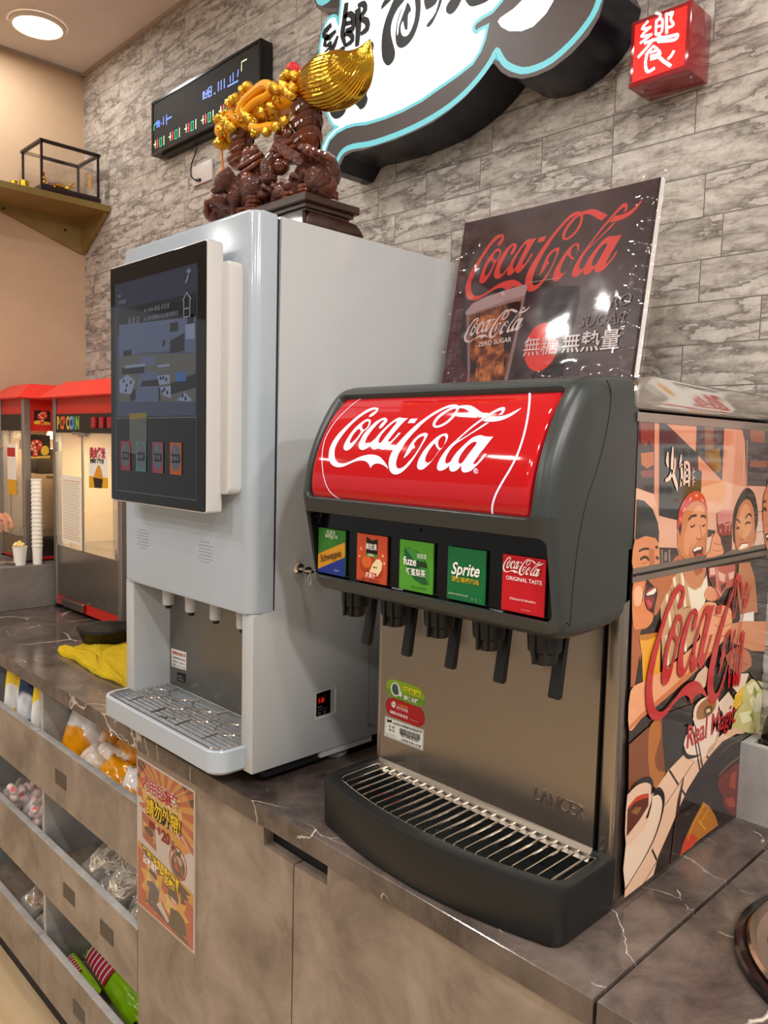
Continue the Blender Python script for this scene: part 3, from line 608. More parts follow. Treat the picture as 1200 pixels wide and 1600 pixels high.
for i in range(len(ss)-1):
    for k in range(len(xs)-1):
        q = (rows[i][k], rows[i][k+1], rows[i+1][k+1], rows[i+1][k]); bm.faces.new(q).material_index = 1 if min(TT[v] for v in q) > .15 else 0
for k in (0, -1):   # side cheeks
    edge = [r[k] for r in rows]; x = edge[0].co.x
    back = [bm.verts.new((x, .992, 1.770)), bm.verts.new((x, .995, 1.52)), bm.verts.new((x, .994, 1.49))]
    f = edge+back
    bm.faces.new(f if k == 0 else f[::-1])
hd = obj('head_housing', bm, ['charcoal_plastic', 'black_plate'], cm, smooth=40)
# fine seam curving over the right cheek
bm = tube(new(), [(HX1+.0002, y, z) for y, z in spline([(.905, 1.786, 0), (.918, 1.765, 0), (.912, 1.72, 0), (.895, 1.675, 0), (.872, 1.63, 0), (.858, 1.585, 0), (.850, 1.53, 0), (.846, 1.475, 0)], 6) for y, z in [(y, z)]] if False else [(HX1+.0001, q.x, q.y) for q in spline([(.905, 1.782, 0), (.918, 1.765, 0), (.912, 1.72, 0), (.895, 1.675, 0), (.872, 1.63, 0), (.858, 1.585, 0), (.850, 1.53, 0), (.846, 1.475, 0)], 6)], .0007, 5)
obj('cheek_seam', bm, 'dark_gap', hd)
HPP = [(0.8060,1.6000),(0.8037,1.6019),(0.8013,1.6036),(0.7989,1.6053),(0.7966,1.6072),(0.7946,1.6094),(0.7930,1.6120),(0.7918,1.6151),(0.7909,1.6185),(0.7903,1.6222),(0.7900,1.6262),(0.7899,1.6305),(0.7900,1.6350),(0.7904,1.6399),(0.7910,1.6451),(0.7919,1.6507),(0.7930,1.6564),(0.7944,1.6622),(0.7960,1.6680),(0.7979,1.6738),(0.8000,1.6798),(0.8024,1.6858),(0.8051,1.6919),(0.8079,1.6980),(0.8110,1.7040),(0.8142,1.7100),(0.8177,1.7161),(0.8213,1.7223),(0.8252,1.7283),(0.8294,1.7342),(0.8340,1.7400),(0.8390,1.7456),(0.8445,1.7510),(0.8503,1.7563),(0.8563,1.7615),(0.8622,1.7667),(0.8680,1.7720)]
HQ = [0]
for a, b in zip(HPP, HPP[1:]): HQ.append(HQ[-1]+math.dist(a, b))
def rp(s):
    i = 0
    if s >= HQ[-1]: i = len(HQ)-2
    elif s > 0:
        while HQ[i+1] < s: i += 1
    k = (s-HQ[i])/(HQ[i+1]-HQ[i]); a, b = Vector(HPP[i]), Vector(HPP[i+1]); p = a.lerp(b, k)
    def nn(j):
        j0, j1 = max(0, j-1), min(len(HPP)-1, j+1); t = (Vector(HPP[j1])-Vector(HPP[j0])).normalized(); return Vector((-t.y, t.x))
    n = nn(i).lerp(nn(i+1), max(0, min(1, k))).normalized(); return p, n
def head_map(u, v, h):
    p, n = rp(v); return Vector((u, p.x+n.x*h, p.y+n.y*h))
PX0, PX1, PR = -.9765, -.5575, .010
bm = new(); px = sorted(set(step_axis([PX0, PX0+PR, PX1-PR, PX1], .02)) | {round(PX0+i*.001, 5) for i in range(10)} | {round(PX1-i*.001, 5) for i in range(10)})
ps = sorted(set(step_axis([0, HQ[-1]], .004)) | {i*.001 for i in range(10)} | {HQ[-1]-i*.001 for i in range(10)})
rows = []
for s in ps:
    row = []
    for x in px:
        d1 = min(x-PX0, PX1-x); d2 = min(s, HQ[-1]-s); row.append(bm.verts.new(head_map(x, s, -rs(d1, PR)-rs(d2, PR))))
    rows.append(row)
for i in range(len(ps)-1):
    for k in range(len(px)-1): bm.faces.new((rows[i][k], rows[i][k+1], rows[i+1][k+1], rows[i+1][k]))
red = obj('sign_panel', bm, 'red_acrylic', cm, smooth=60)
A = '500,620,7.5'
LOGO = [
 [[(-0.8758,0.1679),(-0.8871,0.1703),(-0.8935,0.1687),(-0.8992,0.1649),(-0.9042,0.1601),(-0.9084,0.1552),(-0.9137,0.1487),(-0.9199,0.1402),(-0.9253,0.1331),(-0.9301,0.1261),(-0.9346,0.1199),(-0.9373,0.1141),(-0.9398,0.1075),(-0.9415,0.1011),(-0.9423,0.0953),(-0.9417,0.0889),(-0.9392,0.0805),(-0.9365,0.0757),(-0.9328,0.0717),(-0.9288,0.0687),(-0.9247,0.0665),(-0.9165,0.0645),(-0.9105,0.0642),(-0.9038,0.0647),(-0.8974,0.0663),(-0.8905,0.0689),(-0.8837,0.0717),(-0.8769,0.0740),(-0.8699,0.0757),(-0.8627,0.0765),(-0.8570,0.0762),(-0.8520,0.0750),(-0.8488,0.0736),(-0.8453,0.0714),(-0.8396,0.0656),(-0.8384,0.0682),(-0.8368,0.0701),(-0.8346,0.0716),(-0.8313,0.0725),(-0.8270,0.0731),(-0.8224,0.0727),(-0.8177,0.0719),(-0.8129,0.0704),(-0.8079,0.0683),(-0.8034,0.0657),(-0.8053,0.0689),(-0.8080,0.0716),(-0.8116,0.0745),(-0.8172,0.0783),(-0.8228,0.0816),(-0.8281,0.0838),(-0.8331,0.0851),(-0.8388,0.0859),(-0.8461,0.0860),(-0.8523,0.0856),(-0.8584,0.0846),(-0.8635,0.0834),(-0.8692,0.0815),(-0.8741,0.0795),(-0.8798,0.0770),(-0.8865,0.0744),(-0.8917,0.0726),(-0.8970,0.0712),(-0.9026,0.0705),(-0.9085,0.0705),(-0.9138,0.0716),(-0.9185,0.0738),(-0.9223,0.0771),(-0.9253,0.0816),(-0.9277,0.0864),(-0.9294,0.0920),(-0.9298,0.0963),(-0.9295,0.1013),(-0.9283,0.1060),(-0.9265,0.1110),(-0.9243,0.1170),(-0.9214,0.1231),(-0.9177,0.1303),(-0.9137,0.1367),(-0.9091,0.1433),(-0.9044,0.1495),(-0.8994,0.1547),(-0.8940,0.1593),(-0.8889,0.1627),(-0.8845,0.1644),(-0.8810,0.1653),(-0.8786,0.1641),(-0.8782,0.1623),(-0.8797,0.1605),(-0.8826,0.1580),(-0.8841,0.1556),(-0.8851,0.1529),(-0.8848,0.1502),(-0.8817,0.1498),(-0.8784,0.1511),(-0.8757,0.1534),(-0.8740,0.1565),(-0.8731,0.1597),(-0.8734,0.1631)]],
 [[(-0.8850,0.1462),(-0.8894,0.1441),(-0.8930,0.1408),(-0.8972,0.1367),(-0.9010,0.1319),(-0.9041,0.1271),(-0.9067,0.1215),(-0.9089,0.1149),(-0.9104,0.1085),(-0.9115,0.1031),(-0.9117,0.0988),(-0.9108,0.0953),(-0.9088,0.0929),(-0.9059,0.0914),(-0.9023,0.0908),(-0.8987,0.0915),(-0.8957,0.0932),(-0.8926,0.0962),(-0.8903,0.0995),(-0.8879,0.1043),(-0.8857,0.1093),(-0.8836,0.1145),(-0.8817,0.1196),(-0.8801,0.1236),(-0.8761,0.1266),(-0.8736,0.1306),(-0.8726,0.1347),(-0.8735,0.1393),(-0.8754,0.1429),(-0.8797,0.1454)], [(-0.8818,0.1266),(-0.8861,0.1286),(-0.8890,0.1324),(-0.8892,0.1362),(-0.8873,0.1393),(-0.8841,0.1412),(-0.8810,0.1417),(-0.8786,0.1406),(-0.8767,0.1378),(-0.8761,0.1336),(-0.8770,0.1300),(-0.8785,0.1275)], [(-0.8994,0.1031),(-0.9014,0.1055),(-0.9019,0.1091),(-0.9012,0.1150),(-0.8994,0.1205),(-0.8964,0.1255),(-0.8930,0.1287),(-0.8903,0.1266),(-0.8859,0.1242),(-0.8862,0.1191),(-0.8878,0.1144),(-0.8906,0.1096),(-0.8939,0.1056),(-0.8966,0.1034)]],
 [[(-0.8423,0.1459),(-0.8471,0.1479),(-0.8516,0.1478),(-0.8560,0.1460),(-0.8607,0.1432),(-0.8648,0.1393),(-0.8682,0.1347),(-0.8712,0.1297),(-0.8742,0.1249),(-0.8763,0.1212),(-0.8780,0.1163),(-0.8789,0.1109),(-0.8793,0.1061),(-0.8789,0.1016),(-0.8779,0.0981),(-0.8755,0.0954),(-0.8720,0.0935),(-0.8679,0.0928),(-0.8639,0.0933),(-0.8600,0.0950),(-0.8559,0.0982),(-0.8521,0.1020),(-0.8480,0.1067),(-0.8454,0.1106),(-0.8481,0.1123),(-0.8509,0.1089),(-0.8544,0.1049),(-0.8573,0.1013),(-0.8600,0.0992),(-0.8626,0.0991),(-0.8648,0.1007),(-0.8666,0.1039),(-0.8675,0.1089),(-0.8670,0.1150),(-0.8647,0.1212),(-0.8619,0.1279),(-0.8583,0.1347),(-0.8549,0.1397),(-0.8516,0.1427),(-0.8487,0.1439),(-0.8467,0.1431),(-0.8467,0.1412),(-0.8481,0.1391),(-0.8495,0.1362),(-0.8506,0.1330),(-0.8509,0.1306),(-0.8494,0.1288),(-0.8466,0.1290),(-0.8442,0.1306),(-0.8423,0.1336),(-0.8407,0.1372),(-0.8396,0.1409),(-0.8402,0.1437)]],
 [[(-0.8181,0.1484),(-0.8223,0.1467),(-0.8265,0.1433),(-0.8309,0.1387),(-0.8350,0.1335),(-0.8392,0.1280),(-0.8429,0.1222),(-0.8463,0.1159),(-0.8483,0.1092),(-0.8494,0.1029),(-0.8492,0.0980),(-0.8476,0.0956),(-0.8444,0.0942),(-0.8408,0.0943),(-0.8375,0.0957),(-0.8342,0.0983),(-0.8315,0.1022),(-0.8312,0.0998),(-0.8300,0.0973),(-0.8272,0.0951),(-0.8241,0.0945),(-0.8210,0.0954),(-0.8179,0.0978),(-0.8143,0.1015),(-0.8105,0.1063),(-0.8069,0.1115),(-0.8029,0.1175),(-0.8004,0.1218),(-0.8051,0.1217),(-0.8072,0.1175),(-0.8100,0.1126),(-0.8130,0.1086),(-0.8158,0.1065),(-0.8182,0.1063),(-0.8199,0.1089),(-0.8194,0.1110),(-0.8174,0.1153),(-0.8149,0.1207),(-0.8119,0.1267),(-0.8085,0.1332),(-0.8046,0.1402),(-0.7999,0.1469),(-0.8058,0.1468),(-0.8122,0.1473)], [(-0.8356,0.1035),(-0.8379,0.1045),(-0.8396,0.1079),(-0.8399,0.1129),(-0.8381,0.1193),(-0.8351,0.1255),(-0.8312,0.1314),(-0.8270,0.1366),(-0.8232,0.1402),(-0.8201,0.1415),(-0.8186,0.1395),(-0.8191,0.1366),(-0.8210,0.1322),(-0.8233,0.1266),(-0.8261,0.1201),(-0.8290,0.1137),(-0.8312,0.1083),(-0.8332,0.1052)]],
 [[(-0.7944,0.1453),(-0.7883,0.1459),(-0.7800,0.1461),(-0.7814,0.1420),(-0.7824,0.1379),(-0.7890,0.1382),(-0.7955,0.1378)]],
 [[(-0.7187,0.1699),(-0.7234,0.1718),(-0.7290,0.1724),(-0.7339,0.1717),(-0.7382,0.1702),(-0.7433,0.1671),(-0.7481,0.1635),(-0.7541,0.1587),(-0.7588,0.1544),(-0.7645,0.1486),(-0.7704,0.1427),(-0.7751,0.1376),(-0.7796,0.1321),(-0.7842,0.1263),(-0.7897,0.1184),(-0.7955,0.1094),(-0.7996,0.1028),(-0.8031,0.0955),(-0.8051,0.0885),(-0.8059,0.0819),(-0.8050,0.0747),(-0.8029,0.0691),(-0.8000,0.0643),(-0.7963,0.0610),(-0.7920,0.0591),(-0.7871,0.0585),(-0.7821,0.0592),(-0.7773,0.0611),(-0.7721,0.0645),(-0.7679,0.0684),(-0.7637,0.0731),(-0.7600,0.0788),(-0.7557,0.0874),(-0.7521,0.0968),(-0.7491,0.1070),(-0.7474,0.1132),(-0.7466,0.1181),(-0.7483,0.1209),(-0.7514,0.1220),(-0.7560,0.1218),(-0.7599,0.1205),(-0.7636,0.1185),(-0.7673,0.1148),(-0.7706,0.1098),(-0.7733,0.1036),(-0.7750,0.0966),(-0.7766,0.0888),(-0.7783,0.0823),(-0.7735,0.0855),(-0.7696,0.0902),(-0.7669,0.0964),(-0.7620,0.0988),(-0.7669,0.1049),(-0.7638,0.1113),(-0.7601,0.1150),(-0.7555,0.1170),(-0.7532,0.1168),(-0.7516,0.1145),(-0.7516,0.1104),(-0.7529,0.1033),(-0.7552,0.0956),(-0.7581,0.0891),(-0.7615,0.0833),(-0.7655,0.0786),(-0.7698,0.0736),(-0.7743,0.0698),(-0.7793,0.0675),(-0.7836,0.0674),(-0.7869,0.0690),(-0.7895,0.0727),(-0.7906,0.0773),(-0.7907,0.0831),(-0.7895,0.0904),(-0.7870,0.0982),(-0.7840,0.1064),(-0.7801,0.1141),(-0.7761,0.1213),(-0.7717,0.1276),(-0.7668,0.1360),(-0.7614,0.1430),(-0.7558,0.1494),(-0.7500,0.1550),(-0.7447,0.1594),(-0.7397,0.1629),(-0.7349,0.1651),(-0.7289,0.1668),(-0.7232,0.1674),(-0.7283,0.1658),(-0.7333,0.1626),(-0.7379,0.1586),(-0.7416,0.1543),(-0.7444,0.1500),(-0.7464,0.1448),(-0.7470,0.1400),(-0.7462,0.1356),(-0.7437,0.1325),(-0.7401,0.1307),(-0.7357,0.1301),(-0.7309,0.1311),(-0.7258,0.1331),(-0.7212,0.1363),(-0.7172,0.1404),(-0.7140,0.1459),(-0.7123,0.1522),(-0.7122,0.1580),(-0.7133,0.1630),(-0.7158,0.1672)], [(-0.7202,0.1640),(-0.7245,0.1626),(-0.7288,0.1595),(-0.7326,0.1556),(-0.7362,0.1511),(-0.7392,0.1471),(-0.7410,0.1427),(-0.7415,0.1383),(-0.7411,0.1355),(-0.7384,0.1337),(-0.7349,0.1339),(-0.7304,0.1355),(-0.7258,0.1385),(-0.7219,0.1426),(-0.7189,0.1476),(-0.7172,0.1531),(-0.7166,0.1581),(-0.7173,0.1615)]],
 [[(-0.7172,0.1689),(-0.7134,0.1698),(-0.7086,0.1702),(-0.7035,0.1703),(-0.6980,0.1695),(-0.6927,0.1678),(-0.6869,0.1652),(-0.6807,0.1618),(-0.6746,0.1582),(-0.6658,0.1533),(-0.6705,0.1501),(-0.6750,0.1467),(-0.6800,0.1493),(-0.6843,0.1519),(-0.6895,0.1554),(-0.6944,0.1586),(-0.6997,0.1614),(-0.7046,0.1633),(-0.7099,0.1642),(-0.7131,0.1637),(-0.7160,0.1663)]],
 [[(-0.6520,0.1489),(-0.6469,0.1482),(-0.6414,0.1482),(-0.6361,0.1484),(-0.6318,0.1492),(-0.6277,0.1503),(-0.6233,0.1523),(-0.6193,0.1548),(-0.6155,0.1578),(-0.6118,0.1607),(-0.6086,0.1626),(-0.6097,0.1597),(-0.6121,0.1555),(-0.6153,0.1514),(-0.6201,0.1472),(-0.6249,0.1445),(-0.6300,0.1423),(-0.6356,0.1410),(-0.6414,0.1401),(-0.6476,0.1400),(-0.6541,0.1403),(-0.6600,0.1409),(-0.6574,0.1439),(-0.6548,0.1467)]],
 [[(-0.7133,0.1214),(-0.7179,0.1211),(-0.7228,0.1195),(-0.7282,0.1160),(-0.7323,0.1115),(-0.7363,0.1064),(-0.7401,0.1007),(-0.7433,0.0952),(-0.7459,0.0894),(-0.7480,0.0837),(-0.7490,0.0781),(-0.7489,0.0733),(-0.7476,0.0699),(-0.7448,0.0677),(-0.7407,0.0672),(-0.7365,0.0680),(-0.7325,0.0705),(-0.7283,0.0743),(-0.7245,0.0789),(-0.7210,0.0843),(-0.7179,0.0902),(-0.7156,0.0952),(-0.7124,0.0995),(-0.7102,0.1045),(-0.7084,0.1096),(-0.7082,0.1148),(-0.7093,0.1185)], [(-0.7121,0.0988),(-0.7160,0.0990),(-0.7199,0.1022),(-0.7224,0.1065),(-0.7231,0.1109),(-0.7220,0.1146),(-0.7191,0.1172),(-0.7158,0.1179),(-0.7130,0.1162),(-0.7110,0.1125),(-0.7103,0.1077),(-0.7108,0.1031)], [(-0.7160,0.0963),(-0.7185,0.0905),(-0.7211,0.0846),(-0.7245,0.0803),(-0.7285,0.0777),(-0.7321,0.0776),(-0.7352,0.0793),(-0.7367,0.0827),(-0.7364,0.0880),(-0.7349,0.0943),(-0.7320,0.1005),(-0.7291,0.1053),(-0.7277,0.1061),(-0.7249,0.1025),(-0.7208,0.0989)]],
 [[(-0.6367,0.1644),(-0.6407,0.1647),(-0.6445,0.1630),(-0.6484,0.1602),(-0.6526,0.1563),(-0.6568,0.1521),(-0.6621,0.1468),(-0.6675,0.1414),(-0.6728,0.1356),(-0.6782,0.1294),(-0.6834,0.1227),(-0.6883,0.1168),(-0.6932,0.1106),(-0.6978,0.1055),(-0.7011,0.1012),(-0.7043,0.0962),(-0.7073,0.0905),(-0.7100,0.0846),(-0.7115,0.0787),(-0.7121,0.0740),(-0.7115,0.0707),(-0.7091,0.0681),(-0.7055,0.0672),(-0.7010,0.0679),(-0.6965,0.0699),(-0.6930,0.0727),(-0.6899,0.0764),(-0.6881,0.0789),(-0.6901,0.0808),(-0.6928,0.0787),(-0.6958,0.0775),(-0.6984,0.0785),(-0.7000,0.0814),(-0.7002,0.0859),(-0.6991,0.0914),(-0.6964,0.0978),(-0.6931,0.1032),(-0.6885,0.1075),(-0.6809,0.1131),(-0.6735,0.1189),(-0.6649,0.1252),(-0.6564,0.1314),(-0.6483,0.1386),(-0.6536,0.1386),(-0.6601,0.1326),(-0.6671,0.1265),(-0.6743,0.1206),(-0.6816,0.1148),(-0.6895,0.1098),(-0.6854,0.1158),(-0.6800,0.1224),(-0.6746,0.1287),(-0.6680,0.1356),(-0.6613,0.1420),(-0.6560,0.1474),(-0.6504,0.1521),(-0.6453,0.1559),(-0.6411,0.1584),(-0.6386,0.1588),(-0.6368,0.1578),(-0.6363,0.1551),(-0.6374,0.1526),(-0.6396,0.1509),(-0.6336,0.1513),(-0.6328,0.1549),(-0.6328,0.1592),(-0.6344,0.1628)]],
 [[(-0.6536,0.1194),(-0.6588,0.1186),(-0.6630,0.1171),(-0.6668,0.1145),(-0.6707,0.1103),(-0.6752,0.1052),(-0.6796,0.0998),(-0.6835,0.0946),(-0.6868,0.0890),(-0.6894,0.0829),(-0.6907,0.0774),(-0.6905,0.0728),(-0.6891,0.0696),(-0.6863,0.0675),(-0.6823,0.0670),(-0.6781,0.0681),(-0.6742,0.0709),(-0.6700,0.0762),(-0.6697,0.0723),(-0.6680,0.0689),(-0.6651,0.0672),(-0.6610,0.0668),(-0.6564,0.0679),(-0.6521,0.0698),(-0.6476,0.0739),(-0.6428,0.0792),(-0.6383,0.0848),(-0.6339,0.0928),(-0.6378,0.0927),(-0.6402,0.0882),(-0.6433,0.0833),(-0.6465,0.0797),(-0.6489,0.0782),(-0.6509,0.0786),(-0.6509,0.0809),(-0.6487,0.0855),(-0.6455,0.0923),(-0.6411,0.0998),(-0.6371,0.1079),(-0.6324,0.1175),(-0.6392,0.1171),(-0.6457,0.1176),(-0.6501,0.1187)], [(-0.6730,0.0781),(-0.6760,0.0793),(-0.6772,0.0822),(-0.6771,0.0859),(-0.6757,0.0914),(-0.6729,0.0972),(-0.6693,0.1028),(-0.6653,0.1070),(-0.6611,0.1094),(-0.6570,0.1095),(-0.6556,0.1077),(-0.6563,0.1045),(-0.6591,0.0993),(-0.6621,0.0934),(-0.6652,0.0870),(-0.6683,0.0816),(-0.6708,0.0788)]],
]
def densify(l, n=3): return [tuple(q)[:2] for q in spline([(a, b, 0) for a, b in l], n, True)]
RING = [densify([(-0.6406,0.0697),(-0.6407,0.0675),(-0.6421,0.0665),(-0.6442,0.0664),(-0.6462,0.0670),(-0.6479,0.0687),(-0.6482,0.0706),(-0.6475,0.0722),(-0.6455,0.0729),(-0.6432,0.0725),(-0.6414,0.0713)]), densify([(-0.6413,0.0697),(-0.6418,0.0681),(-0.6428,0.0671),(-0.6443,0.0670),(-0.6461,0.0677),(-0.6472,0.0690),(-0.6474,0.0706),(-0.6466,0.0717),(-0.6453,0.0723),(-0.6435,0.0719),(-0.6421,0.0709)])]
def logo_items(fx):
    """the script wordmark, mapped through fx(u, v)"""
    return [[[fx(*p) for p in l] for l in g] for g in LOGO]
CUT = [i*.006 for i in range(0, 36)]
lg = art('wordmark', [('logo_white', LOGO+[RING])], head_map, red, h0=.0008, cuts=CUT)
mk = [[(-0.9330,0.1956),(-0.9396,0.1891),(-0.9429,0.1811),(-0.9454,0.1721),(-0.9488,0.1612),(-0.9530,0.1505),(-0.9568,0.1395),(-0.9594,0.1291),(-0.9612,0.1181),(-0.9613,0.1075),(-0.9596,0.0971),(-0.9568,0.0870),(-0.9537,0.0772),(-0.9499,0.0677),(-0.9460,0.0584),(-0.9425,0.0505),(-0.9384,0.0434)], [(-0.9444,0.0528),(-0.9352,0.0370),(-0.9241,0.0247),(-0.9094,0.0168),(-0.8930,0.0109)], [(-0.6153,0.1976),(-0.6010,0.1713),(-0.5907,0.1452),(-0.5857,0.1187),(-0.5858,0.0940),(-0.5914,0.0742),(-0.5999,0.0568),(-0.6076,0.0414),(-0.6124,0.0279),(-0.6150,0.0141)]]
line1 = mk[0]+mk[1][1:]; line2 = mk[2]
art('border_line', [('logo_white', [stroke([(a, b, 0) for a, b in l], w_, 3) for l, w_ in ((line1, .0016), (line2, .0030))])], head_map, red, h0=.0009, cuts=CUT)
letters('registered_letter', [('logo_white', text('R', .0085, (sum(p[0] for p in RING[0])/len(RING[0]), sum(p[1] for p in RING[0])/len(RING[0])-.003), 'CENTER'))], head_map, red, h0=.0009)
# ---------------------------------------------------------------- flavour cards, valves, levers
CY = .826; CF = plane_map(1, CY, -1)
def rct(x0, x1, z0, z1): return [(x0, z0), (x1, z0), (x1, z1), (x0, z1)]
CX = [-.9617, -.8677, -.7746, -.6810, -.5870]; CWd, CZ0, CZ1 = .033, 1.4835, 1.5565
def card(i, label, layers, words):
    x = CX[i]; c = obj('flavour_card', B(x-CWd, x+CWd, CY, CY+.0025, CZ0, CZ1, .0004, 1), layers[0][0], cm, label)
    q = lambda l: [(x-CWd+a*2*CWd, CZ0+b*(CZ1-CZ0)) for a, b in l]
    art('card_print', [(m, [q(l) for l in ls]) for m, ls in layers], CF, c, h0=.0006)
    letters('card_writing', [(m, text(t, s, (x-CWd+a*2*CWd, CZ0+b*(CZ1-CZ0)), al, **kw)) for m, t, s, a, b, al, kw in words], CF, c, h0=.0022)
def elp(a, b, ra, rb, n=24): return [(a+ra*math.cos(2*PI*k/n), b+rb*math.sin(2*PI*k/n)) for k in range(n)]
rnd = random.Random(3)
full = [(0, 0), (1, 0), (1, 1), (0, 1)]
card(0, 'green, ochre and blue flavour card', [('#2d6e24', [full]), ('#1d2f86', [[(0, 0), (1, 0), (1, .45), (0, .08)]]), ('#c98b1c', [[(0, .06), (1, .43), (1, .76), (0, .40)]]), ('#b8c890', [elp(rnd.random(), .5+rnd.random()*.32, .006, .006, 6) for _ in range(60)]), ('#6f9a2c', [elp(.5, .79, .05, .03)])],
     [('#15131c', 'Schweppes', .0165, .52, .34, 'CENTER', dict(rot=.30, shear=.25, sx=.72, bold=.008)), ('#d8dcc8', '玩波禾', .0075, .5, .89, 'CENTER', {}), ('#d8dcc8', '葡萄柚口味', .0062, .52, .81, 'CENTER', {}), ('#8a94b8', '無果汁', .005, .86, .08, 'RIGHT', {})])
card(1, 'orange red apple juice flavour card', [('#c24c28', [full]), ('#a33a1e', [elp(.40, .36, .30, .20), elp(.70, .28, .2, .18)]), ('#d2622a', [elp(.34, .42, .17, .13)]), ('#efd9a8', [[(.42, .18), (.55, .40), (.66, .50), (.78, .52), (.86, .44), (.84, .30), (.72, .16), (.55, .10)]]), ('#3a1a10', [elp(.60, .33, .03, .02), elp(.67, .33, .02, .02)]), ('#0c0a0c', [[(.32, .60), (.70, .60), (.70, .93), (.51, .88), (.32, .95)]]), ('#3d8a2e', [[(.32, .54), (.70, .54), (.70, .60), (.32, .60)]]), ('#d0281e', [[(.33, .08), (.68, .08), (.68, .21), (.33, .21)]]), ('#f0c090', [elp(.15, .68, .02, .04), elp(.88, .6, .03, .03), elp(.93, .45, .03, .03), elp(.1, .52, .03, .02)])],
     [('#f2efe8', '美粒果', .0105, .51, .70, 'CENTER', dict(bold=.014, sx=.8)), ('#e6f0d8', '蘋果汁', .0045, .51, .555, 'CENTER', dict(bold=.02)), ('#f4f0e8', '蘋果汁', .0085, .505, .105, 'CENTER', dict(bold=.014, sx=.85)), ('#3a1410', '無脂肪、低熱量風味飲料', .0036, .48, .03, 'CENTER', {})])
card(2, 'bright green tea flavour card with a leaf', [('#4f9a2b', [full]), ('#1c5a2c', [[(.14, .84), (.30, .86), (.55, .80), (.75, .66), (.88, .46), (.90, .18), (.70, .16), (.45, .24), (.25, .42), (.14, .64)]]), ('#3f8f3c', [[(.16, .84), (.4, .84), (.7, .7), (.87, .45), (.89, .2), (.6, .5)]])],
     [('#f4f4f0', 'fuze', .0165, .14, .515, 'LEFT', dict(bold=.022, sx=.95)), ('#121a12', 'tea', .0165, .54, .515, 'LEFT', dict(bold=.02, sx=.95)), ('#e8f0e0', '飛想茶', .0080, .55, .68, 'LEFT', dict(sx=.8)), ('#f2f4ee', '蜂蜜梨茶', .0112, .52, .33, 'CENTER', dict(bold=.014, sx=.85)), ('#1c4a1c', '無果汁 風味茶飲料', .0036, .62, .07, 'CENTER', {})])
card(3, 'dark green lemon lime flavour card', [('#0f6b38', [full])],
     [('#f2f2ec', 'Sprite', .0235, .5, .50, 'CENTER', dict(bold=.022, shear=.3, sx=.88, rot=.03)), ('#c9a81c', '清爽檸檬風味', .0082, .5, .36, 'CENTER', dict(bold=.014)), ('#b8c8b0', 'LEMON TASTE OF LIME', .0034, .06, .10, 'LEFT', dict(bold=.02)), ('#5a9a6a', '無果汁', .0062, .94, .045, 'RIGHT', {})])
card(4, 'red flavour card with white script', [('#c51120', [full])],
     [('#f2e8e8', 'ORIGINAL TASTE', .0080, .28, .60, 'LEFT', dict(bold=.014)) if False else ('#f2e8e8', 'ORIGINAL TASTE', .0072, .53, .56, 'CENTER', dict(bold=.014)), ('#f0c8c8', 'Delicious & Refreshing', .0044, .52, .22, 'CENTER', dict(bold=.02)), ('#e0a0a0', 'COCA-COLA', .0026, .6, .06, 'CENTER', {})])
lxs = [p[0] for g in LOGO for l in g for p in l]; lys = [p[1] for g in LOGO for l in g for p in l]
LX0, LX1, LY0, LY1 = min(lxs), max(lxs), min(lys), max(lys)
kk = .062/(LX1-LX0)
art('script_mark', [('#f4ecec', logo_items(lambda a, b: (CX[4]-.031+(a-LX0)*kk, 1.5325+(b-LY0)*kk*1.05)))], CF, cm, h0=.0032)
for x in CX:
    v = obj('valve_nozzle', lathe(new(), [(.014, 1.409), (.0165, 1.411), (.019, 1.424), (.0225, 1.427), (.024, 1.448), (.024, 1.462)], (x, .880, 0), 24), 'black_plastic', cm)
    obj('nozzle_rib', box(B(x-.002, x+.002, .854, .860, 1.412, 1.45), x+.012, x+.015, .858, .864, 1.412, 1.45), 'black_plastic', v)
    lv = prism(new(), [(.929, 1.462), (.921, 1.462), (.902, 1.358), (.904, 1.355), (.912, 1.355), (.914, 1.359)], 0, x-.0075, x+.0095, .0015, 2)
    obj('lever', lv, 'black_plastic', cm)
bm = lathe(new(), [(.0022, -.0005), (.0022, .0012)], (-.772, .829, 1.573), 10, axis=(0, -1, 0)); obj('panel_screw', bm, 'black_plastic', cm)
# drip tray
NB = 26
def trayloop(dx0, dx1, yb, ye, ym, r):
    """plan outline with a bowed front, corners rounded"""
    o = [(dx1, yb), (dx0, yb)]
    for k in range(7): t = PI+k*PI/2/6; o.append((dx0+r+r*math.cos(t), ye+r+r*math.sin(t)))
    for k in range(1, NB): t = k/NB; x = dx0+r+(dx1-dx0-2*r)*t; o.append((x, ye-(ye-ym)*(1-(2*t-1)**2)))
    for k in range(7): t = 1.5*PI+k*PI/2/6; o.append((dx1-r+r*math.cos(t), ye+r+r*math.sin(t)))
    return o
TX0, TX1 = -1.008, -.525; ZT = CZ+.082
O_ = trayloop(TX0, TX1, .984, .843, .814, .030); I2 = trayloop(TX0+.017, TX1-.017, .972, .866, .838, .022)
tr = obj('drip_tray', loops(new(), [L3(offset(O_, .004), CZ+.001), L3(offset(O_, .001), CZ+.008), L3(O_, ZT-.006), L3(offset(O_, .0015), ZT-.001), L3(offset(O_, .004), ZT), L3(offset(I2, -.002), ZT), L3(I2, ZT-.003), L3(offset(I2, .003), CZ+.030)]), 'charcoal_tray', cm, smooth=50)
G2 = trayloop(TX0+.020, TX1-.020, .968, .869, .842, .020)
gz = ZT-.006
bm = tube(new(), L3(G2, gz), .0021, 8, closed=True)
gx0, gx1 = TX0+.045, TX1-.030
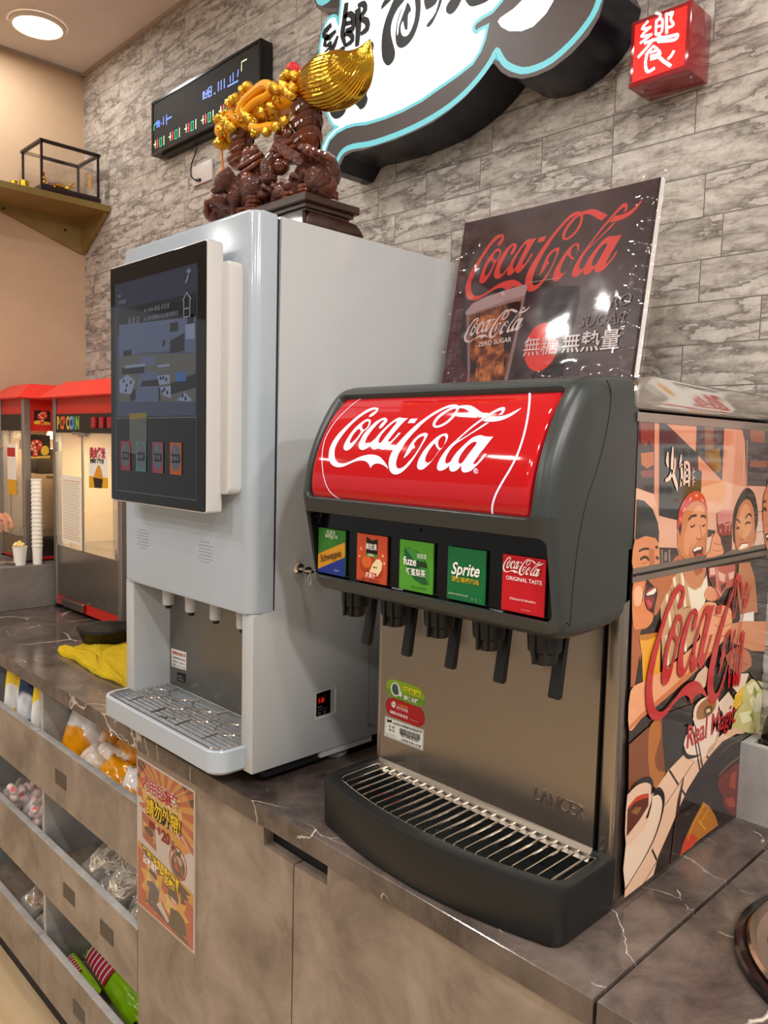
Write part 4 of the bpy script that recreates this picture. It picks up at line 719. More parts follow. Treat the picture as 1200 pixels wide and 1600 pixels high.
for k in range(23):
    x = gx0+(gx1-gx0)*k/22; t = (x-TX0-.04)/(TX1-TX0-.08); yf = .869-(.869-.842)*(1-(2*t-1)**2)
    tube(bm, [(x, yf+.001, gz+.003), (x, .966, gz+.003)], .0018, 6)
gg = obj('grille', bm, 'rod', tr)
bm = new(); rnd = random.Random(8)
for k in range(16): ball(bm, (rnd.uniform(-.95, -.58), rnd.uniform(.87, .96), CZ+.0315), .0022, 1, (1, 1, .4))
obj('water_drops', bm, 'chrome', tr)
# lettering pressed into the splash panel
SF = plane_map(1, .976, -1)
vs, fs = along('LANCER', [(-0.6578,1.1667),(-0.5721,1.1654)], .030, bold=.012)
bm = new(); V = [bm.verts.new(SF(a, b, -.0004)) for a, b in vs]
for f in fs: bm.faces.new([V[i] for i in f])
r = bmesh.ops.extrude_face_region(bm, geom=list(bm.faces))
for v in r['geom']:
    if isinstance(v, bmesh.types.BMVert): v.co.y -= .0022
obj('pressed_lettering', bm, 'splash', spl, smooth=25)
# stickers on the splash panel
def pill(l, n=4): return [tuple(q)[:2] for q in spline([(a, b, 0) for a, b in l], n, True)]
g1 = pill([(-0.9654,1.2803),(-0.9765,1.2744),(-0.9797,1.2643),(-0.9754,1.2537),(-0.9642,1.2471),(-0.9498,1.2467),(-0.9279,1.2471),(-0.8974,1.2481),(-0.8887,1.2538),(-0.8854,1.2647),(-0.8902,1.2746),(-0.9002,1.2806),(-0.9200,1.2820),(-0.9463,1.2815)])
g2 = pill([(-0.9610,1.2474),(-0.9738,1.2436),(-0.9803,1.2326),(-0.9779,1.2203),(-0.9679,1.2135),(-0.9486,1.2129),(-0.9051,1.2116),(-0.8946,1.2140),(-0.8867,1.2218),(-0.8865,1.2342),(-0.8928,1.2437),(-0.9004,1.2463),(-0.9217,1.2464),(-0.9452,1.2485)])
s1 = art('eco_sticker', [('#7f9a1e', [g1]), ('#61841c', [[(-0.9785,1.2611),(-0.9696,1.2615),(-0.9504,1.2621),(-0.9070,1.2615),(-0.8864,1.2622),(-0.8887,1.2538),(-0.8975,1.2486),(-0.9279,1.2476),(-0.9499,1.2472),(-0.9642,1.2476),(-0.9755,1.2541)]]), ('#c8ccc0', [pill([(-0.9588,1.2763),(-0.9667,1.2709),(-0.9683,1.2624),(-0.9645,1.2540),(-0.9548,1.2512),(-0.9485,1.2545),(-0.9422,1.2538),(-0.9401,1.2601),(-0.9442,1.2648),(-0.9476,1.2720),(-0.9525,1.2760)])]), ('#3e4a46', [pill([(-0.9584,1.2740),(-0.9642,1.2692),(-0.9648,1.2621),(-0.9613,1.2560),(-0.9541,1.2543),(-0.9487,1.2579),(-0.9497,1.2657),(-0.9523,1.2720)])])], SF, spl, label='green eco sticker')
K = ROT = -.0
letters('sticker_writing', [('#d8c814', along('愛地球!', [(-0.9382,1.2642),(-0.8959,1.2654)], .0125, bold=.05)), ('#dcdcd4', along('環保冷媒', [(-0.9356,1.2520),(-0.9003,1.2519)], .0088, bold=.03))], SF, s1, h0=.0010)
s2 = art('service_sticker', [('#a3161c', [g2]), ('#d8d0cc', [pill([(-0.9608,1.2414),(-0.9652,1.2376),(-0.9653,1.2329),(-0.9612,1.2299),(-0.9569,1.2316),(-0.9552,1.2367),(-0.9568,1.2407)])])], SF, spl, label='red service phone sticker')
letters('sticker_writing', [('#d8742c', along('客戶服務專線', [(-0.9510,1.2354),(-0.9244,1.2366)], .0058, bold=.03)), ('#e4c8c4', along('飲機維修專線', [(-0.9521,1.2303),(-0.9242,1.2304)], .0058, bold=.03)), ('#e8d8d4', along('0800-018-818', [(-0.9681,1.2187),(-0.9246,1.2188)], .0075, bold=.03)), ('#7a5a58', along('太古', [(-0.9638,1.2342),(-0.9571,1.2348)], .0035)), ('#c8a8a0', along('WWW', [(-0.9199,1.2190),(-0.8993,1.2189)], .003))], SF, s2, h0=.0010)
s3 = art('asset_label', [('#dedcd2', [[(-0.9805,1.2099),(-0.8858,1.2103),(-0.8868,1.1734),(-0.9820,1.1732)]]), ('#2a2a28', outline([(-0.9783,1.2086),(-0.8873,1.2087),(-0.8882,1.1750),(-0.9803,1.1751),(-0.9783,1.2086)], .0008)), ('#111111', [[(-0.9758,1.2061),(-0.9700,1.2048),(-0.9636,1.2071),(-0.9639,1.2012),(-0.9691,1.2009),(-0.9752,1.1998)]])], SF, spl, label='white asset label with barcode')
a0, a1 = [(-0.9426,1.1984),(-0.8941,1.2000)]
bars = []; rb = random.Random(5); t = 0
while t < 1:
    wv = rb.choice((.008, .014, .02)); x0 = a0[0]+(a1[0]-a0[0])*t; x1 = x0+(a1[0]-a0[0])*wv; z = a0[1]+(a1[1]-a0[1])*t; bars.append(rct(x0, x1, z-.0105, z)); t += wv+rb.choice((.009, .015))
art('barcode', [('#1a1a1a', bars)], SF, s3, h0=.0014)
letters('label_writing', [('#1c1c1c', along('BZ106D0202', [(-0.9397,1.1844),(-0.8973,1.1855)], .0085, bold=.01)), ('#2a2a2a', along('太古可口可樂(股)公司台灣廠', [(-0.9610,1.2008),(-0.8897,1.2030)], .0048, bold=.02)), ('#2a2a2a', along('財 機', [(-0.9704,1.1923),(-0.9559,1.1929)], .0050)), ('#2a2a2a', along('編 號', [(-0.9702,1.1859),(-0.9557,1.1865)], .0050)), ('#2a2a2a', along('非 經 許 可 禁 止 轉 讓', [(-0.9379,1.1771),(-0.8918,1.1776)], .0045, bold=.02)), ('#4a4a4a', along('LANCER500 TU', [(-0.9777,1.1782),(-0.9498,1.1789)], .0026))], SF, s3, h0=.0012)
# ---------------------------------------------------------------- printed side panels
SX = HX1+.0004; SPM = plane_map(0, SX, 1)
def sk(l, w, n=3): return stroke([(a, b, 0) for a, b in l], w, n)
up = art('upper_side_print', [
 ('g#cf8a6c', [[(0.9916,1.7391),(1.0697,1.7396),(1.2888,1.7411),(1.4535,1.7416),(1.4904,1.5285),(1.2228,1.5294),(0.9968,1.5283),(0.9958,1.5730),(0.9937,1.6439)]]),
 ('g#dba58a', [[(0.9938,1.6430),(1.0456,1.6334),(1.0643,1.6023),(1.1188,1.5937),(1.1471,1.6349),(1.2778,1.6481),(1.3562,1.6382),(1.4718,1.6359),(1.4904,1.5287),(1.2228,1.5294),(1.0699,1.5287),(1.0329,1.5284),(0.9955,1.5757)]]),
 ('g#33242a', [[(0.9919,1.7391),(1.0350,1.7393),(1.0456,1.6338),(0.9937,1.6439)]]), ('g#7a3a34', [[(0.9934,1.7386),(1.0321,1.7388),(1.0373,1.6981),(1.0215,1.7084),(1.0145,1.6995),(1.0015,1.7045)], [(1.0020,1.6664),(1.0399,1.6679),(1.0404,1.6572),(1.0082,1.6576)]]), ('g#b06238', [[(1.0012,1.6907),(1.0372,1.6927),(1.0392,1.6750),(1.0214,1.6697),(1.0046,1.6750)]]),
 ('g#323639', [[(1.0488,1.7391),(1.0592,1.7374),(1.1780,1.6903),(1.1818,1.6675),(1.1948,1.6639),(1.1959,1.6218),(1.1188,1.5937),(1.0631,1.6027)]]), ('g#25282b', [[(1.0592,1.6407),(1.1942,1.6415),(1.1959,1.6218),(1.1500,1.6118),(1.0612,1.6225)], [(1.0627,1.6097),(1.1250,1.6108),(1.1187,1.5945),(1.0630,1.6031)]]),
 ('g#3b3b40', [[(1.1680,1.7399),(1.2668,1.7406),(1.2702,1.6498),(1.1697,1.6931)]]), ('g#7c5848', [[(1.1945,1.7398),(1.2264,1.7401),(1.2343,1.6668),(1.2025,1.6803)]]), ('g#85601f', [[(1.2087,1.6945),(1.2530,1.7018),(1.2663,1.6666),(1.2517,1.6606),(1.2241,1.6728)]]),
 ('g#453c3c', [[(1.3323,1.7408),(1.4535,1.7416),(1.4718,1.6359),(1.3722,1.6396),(1.3502,1.7171)]]), ('g#8f5240', [[(1.3679,1.7345),(1.4353,1.7344),(1.4362,1.7123),(1.3767,1.7134)], [(1.3765,1.6811),(1.4562,1.6812),(1.4552,1.6700),(1.3782,1.6703)]]),
 ('g#e9c9ae', [sk([(1.3506,1.7150),(1.3505,1.6405)], .0018, 0), sk([(1.3600,1.7162),(1.3708,1.6412)], .0012, 0)]),
 ('g#3d302d', [[(1.0694,1.5568),(1.1239,1.5520),(1.1334,1.5417),(1.1102,1.5293),(1.0725,1.5295)]]), ('g#84766c', [[(1.0748,1.5534),(1.0787,1.5331),(1.0819,1.5328),(1.0788,1.5531)], [(1.0975,1.5517),(1.1010,1.5320),(1.1059,1.5316),(1.1028,1.5513)], [(1.0859,1.5492),(1.0862,1.5361),(1.0949,1.5361),(1.0927,1.5487)]]),
 ('g#d9b9a3', [[(1.2250,1.5646),(1.2469,1.5591),(1.2399,1.5413),(1.2242,1.5364)], [(1.4217,1.5745),(1.4818,1.5783),(1.4903,1.5292),(1.4207,1.5286)]]), ('g#3a2620', [[(1.2238,1.5738),(1.2573,1.5698),(1.2534,1.5638),(1.2459,1.5664),(1.2394,1.5617),(1.2256,1.5605)], sk([(1.4218,1.5566),(1.4597,1.5566)], .001, 0), sk([(1.4245,1.5923),(1.4477,1.5924)], .001, 0)]),
 ('g#b4683a', [[(1.1041,1.5293),(1.1213,1.5388),(1.1375,1.5423),(1.1604,1.5293)]]),
 ('g#c87a4c', [[(1.1245,1.5805),(1.1235,1.5654),(1.1291,1.5497),(1.1399,1.5402),(1.1433,1.5293),(1.2180,1.5312),(1.2253,1.5525),(1.2261,1.5807),(1.2202,1.6031),(1.2064,1.6175),(1.1835,1.6213),(1.1537,1.6164),(1.1345,1.6009)]], 3),
 ('g#da9266', [[(1.1534,1.5846),(1.1763,1.6088),(1.2029,1.6097),(1.2171,1.5892),(1.2175,1.5691),(1.1959,1.5605),(1.1753,1.5481),(1.1593,1.5376),(1.1444,1.5543)]], 3),
 ('g#a2522e', [sk([(1.1953,1.5824),(1.2052,1.5649),(1.2006,1.5592),(1.1859,1.5622)], .0022), sk([(1.1746,1.5541),(1.1651,1.5430),(1.1727,1.5346)], .0018), sk([(1.2186,1.5610),(1.2225,1.5486),(1.2169,1.5390)], .0018), [(1.1400,1.5392),(1.1602,1.5307),(1.1953,1.5307),(1.2169,1.5390),(1.2171,1.5309),(1.1434,1.5289)]]),
 ('g#34201a', [sk([(1.1568,1.5918),(1.1669,1.5971),(1.1844,1.5975)], .0042), sk([(1.1980,1.5957),(1.2117,1.5951),(1.2172,1.5912)], .0042), sk([(1.1645,1.5821),(1.1712,1.5807),(1.1805,1.5832)], .0028), sk([(1.2046,1.5803),(1.2123,1.5802),(1.2166,1.5820)], .0028), [(1.1244,1.5815),(1.1357,1.5913),(1.1351,1.5789),(1.1322,1.5686)]]),
 ('g#4d0f10', [[(1.1770,1.5456),(1.1930,1.5484),(1.2094,1.5476),(1.2137,1.5422),(1.2076,1.5337),(1.1953,1.5307),(1.1836,1.5356)]], 3), ('g#efe2cc', [[(1.1783,1.5455),(1.1930,1.5484),(1.2076,1.5473),(1.2062,1.5438),(1.1936,1.5436),(1.1823,1.5417)]]), ('g#b9362f', [[(1.1880,1.5357),(1.1989,1.5380),(1.2073,1.5357),(1.2021,1.5305),(1.1931,1.5309)]], 3),
 ('g#bf3a34', [[(1.1221,1.5797),(1.1214,1.5996),(1.1305,1.6163),(1.1478,1.6291),(1.1707,1.6350),(1.1932,1.6321),(1.2113,1.6213),(1.2214,1.6010),(1.2069,1.6136),(1.1837,1.6199),(1.1601,1.6162),(1.1403,1.6045),(1.1309,1.5897)]], 3), ('g#e08c80', [[(1.1338,1.6067),(1.1415,1.6121),(1.1452,1.6091),(1.1383,1.6036)], [(1.1528,1.6232),(1.1609,1.6268),(1.1636,1.6229),(1.1566,1.6202)], [(1.1735,1.6303),(1.1846,1.6296),(1.1828,1.6262),(1.1749,1.6264)], [(1.1965,1.6238),(1.2061,1.6195),(1.2037,1.6172),(1.1960,1.6208)], [(1.1260,1.5956),(1.1297,1.5993),(1.1312,1.5935),(1.1275,1.5899)]]),
 ('g#d3865a', [[(0.9957,1.5736),(1.0248,1.5766),(1.0551,1.5718),(1.0656,1.5600),(1.0698,1.5431),(1.0647,1.5302),(0.9967,1.5294)]], 3), ('g#b5683c', [[(1.0352,1.5586),(1.0524,1.5555),(1.0568,1.5322),(1.0406,1.5324)], sk([(1.0173,1.5376),(1.0263,1.5386),(1.0338,1.5374)], .0015)]),
 ('g#2e3133', [[(0.9964,1.6282),(1.0160,1.6254),(1.0423,1.6123),(1.0588,1.5934),(1.0643,1.5785),(1.0649,1.5629),(1.0551,1.5714),(1.0248,1.5764),(0.9976,1.5724)]]), ('g#2a1a14', [sk([(1.0082,1.5562),(1.0206,1.5583),(1.0364,1.5576)], .0035), sk([(1.0558,1.5589),(1.0629,1.5569)], .004), sk([(1.0130,1.5443),(1.0243,1.5469),(1.0349,1.5442),(1.0372,1.5404)], .004), sk([(1.0582,1.5441),(1.0674,1.5405)], .004)]),
 ('g#2a2523', [[(1.3257,1.5625),(1.3222,1.5924),(1.3336,1.6132),(1.3572,1.6318),(1.3783,1.6352),(1.4051,1.6240),(1.4238,1.5968),(1.4271,1.5698),(1.4143,1.5504),(1.4044,1.5421),(1.3392,1.5423)]], 3),
 ('g#c27a4e', [[(1.3320,1.5621),(1.3329,1.5834),(1.3429,1.6044),(1.3652,1.6154),(1.3874,1.6131),(1.4074,1.5930),(1.4157,1.5592),(1.4158,1.5413),(1.3949,1.5312),(1.3515,1.5310),(1.3385,1.5402)]], 3), ('g#d89263', [[(1.3422,1.5744),(1.3562,1.6038),(1.3773,1.6074),(1.3915,1.5871),(1.4007,1.5645),(1.3809,1.5503),(1.3596,1.5474)]], 3), ('g#b66a40', [[(1.4128,1.5594),(1.4242,1.5598),(1.4251,1.5474),(1.4177,1.5367)]]),
 ('g#2b1a14', [sk([(1.3304,1.5831),(1.3409,1.5830),(1.3508,1.5771)], .0032), sk([(1.3701,1.5837),(1.3854,1.5907),(1.3984,1.5857)], .0035), sk([(1.3342,1.5684),(1.3429,1.5696),(1.3501,1.5675)], .0035), sk([(1.3717,1.5739),(1.3822,1.5766),(1.3946,1.5748)], .0035), sk([(1.3596,1.5648),(1.3580,1.5507),(1.3704,1.5477)], .0014)]), ('g#efe3d0', [[(1.3508,1.5354),(1.3634,1.5406),(1.3908,1.5395),(1.3877,1.5349),(1.3594,1.5317)]]), ('g#9a3a2c', [sk([(1.3496,1.5361),(1.3632,1.5415),(1.3924,1.5403)], .0018)]),
 ('g#c87d74', [[(1.2558,1.5979),(1.2844,1.6020),(1.3160,1.6001),(1.3222,1.5339),(1.2860,1.5294),(1.2663,1.5579)]]), ('g#8c2a22', [[(1.2596,1.5809),(1.3178,1.5810),(1.3197,1.5543),(1.2687,1.5577)]]), ('g#32120f', [[(1.2654,1.5641),(1.2856,1.5597),(1.3189,1.5597),(1.3223,1.5337),(1.2875,1.5297),(1.2717,1.5471)]]), ('g#e2a898', [sk([(1.2633,1.5787),(1.2775,1.5820),(1.2930,1.5770),(1.3155,1.5790)], .0016), sk([(1.2701,1.5721),(1.2759,1.5655)], .002, 0), sk([(1.2932,1.5760),(1.2922,1.5656)], .002, 0), sk([(1.3080,1.5783),(1.3073,1.5657)], .002, 0)]),
 ('g#dd9269', [[(1.2485,1.5648),(1.2578,1.5666),(1.2736,1.5574),(1.2784,1.5477),(1.2861,1.5388),(1.2860,1.5298),(1.2229,1.5288),(1.2378,1.5394),(1.2408,1.5514)]], 2), ('g#a85a36', [sk([(1.2504,1.5507),(1.2679,1.5464),(1.2785,1.5471)], .0014), sk([(1.2470,1.5407),(1.2645,1.5363),(1.2839,1.5375)], .0014)]),
 ('g#c8794f', [[(1.4453,1.6139),(1.4580,1.6362),(1.4702,1.6450),(1.4902,1.5296),(1.4714,1.5296),(1.4530,1.5683)]], 3), ('g#2a1814', [sk([(1.4475,1.5935),(1.4527,1.5979),(1.4624,1.5929)], .006), [(1.4635,1.5518),(1.4862,1.5527),(1.4879,1.5433),(1.4719,1.5374)], sk([(1.4449,1.6094),(1.4577,1.6101)], .005, 0)]), ('g#efe3d0', [[(1.4683,1.5480),(1.4866,1.5508),(1.4875,1.5456),(1.4725,1.5443)]]),
], SPM, cm, h0=.0006)
art('hotpot_characters', [('g#e7c3ae', [sk(l, w_, 3) for l, w_ in (([(1.0770,1.6931),(1.0766,1.6804),(1.0808,1.6713)], [.004, .008, .003]), ([(1.0919,1.7006),(1.0919,1.6841),(1.0940,1.6657),(1.1083,1.6470),(1.1136,1.6366)], [.003, .008, .008, .008, .002]), ([(1.0938,1.6676),(1.0872,1.6566),(1.0740,1.6522)], [.006, .008, .004]), ([(1.0998,1.6842),(1.1017,1.6749),(1.1003,1.6638)], [.003, .006, .003]),
  ([(1.1194,1.6898),(1.1185,1.6805),(1.1153,1.6730)], [.003, .006, .003]), ([(1.1153,1.6730),(1.1255,1.6740)], .005), ([(1.1215,1.6730),(1.1254,1.6580),(1.1231,1.6430)], [.006, .007, .004]), ([(1.1201,1.6506),(1.1321,1.6541)], .004), ([(1.1310,1.6796),(1.1348,1.6655),(1.1333,1.6447)], [.004, .007, .005]), ([(1.1332,1.6787),(1.1454,1.6749),(1.1493,1.6577),(1.1504,1.6424)], [.004, .006, .007, .004]), ([(1.1346,1.6673),(1.1456,1.6673)], .004), ([(1.1358,1.6579),(1.1483,1.6587)], .004), ([(1.1369,1.6493),(1.1473,1.6501)], .004),
  ([(1.1619,1.6701),(1.1630,1.6614)], .0015), ([(1.1584,1.6634),(1.1681,1.6652)], .0015), ([(1.1619,1.6595),(1.1640,1.6431)], .0018), ([(1.1584,1.6538),(1.1694,1.6556)], .0015), ([(1.1604,1.6480),(1.1692,1.6498)], .0015))]), ('g#8a3a30', [sk(l, .0012, 0) for l in ([(1.1059,1.6266),(1.1115,1.6208)], [(1.1151,1.6244),(1.1216,1.6214)], [(1.1233,1.6241),(1.1288,1.6202)])])], SPM, up, h0=.0021)
low = art('lower_side_print', [
 ('g#281915', [[(0.9979,1.5175),(1.2250,1.5130),(1.4941,1.5074),(1.5590,1.1331)]+[(1.5522,1.1724),(1.4128,1.1861),(1.4126,1.0477),(1.1931,1.0522),(1.0178,1.0499),(1.0110,1.2470)]]),
 ('g#3d3838', [[(1.3763,1.5100),(1.4941,1.5074),(1.5153,1.3849),(1.4628,1.3970),(1.4142,1.4808)]]), ('g#57504e', [sk([(1.4538,1.4860),(1.4977,1.4865)], .003, 0), sk([(1.4585,1.4579),(1.5027,1.4578)], .003, 0), sk([(1.4649,1.4200),(1.5098,1.4166)], .002, 0)]),
 ('g#a85c34', [[(1.0026,1.4540),(1.0289,1.4444),(1.0230,1.4310),(1.0326,1.4092),(1.0296,1.3857),(1.0172,1.3641),(1.0070,1.3653)]]), ('g#160c0a', [[(1.0274,1.4064),(1.0410,1.3762),(1.0175,1.3613)], [(1.0712,1.4723),(1.0870,1.4532),(1.0857,1.4297),(1.0737,1.4325),(1.0635,1.4546)]]),
 ('g#b5673c', [[(1.0360,1.5165),(1.1282,1.5156),(1.1264,1.5039),(1.0994,1.4839),(1.0833,1.4688),(1.0727,1.4589),(1.0628,1.4612),(1.0678,1.4783),(1.0704,1.4966)]], 2),
 ('g#da8450', [[(0.9990,1.5171),(1.0349,1.5164),(1.0344,1.5007),(1.0324,1.4845),(1.0429,1.4700),(1.0612,1.4614),(1.0594,1.4505),(1.0457,1.4441),(1.0271,1.4446),(1.0045,1.4534)]], 3), ('g#efb088', [[(1.0028,1.5042),(1.0206,1.5058),(1.0277,1.4905),(1.0198,1.4788),(1.0051,1.4824)]], 3),
 ('g#7f1a1a', [[(1.0341,1.4894),(1.0600,1.4863),(1.0608,1.4792),(1.0560,1.4705),(1.0477,1.4675),(1.0385,1.4764)]], 2), ('g#c2453c', [[(1.0350,1.4947),(1.0399,1.4973),(1.0583,1.5017),(1.0655,1.4990),(1.0603,1.5005),(1.0439,1.4950)], [(1.0377,1.4838),(1.0459,1.4838),(1.0571,1.4778),(1.0540,1.4717),(1.0473,1.4712)]]), ('g#f2e6d4', [[(1.0367,1.4931),(1.0632,1.4993),(1.0675,1.4947),(1.0596,1.4904),(1.0407,1.4904)]]), ('g#3a1c12', [sk([(1.0364,1.5132),(1.0298,1.4957),(1.0267,1.4834)], .0022)]),
 ('g#e39f28', [[(1.0224,1.4366),(1.0506,1.4337),(1.0796,1.4316),(1.0869,1.4263),(1.0919,1.3684),(1.0409,1.3659),(1.0342,1.4053)]]), ('g#b8741c', [[(1.0224,1.4366),(1.0777,1.4319),(1.0821,1.4274),(1.0477,1.4253),(1.0269,1.4285)]]),
 ('g#c69a70', [[(1.0901,1.4262),(1.0819,1.4709),(1.1064,1.4926),(1.1291,1.5151),(1.1491,1.5171),(1.1706,1.5170),(1.1926,1.4830),(1.2221,1.5000),(1.2386,1.4819),(1.2277,1.4586),(1.2167,1.4026),(1.1525,1.3849),(1.1004,1.3707)]]), ('g#eedcc0', [sk(l, .0075, 0) for l in ([(1.1450,1.5155),(1.1627,1.4587)], [(1.1188,1.5085),(1.1432,1.4612)], [(1.0992,1.4858),(1.1230,1.4211)], [(1.1064,1.4237),(1.1161,1.3756)], [(1.1661,1.4145),(1.1738,1.3872)])]), ('g#8a5a38', [sk(l, .0016, 0) for l in ([(1.1327,1.5128),(1.1564,1.4575)], [(1.1103,1.4941),(1.1486,1.4172)], [(1.1400,1.4185),(1.1520,1.3889)], [(1.1565,1.4571),(1.1782,1.4571)])]),
 ('g#eadfc8', [[(1.1662,1.4899),(1.1929,1.4805),(1.2151,1.4835),(1.2322,1.5011),(1.2395,1.4818),(1.2324,1.4580),(1.2108,1.4301),(1.1888,1.4433)]]), ('g#c27c50', [[(1.1491,1.5171),(1.2200,1.5161),(1.2272,1.5036),(1.2188,1.4902),(1.2014,1.4840),(1.1811,1.4858),(1.1588,1.5005)]], 3), ('g#a3562f', [[(1.1794,1.5166),(1.2200,1.5161),(1.2166,1.5067),(1.1945,1.5028)]]),
 ('g#b8754c', [[(1.3576,1.5083),(1.4045,1.5064),(1.4324,1.4744),(1.4555,1.4119),(1.3741,1.4116),(1.3563,1.4647)]]), ('g#e8e2da', [[(1.3715,1.4182),(1.4363,1.4156),(1.4404,1.3973),(1.3734,1.4054)]]), ('g#1c1413', [[(1.3355,1.4453),(1.3631,1.4551),(1.3784,1.4088),(1.3492,1.4062)]]),
 ('g#b85a48', [[(1.2368,1.5119),(1.3418,1.5080),(1.3472,1.4722),(1.3097,1.4699),(1.2810,1.4537),(1.2688,1.4640),(1.2404,1.4961)]]), ('g#e0b09c', [[(1.2418,1.5104),(1.2608,1.5107),(1.2649,1.4989),(1.2457,1.4987)], [(1.2740,1.5032),(1.3052,1.4938),(1.3019,1.4814),(1.2811,1.4878)], [(1.3152,1.4950),(1.3382,1.4971),(1.3398,1.4861),(1.3220,1.4836)], sk([(1.2682,1.5100),(1.2757,1.4737),(1.2952,1.4588)], .002, 0)]), ('g#5a1a14', [[(1.2414,1.4960),(1.2643,1.4958),(1.2702,1.4785),(1.2585,1.4756)], [(1.2873,1.4787),(1.3122,1.4803),(1.3035,1.4706),(1.2917,1.4655)]]),
 ('g#e6a074', [[(1.0051,1.3593),(1.0409,1.3665),(1.0905,1.3702),(1.1325,1.3765),(1.1783,1.3865),(1.2172,1.3984),(1.2208,1.4061),(1.2046,1.4249),(1.2071,1.4408),(1.2238,1.4529),(1.2420,1.4568),(1.2623,1.4480),(1.3128,1.4416),(1.3378,1.4297),(1.3442,1.4113),(1.3308,1.3892),(1.2731,1.3705),(1.2189,1.3507),(1.1585,1.3358),(1.0979,1.3228),(1.0410,1.3121),(1.0072,1.3027)]], 3), ('g#c9713f', [[(1.2731,1.3705),(1.2189,1.3507),(1.1585,1.3358),(1.0979,1.3228),(1.0410,1.3121),(1.0072,1.3027),(1.0073,1.3092),(1.0402,1.3202),(1.1165,1.3364),(1.1999,1.3562),(1.2533,1.3738)]]), ('g#b9683e', [sk(l, .0016, 2) for l in ([(1.2644,1.4331),(1.2900,1.4254),(1.3098,1.4269)], [(1.2717,1.4152),(1.3027,1.4064),(1.3384,1.4078)], [(1.2791,1.3971),(1.3101,1.3902),(1.3304,1.3914)], [(1.2285,1.4523),(1.2258,1.4383),(1.2131,1.4298)])]),
 ('g#dd9167', [[(1.2263,1.4690),(1.2386,1.4819),(1.2582,1.4777),(1.2747,1.4633),(1.2710,1.4553),(1.2417,1.4589)]], 2), ('g#e0a070', [[(1.2285,1.4523),(1.2420,1.4568),(1.2716,1.4511),(1.2778,1.4418),(1.2644,1.4331),(1.2353,1.4370)]], 2),
 ('g#cf8a60', [[(1.3411,1.4074),(1.3928,1.4045),(1.5150,1.3868),(1.5252,1.3279),(1.4362,1.3448),(1.3771,1.3642),(1.3431,1.3763)]]), ('g#b7673f', [[(1.3254,1.3551),(1.3718,1.3628),(1.4247,1.3449),(1.4407,1.3166),(1.3849,1.3131),(1.3445,1.3319)]], 2), ('g#8a4426', [sk([(1.3321,1.3451),(1.3687,1.3476),(1.4033,1.3371)], .0022), sk([(1.3496,1.3331),(1.3820,1.3318),(1.4226,1.3222)], .0022)]),
 ('g#d9b79b', [[(1.2032,1.3310),(1.2197,1.3443),(1.2467,1.3518),(1.2599,1.3431),(1.2514,1.3172),(1.2239,1.3123)]]), ('g#17100e', [[(1.2626,1.3405),(1.3116,1.3444),(1.3448,1.3296),(1.3421,1.3123),(1.2933,1.2958),(1.2627,1.3042)], [(1.1040,1.3038),(1.1893,1.2989),(1.2261,1.2951),(1.2117,1.2648),(1.1048,1.2968)]]),
 ('g#e9cfb8', [[(1.3578,1.2958),(1.3846,1.2791),(1.4124,1.2791),(1.4311,1.3044),(1.3962,1.3110)], [(1.3059,1.2778),(1.3455,1.2894),(1.3758,1.2650),(1.3626,1.2452),(1.3253,1.2493)]]),
 ('g#e3b423', [[(1.3702,1.2594),(1.3741,1.2767),(1.4028,1.2868),(1.4302,1.2743),(1.4051,1.2541),(1.3838,1.2484)]]), ('g#cdc27c', [[(1.4115,1.2851),(1.4446,1.2925),(1.4949,1.2768),(1.5388,1.2497),(1.5544,1.1593),(1.3668,1.2170),(1.3790,1.2438),(1.4105,1.2552)]]), ('g#ece6b8', [[(1.4231,1.2827),(1.4575,1.2853),(1.4892,1.2743),(1.4734,1.2608),(1.4373,1.2659)], [(1.4388,1.2562),(1.4858,1.2582),(1.5337,1.2311),(1.5172,1.2176),(1.4671,1.2263)], [(1.3961,1.2400),(1.4484,1.2329),(1.4695,1.2115),(1.4165,1.2167)]]), ('g#8f9a3a', [[(1.4591,1.2755),(1.4792,1.2620),(1.4692,1.2497),(1.4550,1.2646)], [(1.5095,1.2266),(1.5373,1.2106),(1.5202,1.1997)], [(1.4435,1.2269),(1.4609,1.2277),(1.4703,1.2065)]]), ('g#1a1412', [sk([(1.4367,1.3057),(1.5040,1.2593)], .004, 0), sk([(1.4968,1.3016),(1.5108,1.2555)], .002, 0)]),
 # table and crockery
 ('g#7f431f', [[(1.0075,1.2823),(1.0581,1.2933),(1.0928,1.2967),(1.1053,1.2996),(1.1095,1.2633),(1.1255,1.2088),(1.0966,1.1917),(1.0849,1.2069),(1.0624,1.2173),(1.0359,1.2182),(1.0134,1.2088)]]), ('g#b06826', [[(1.0693,1.2964),(1.0965,1.2997),(1.1038,1.2706),(1.0871,1.2416),(1.1017,1.2179),(1.1255,1.2088),(1.0966,1.1917),(1.0735,1.2219),(1.0644,1.2707)]], 2), ('g#2b2826', [[(1.1049,1.2958),(1.2079,1.2584),(1.1856,1.2219),(1.1362,1.2099),(1.1255,1.2088),(1.1095,1.2633)]]),
 ('g#e7bd9d', [[(1.1362,1.2103),(1.1857,1.2214),(1.2290,1.2015),(1.2663,1.2067),(1.3397,1.2213),(1.3887,1.2164),(1.4314,1.1944),(1.3316,1.2054),(1.2785,1.1882),(1.2416,1.1767),(1.2069,1.1590),(1.1825,1.1391),(1.1590,1.1175),(1.1249,1.0839),(1.1037,1.0547),(1.0682,1.0536),(1.0175,1.0534),(1.0140,1.1519),(1.0769,1.1543),(1.0966,1.1917)]]),
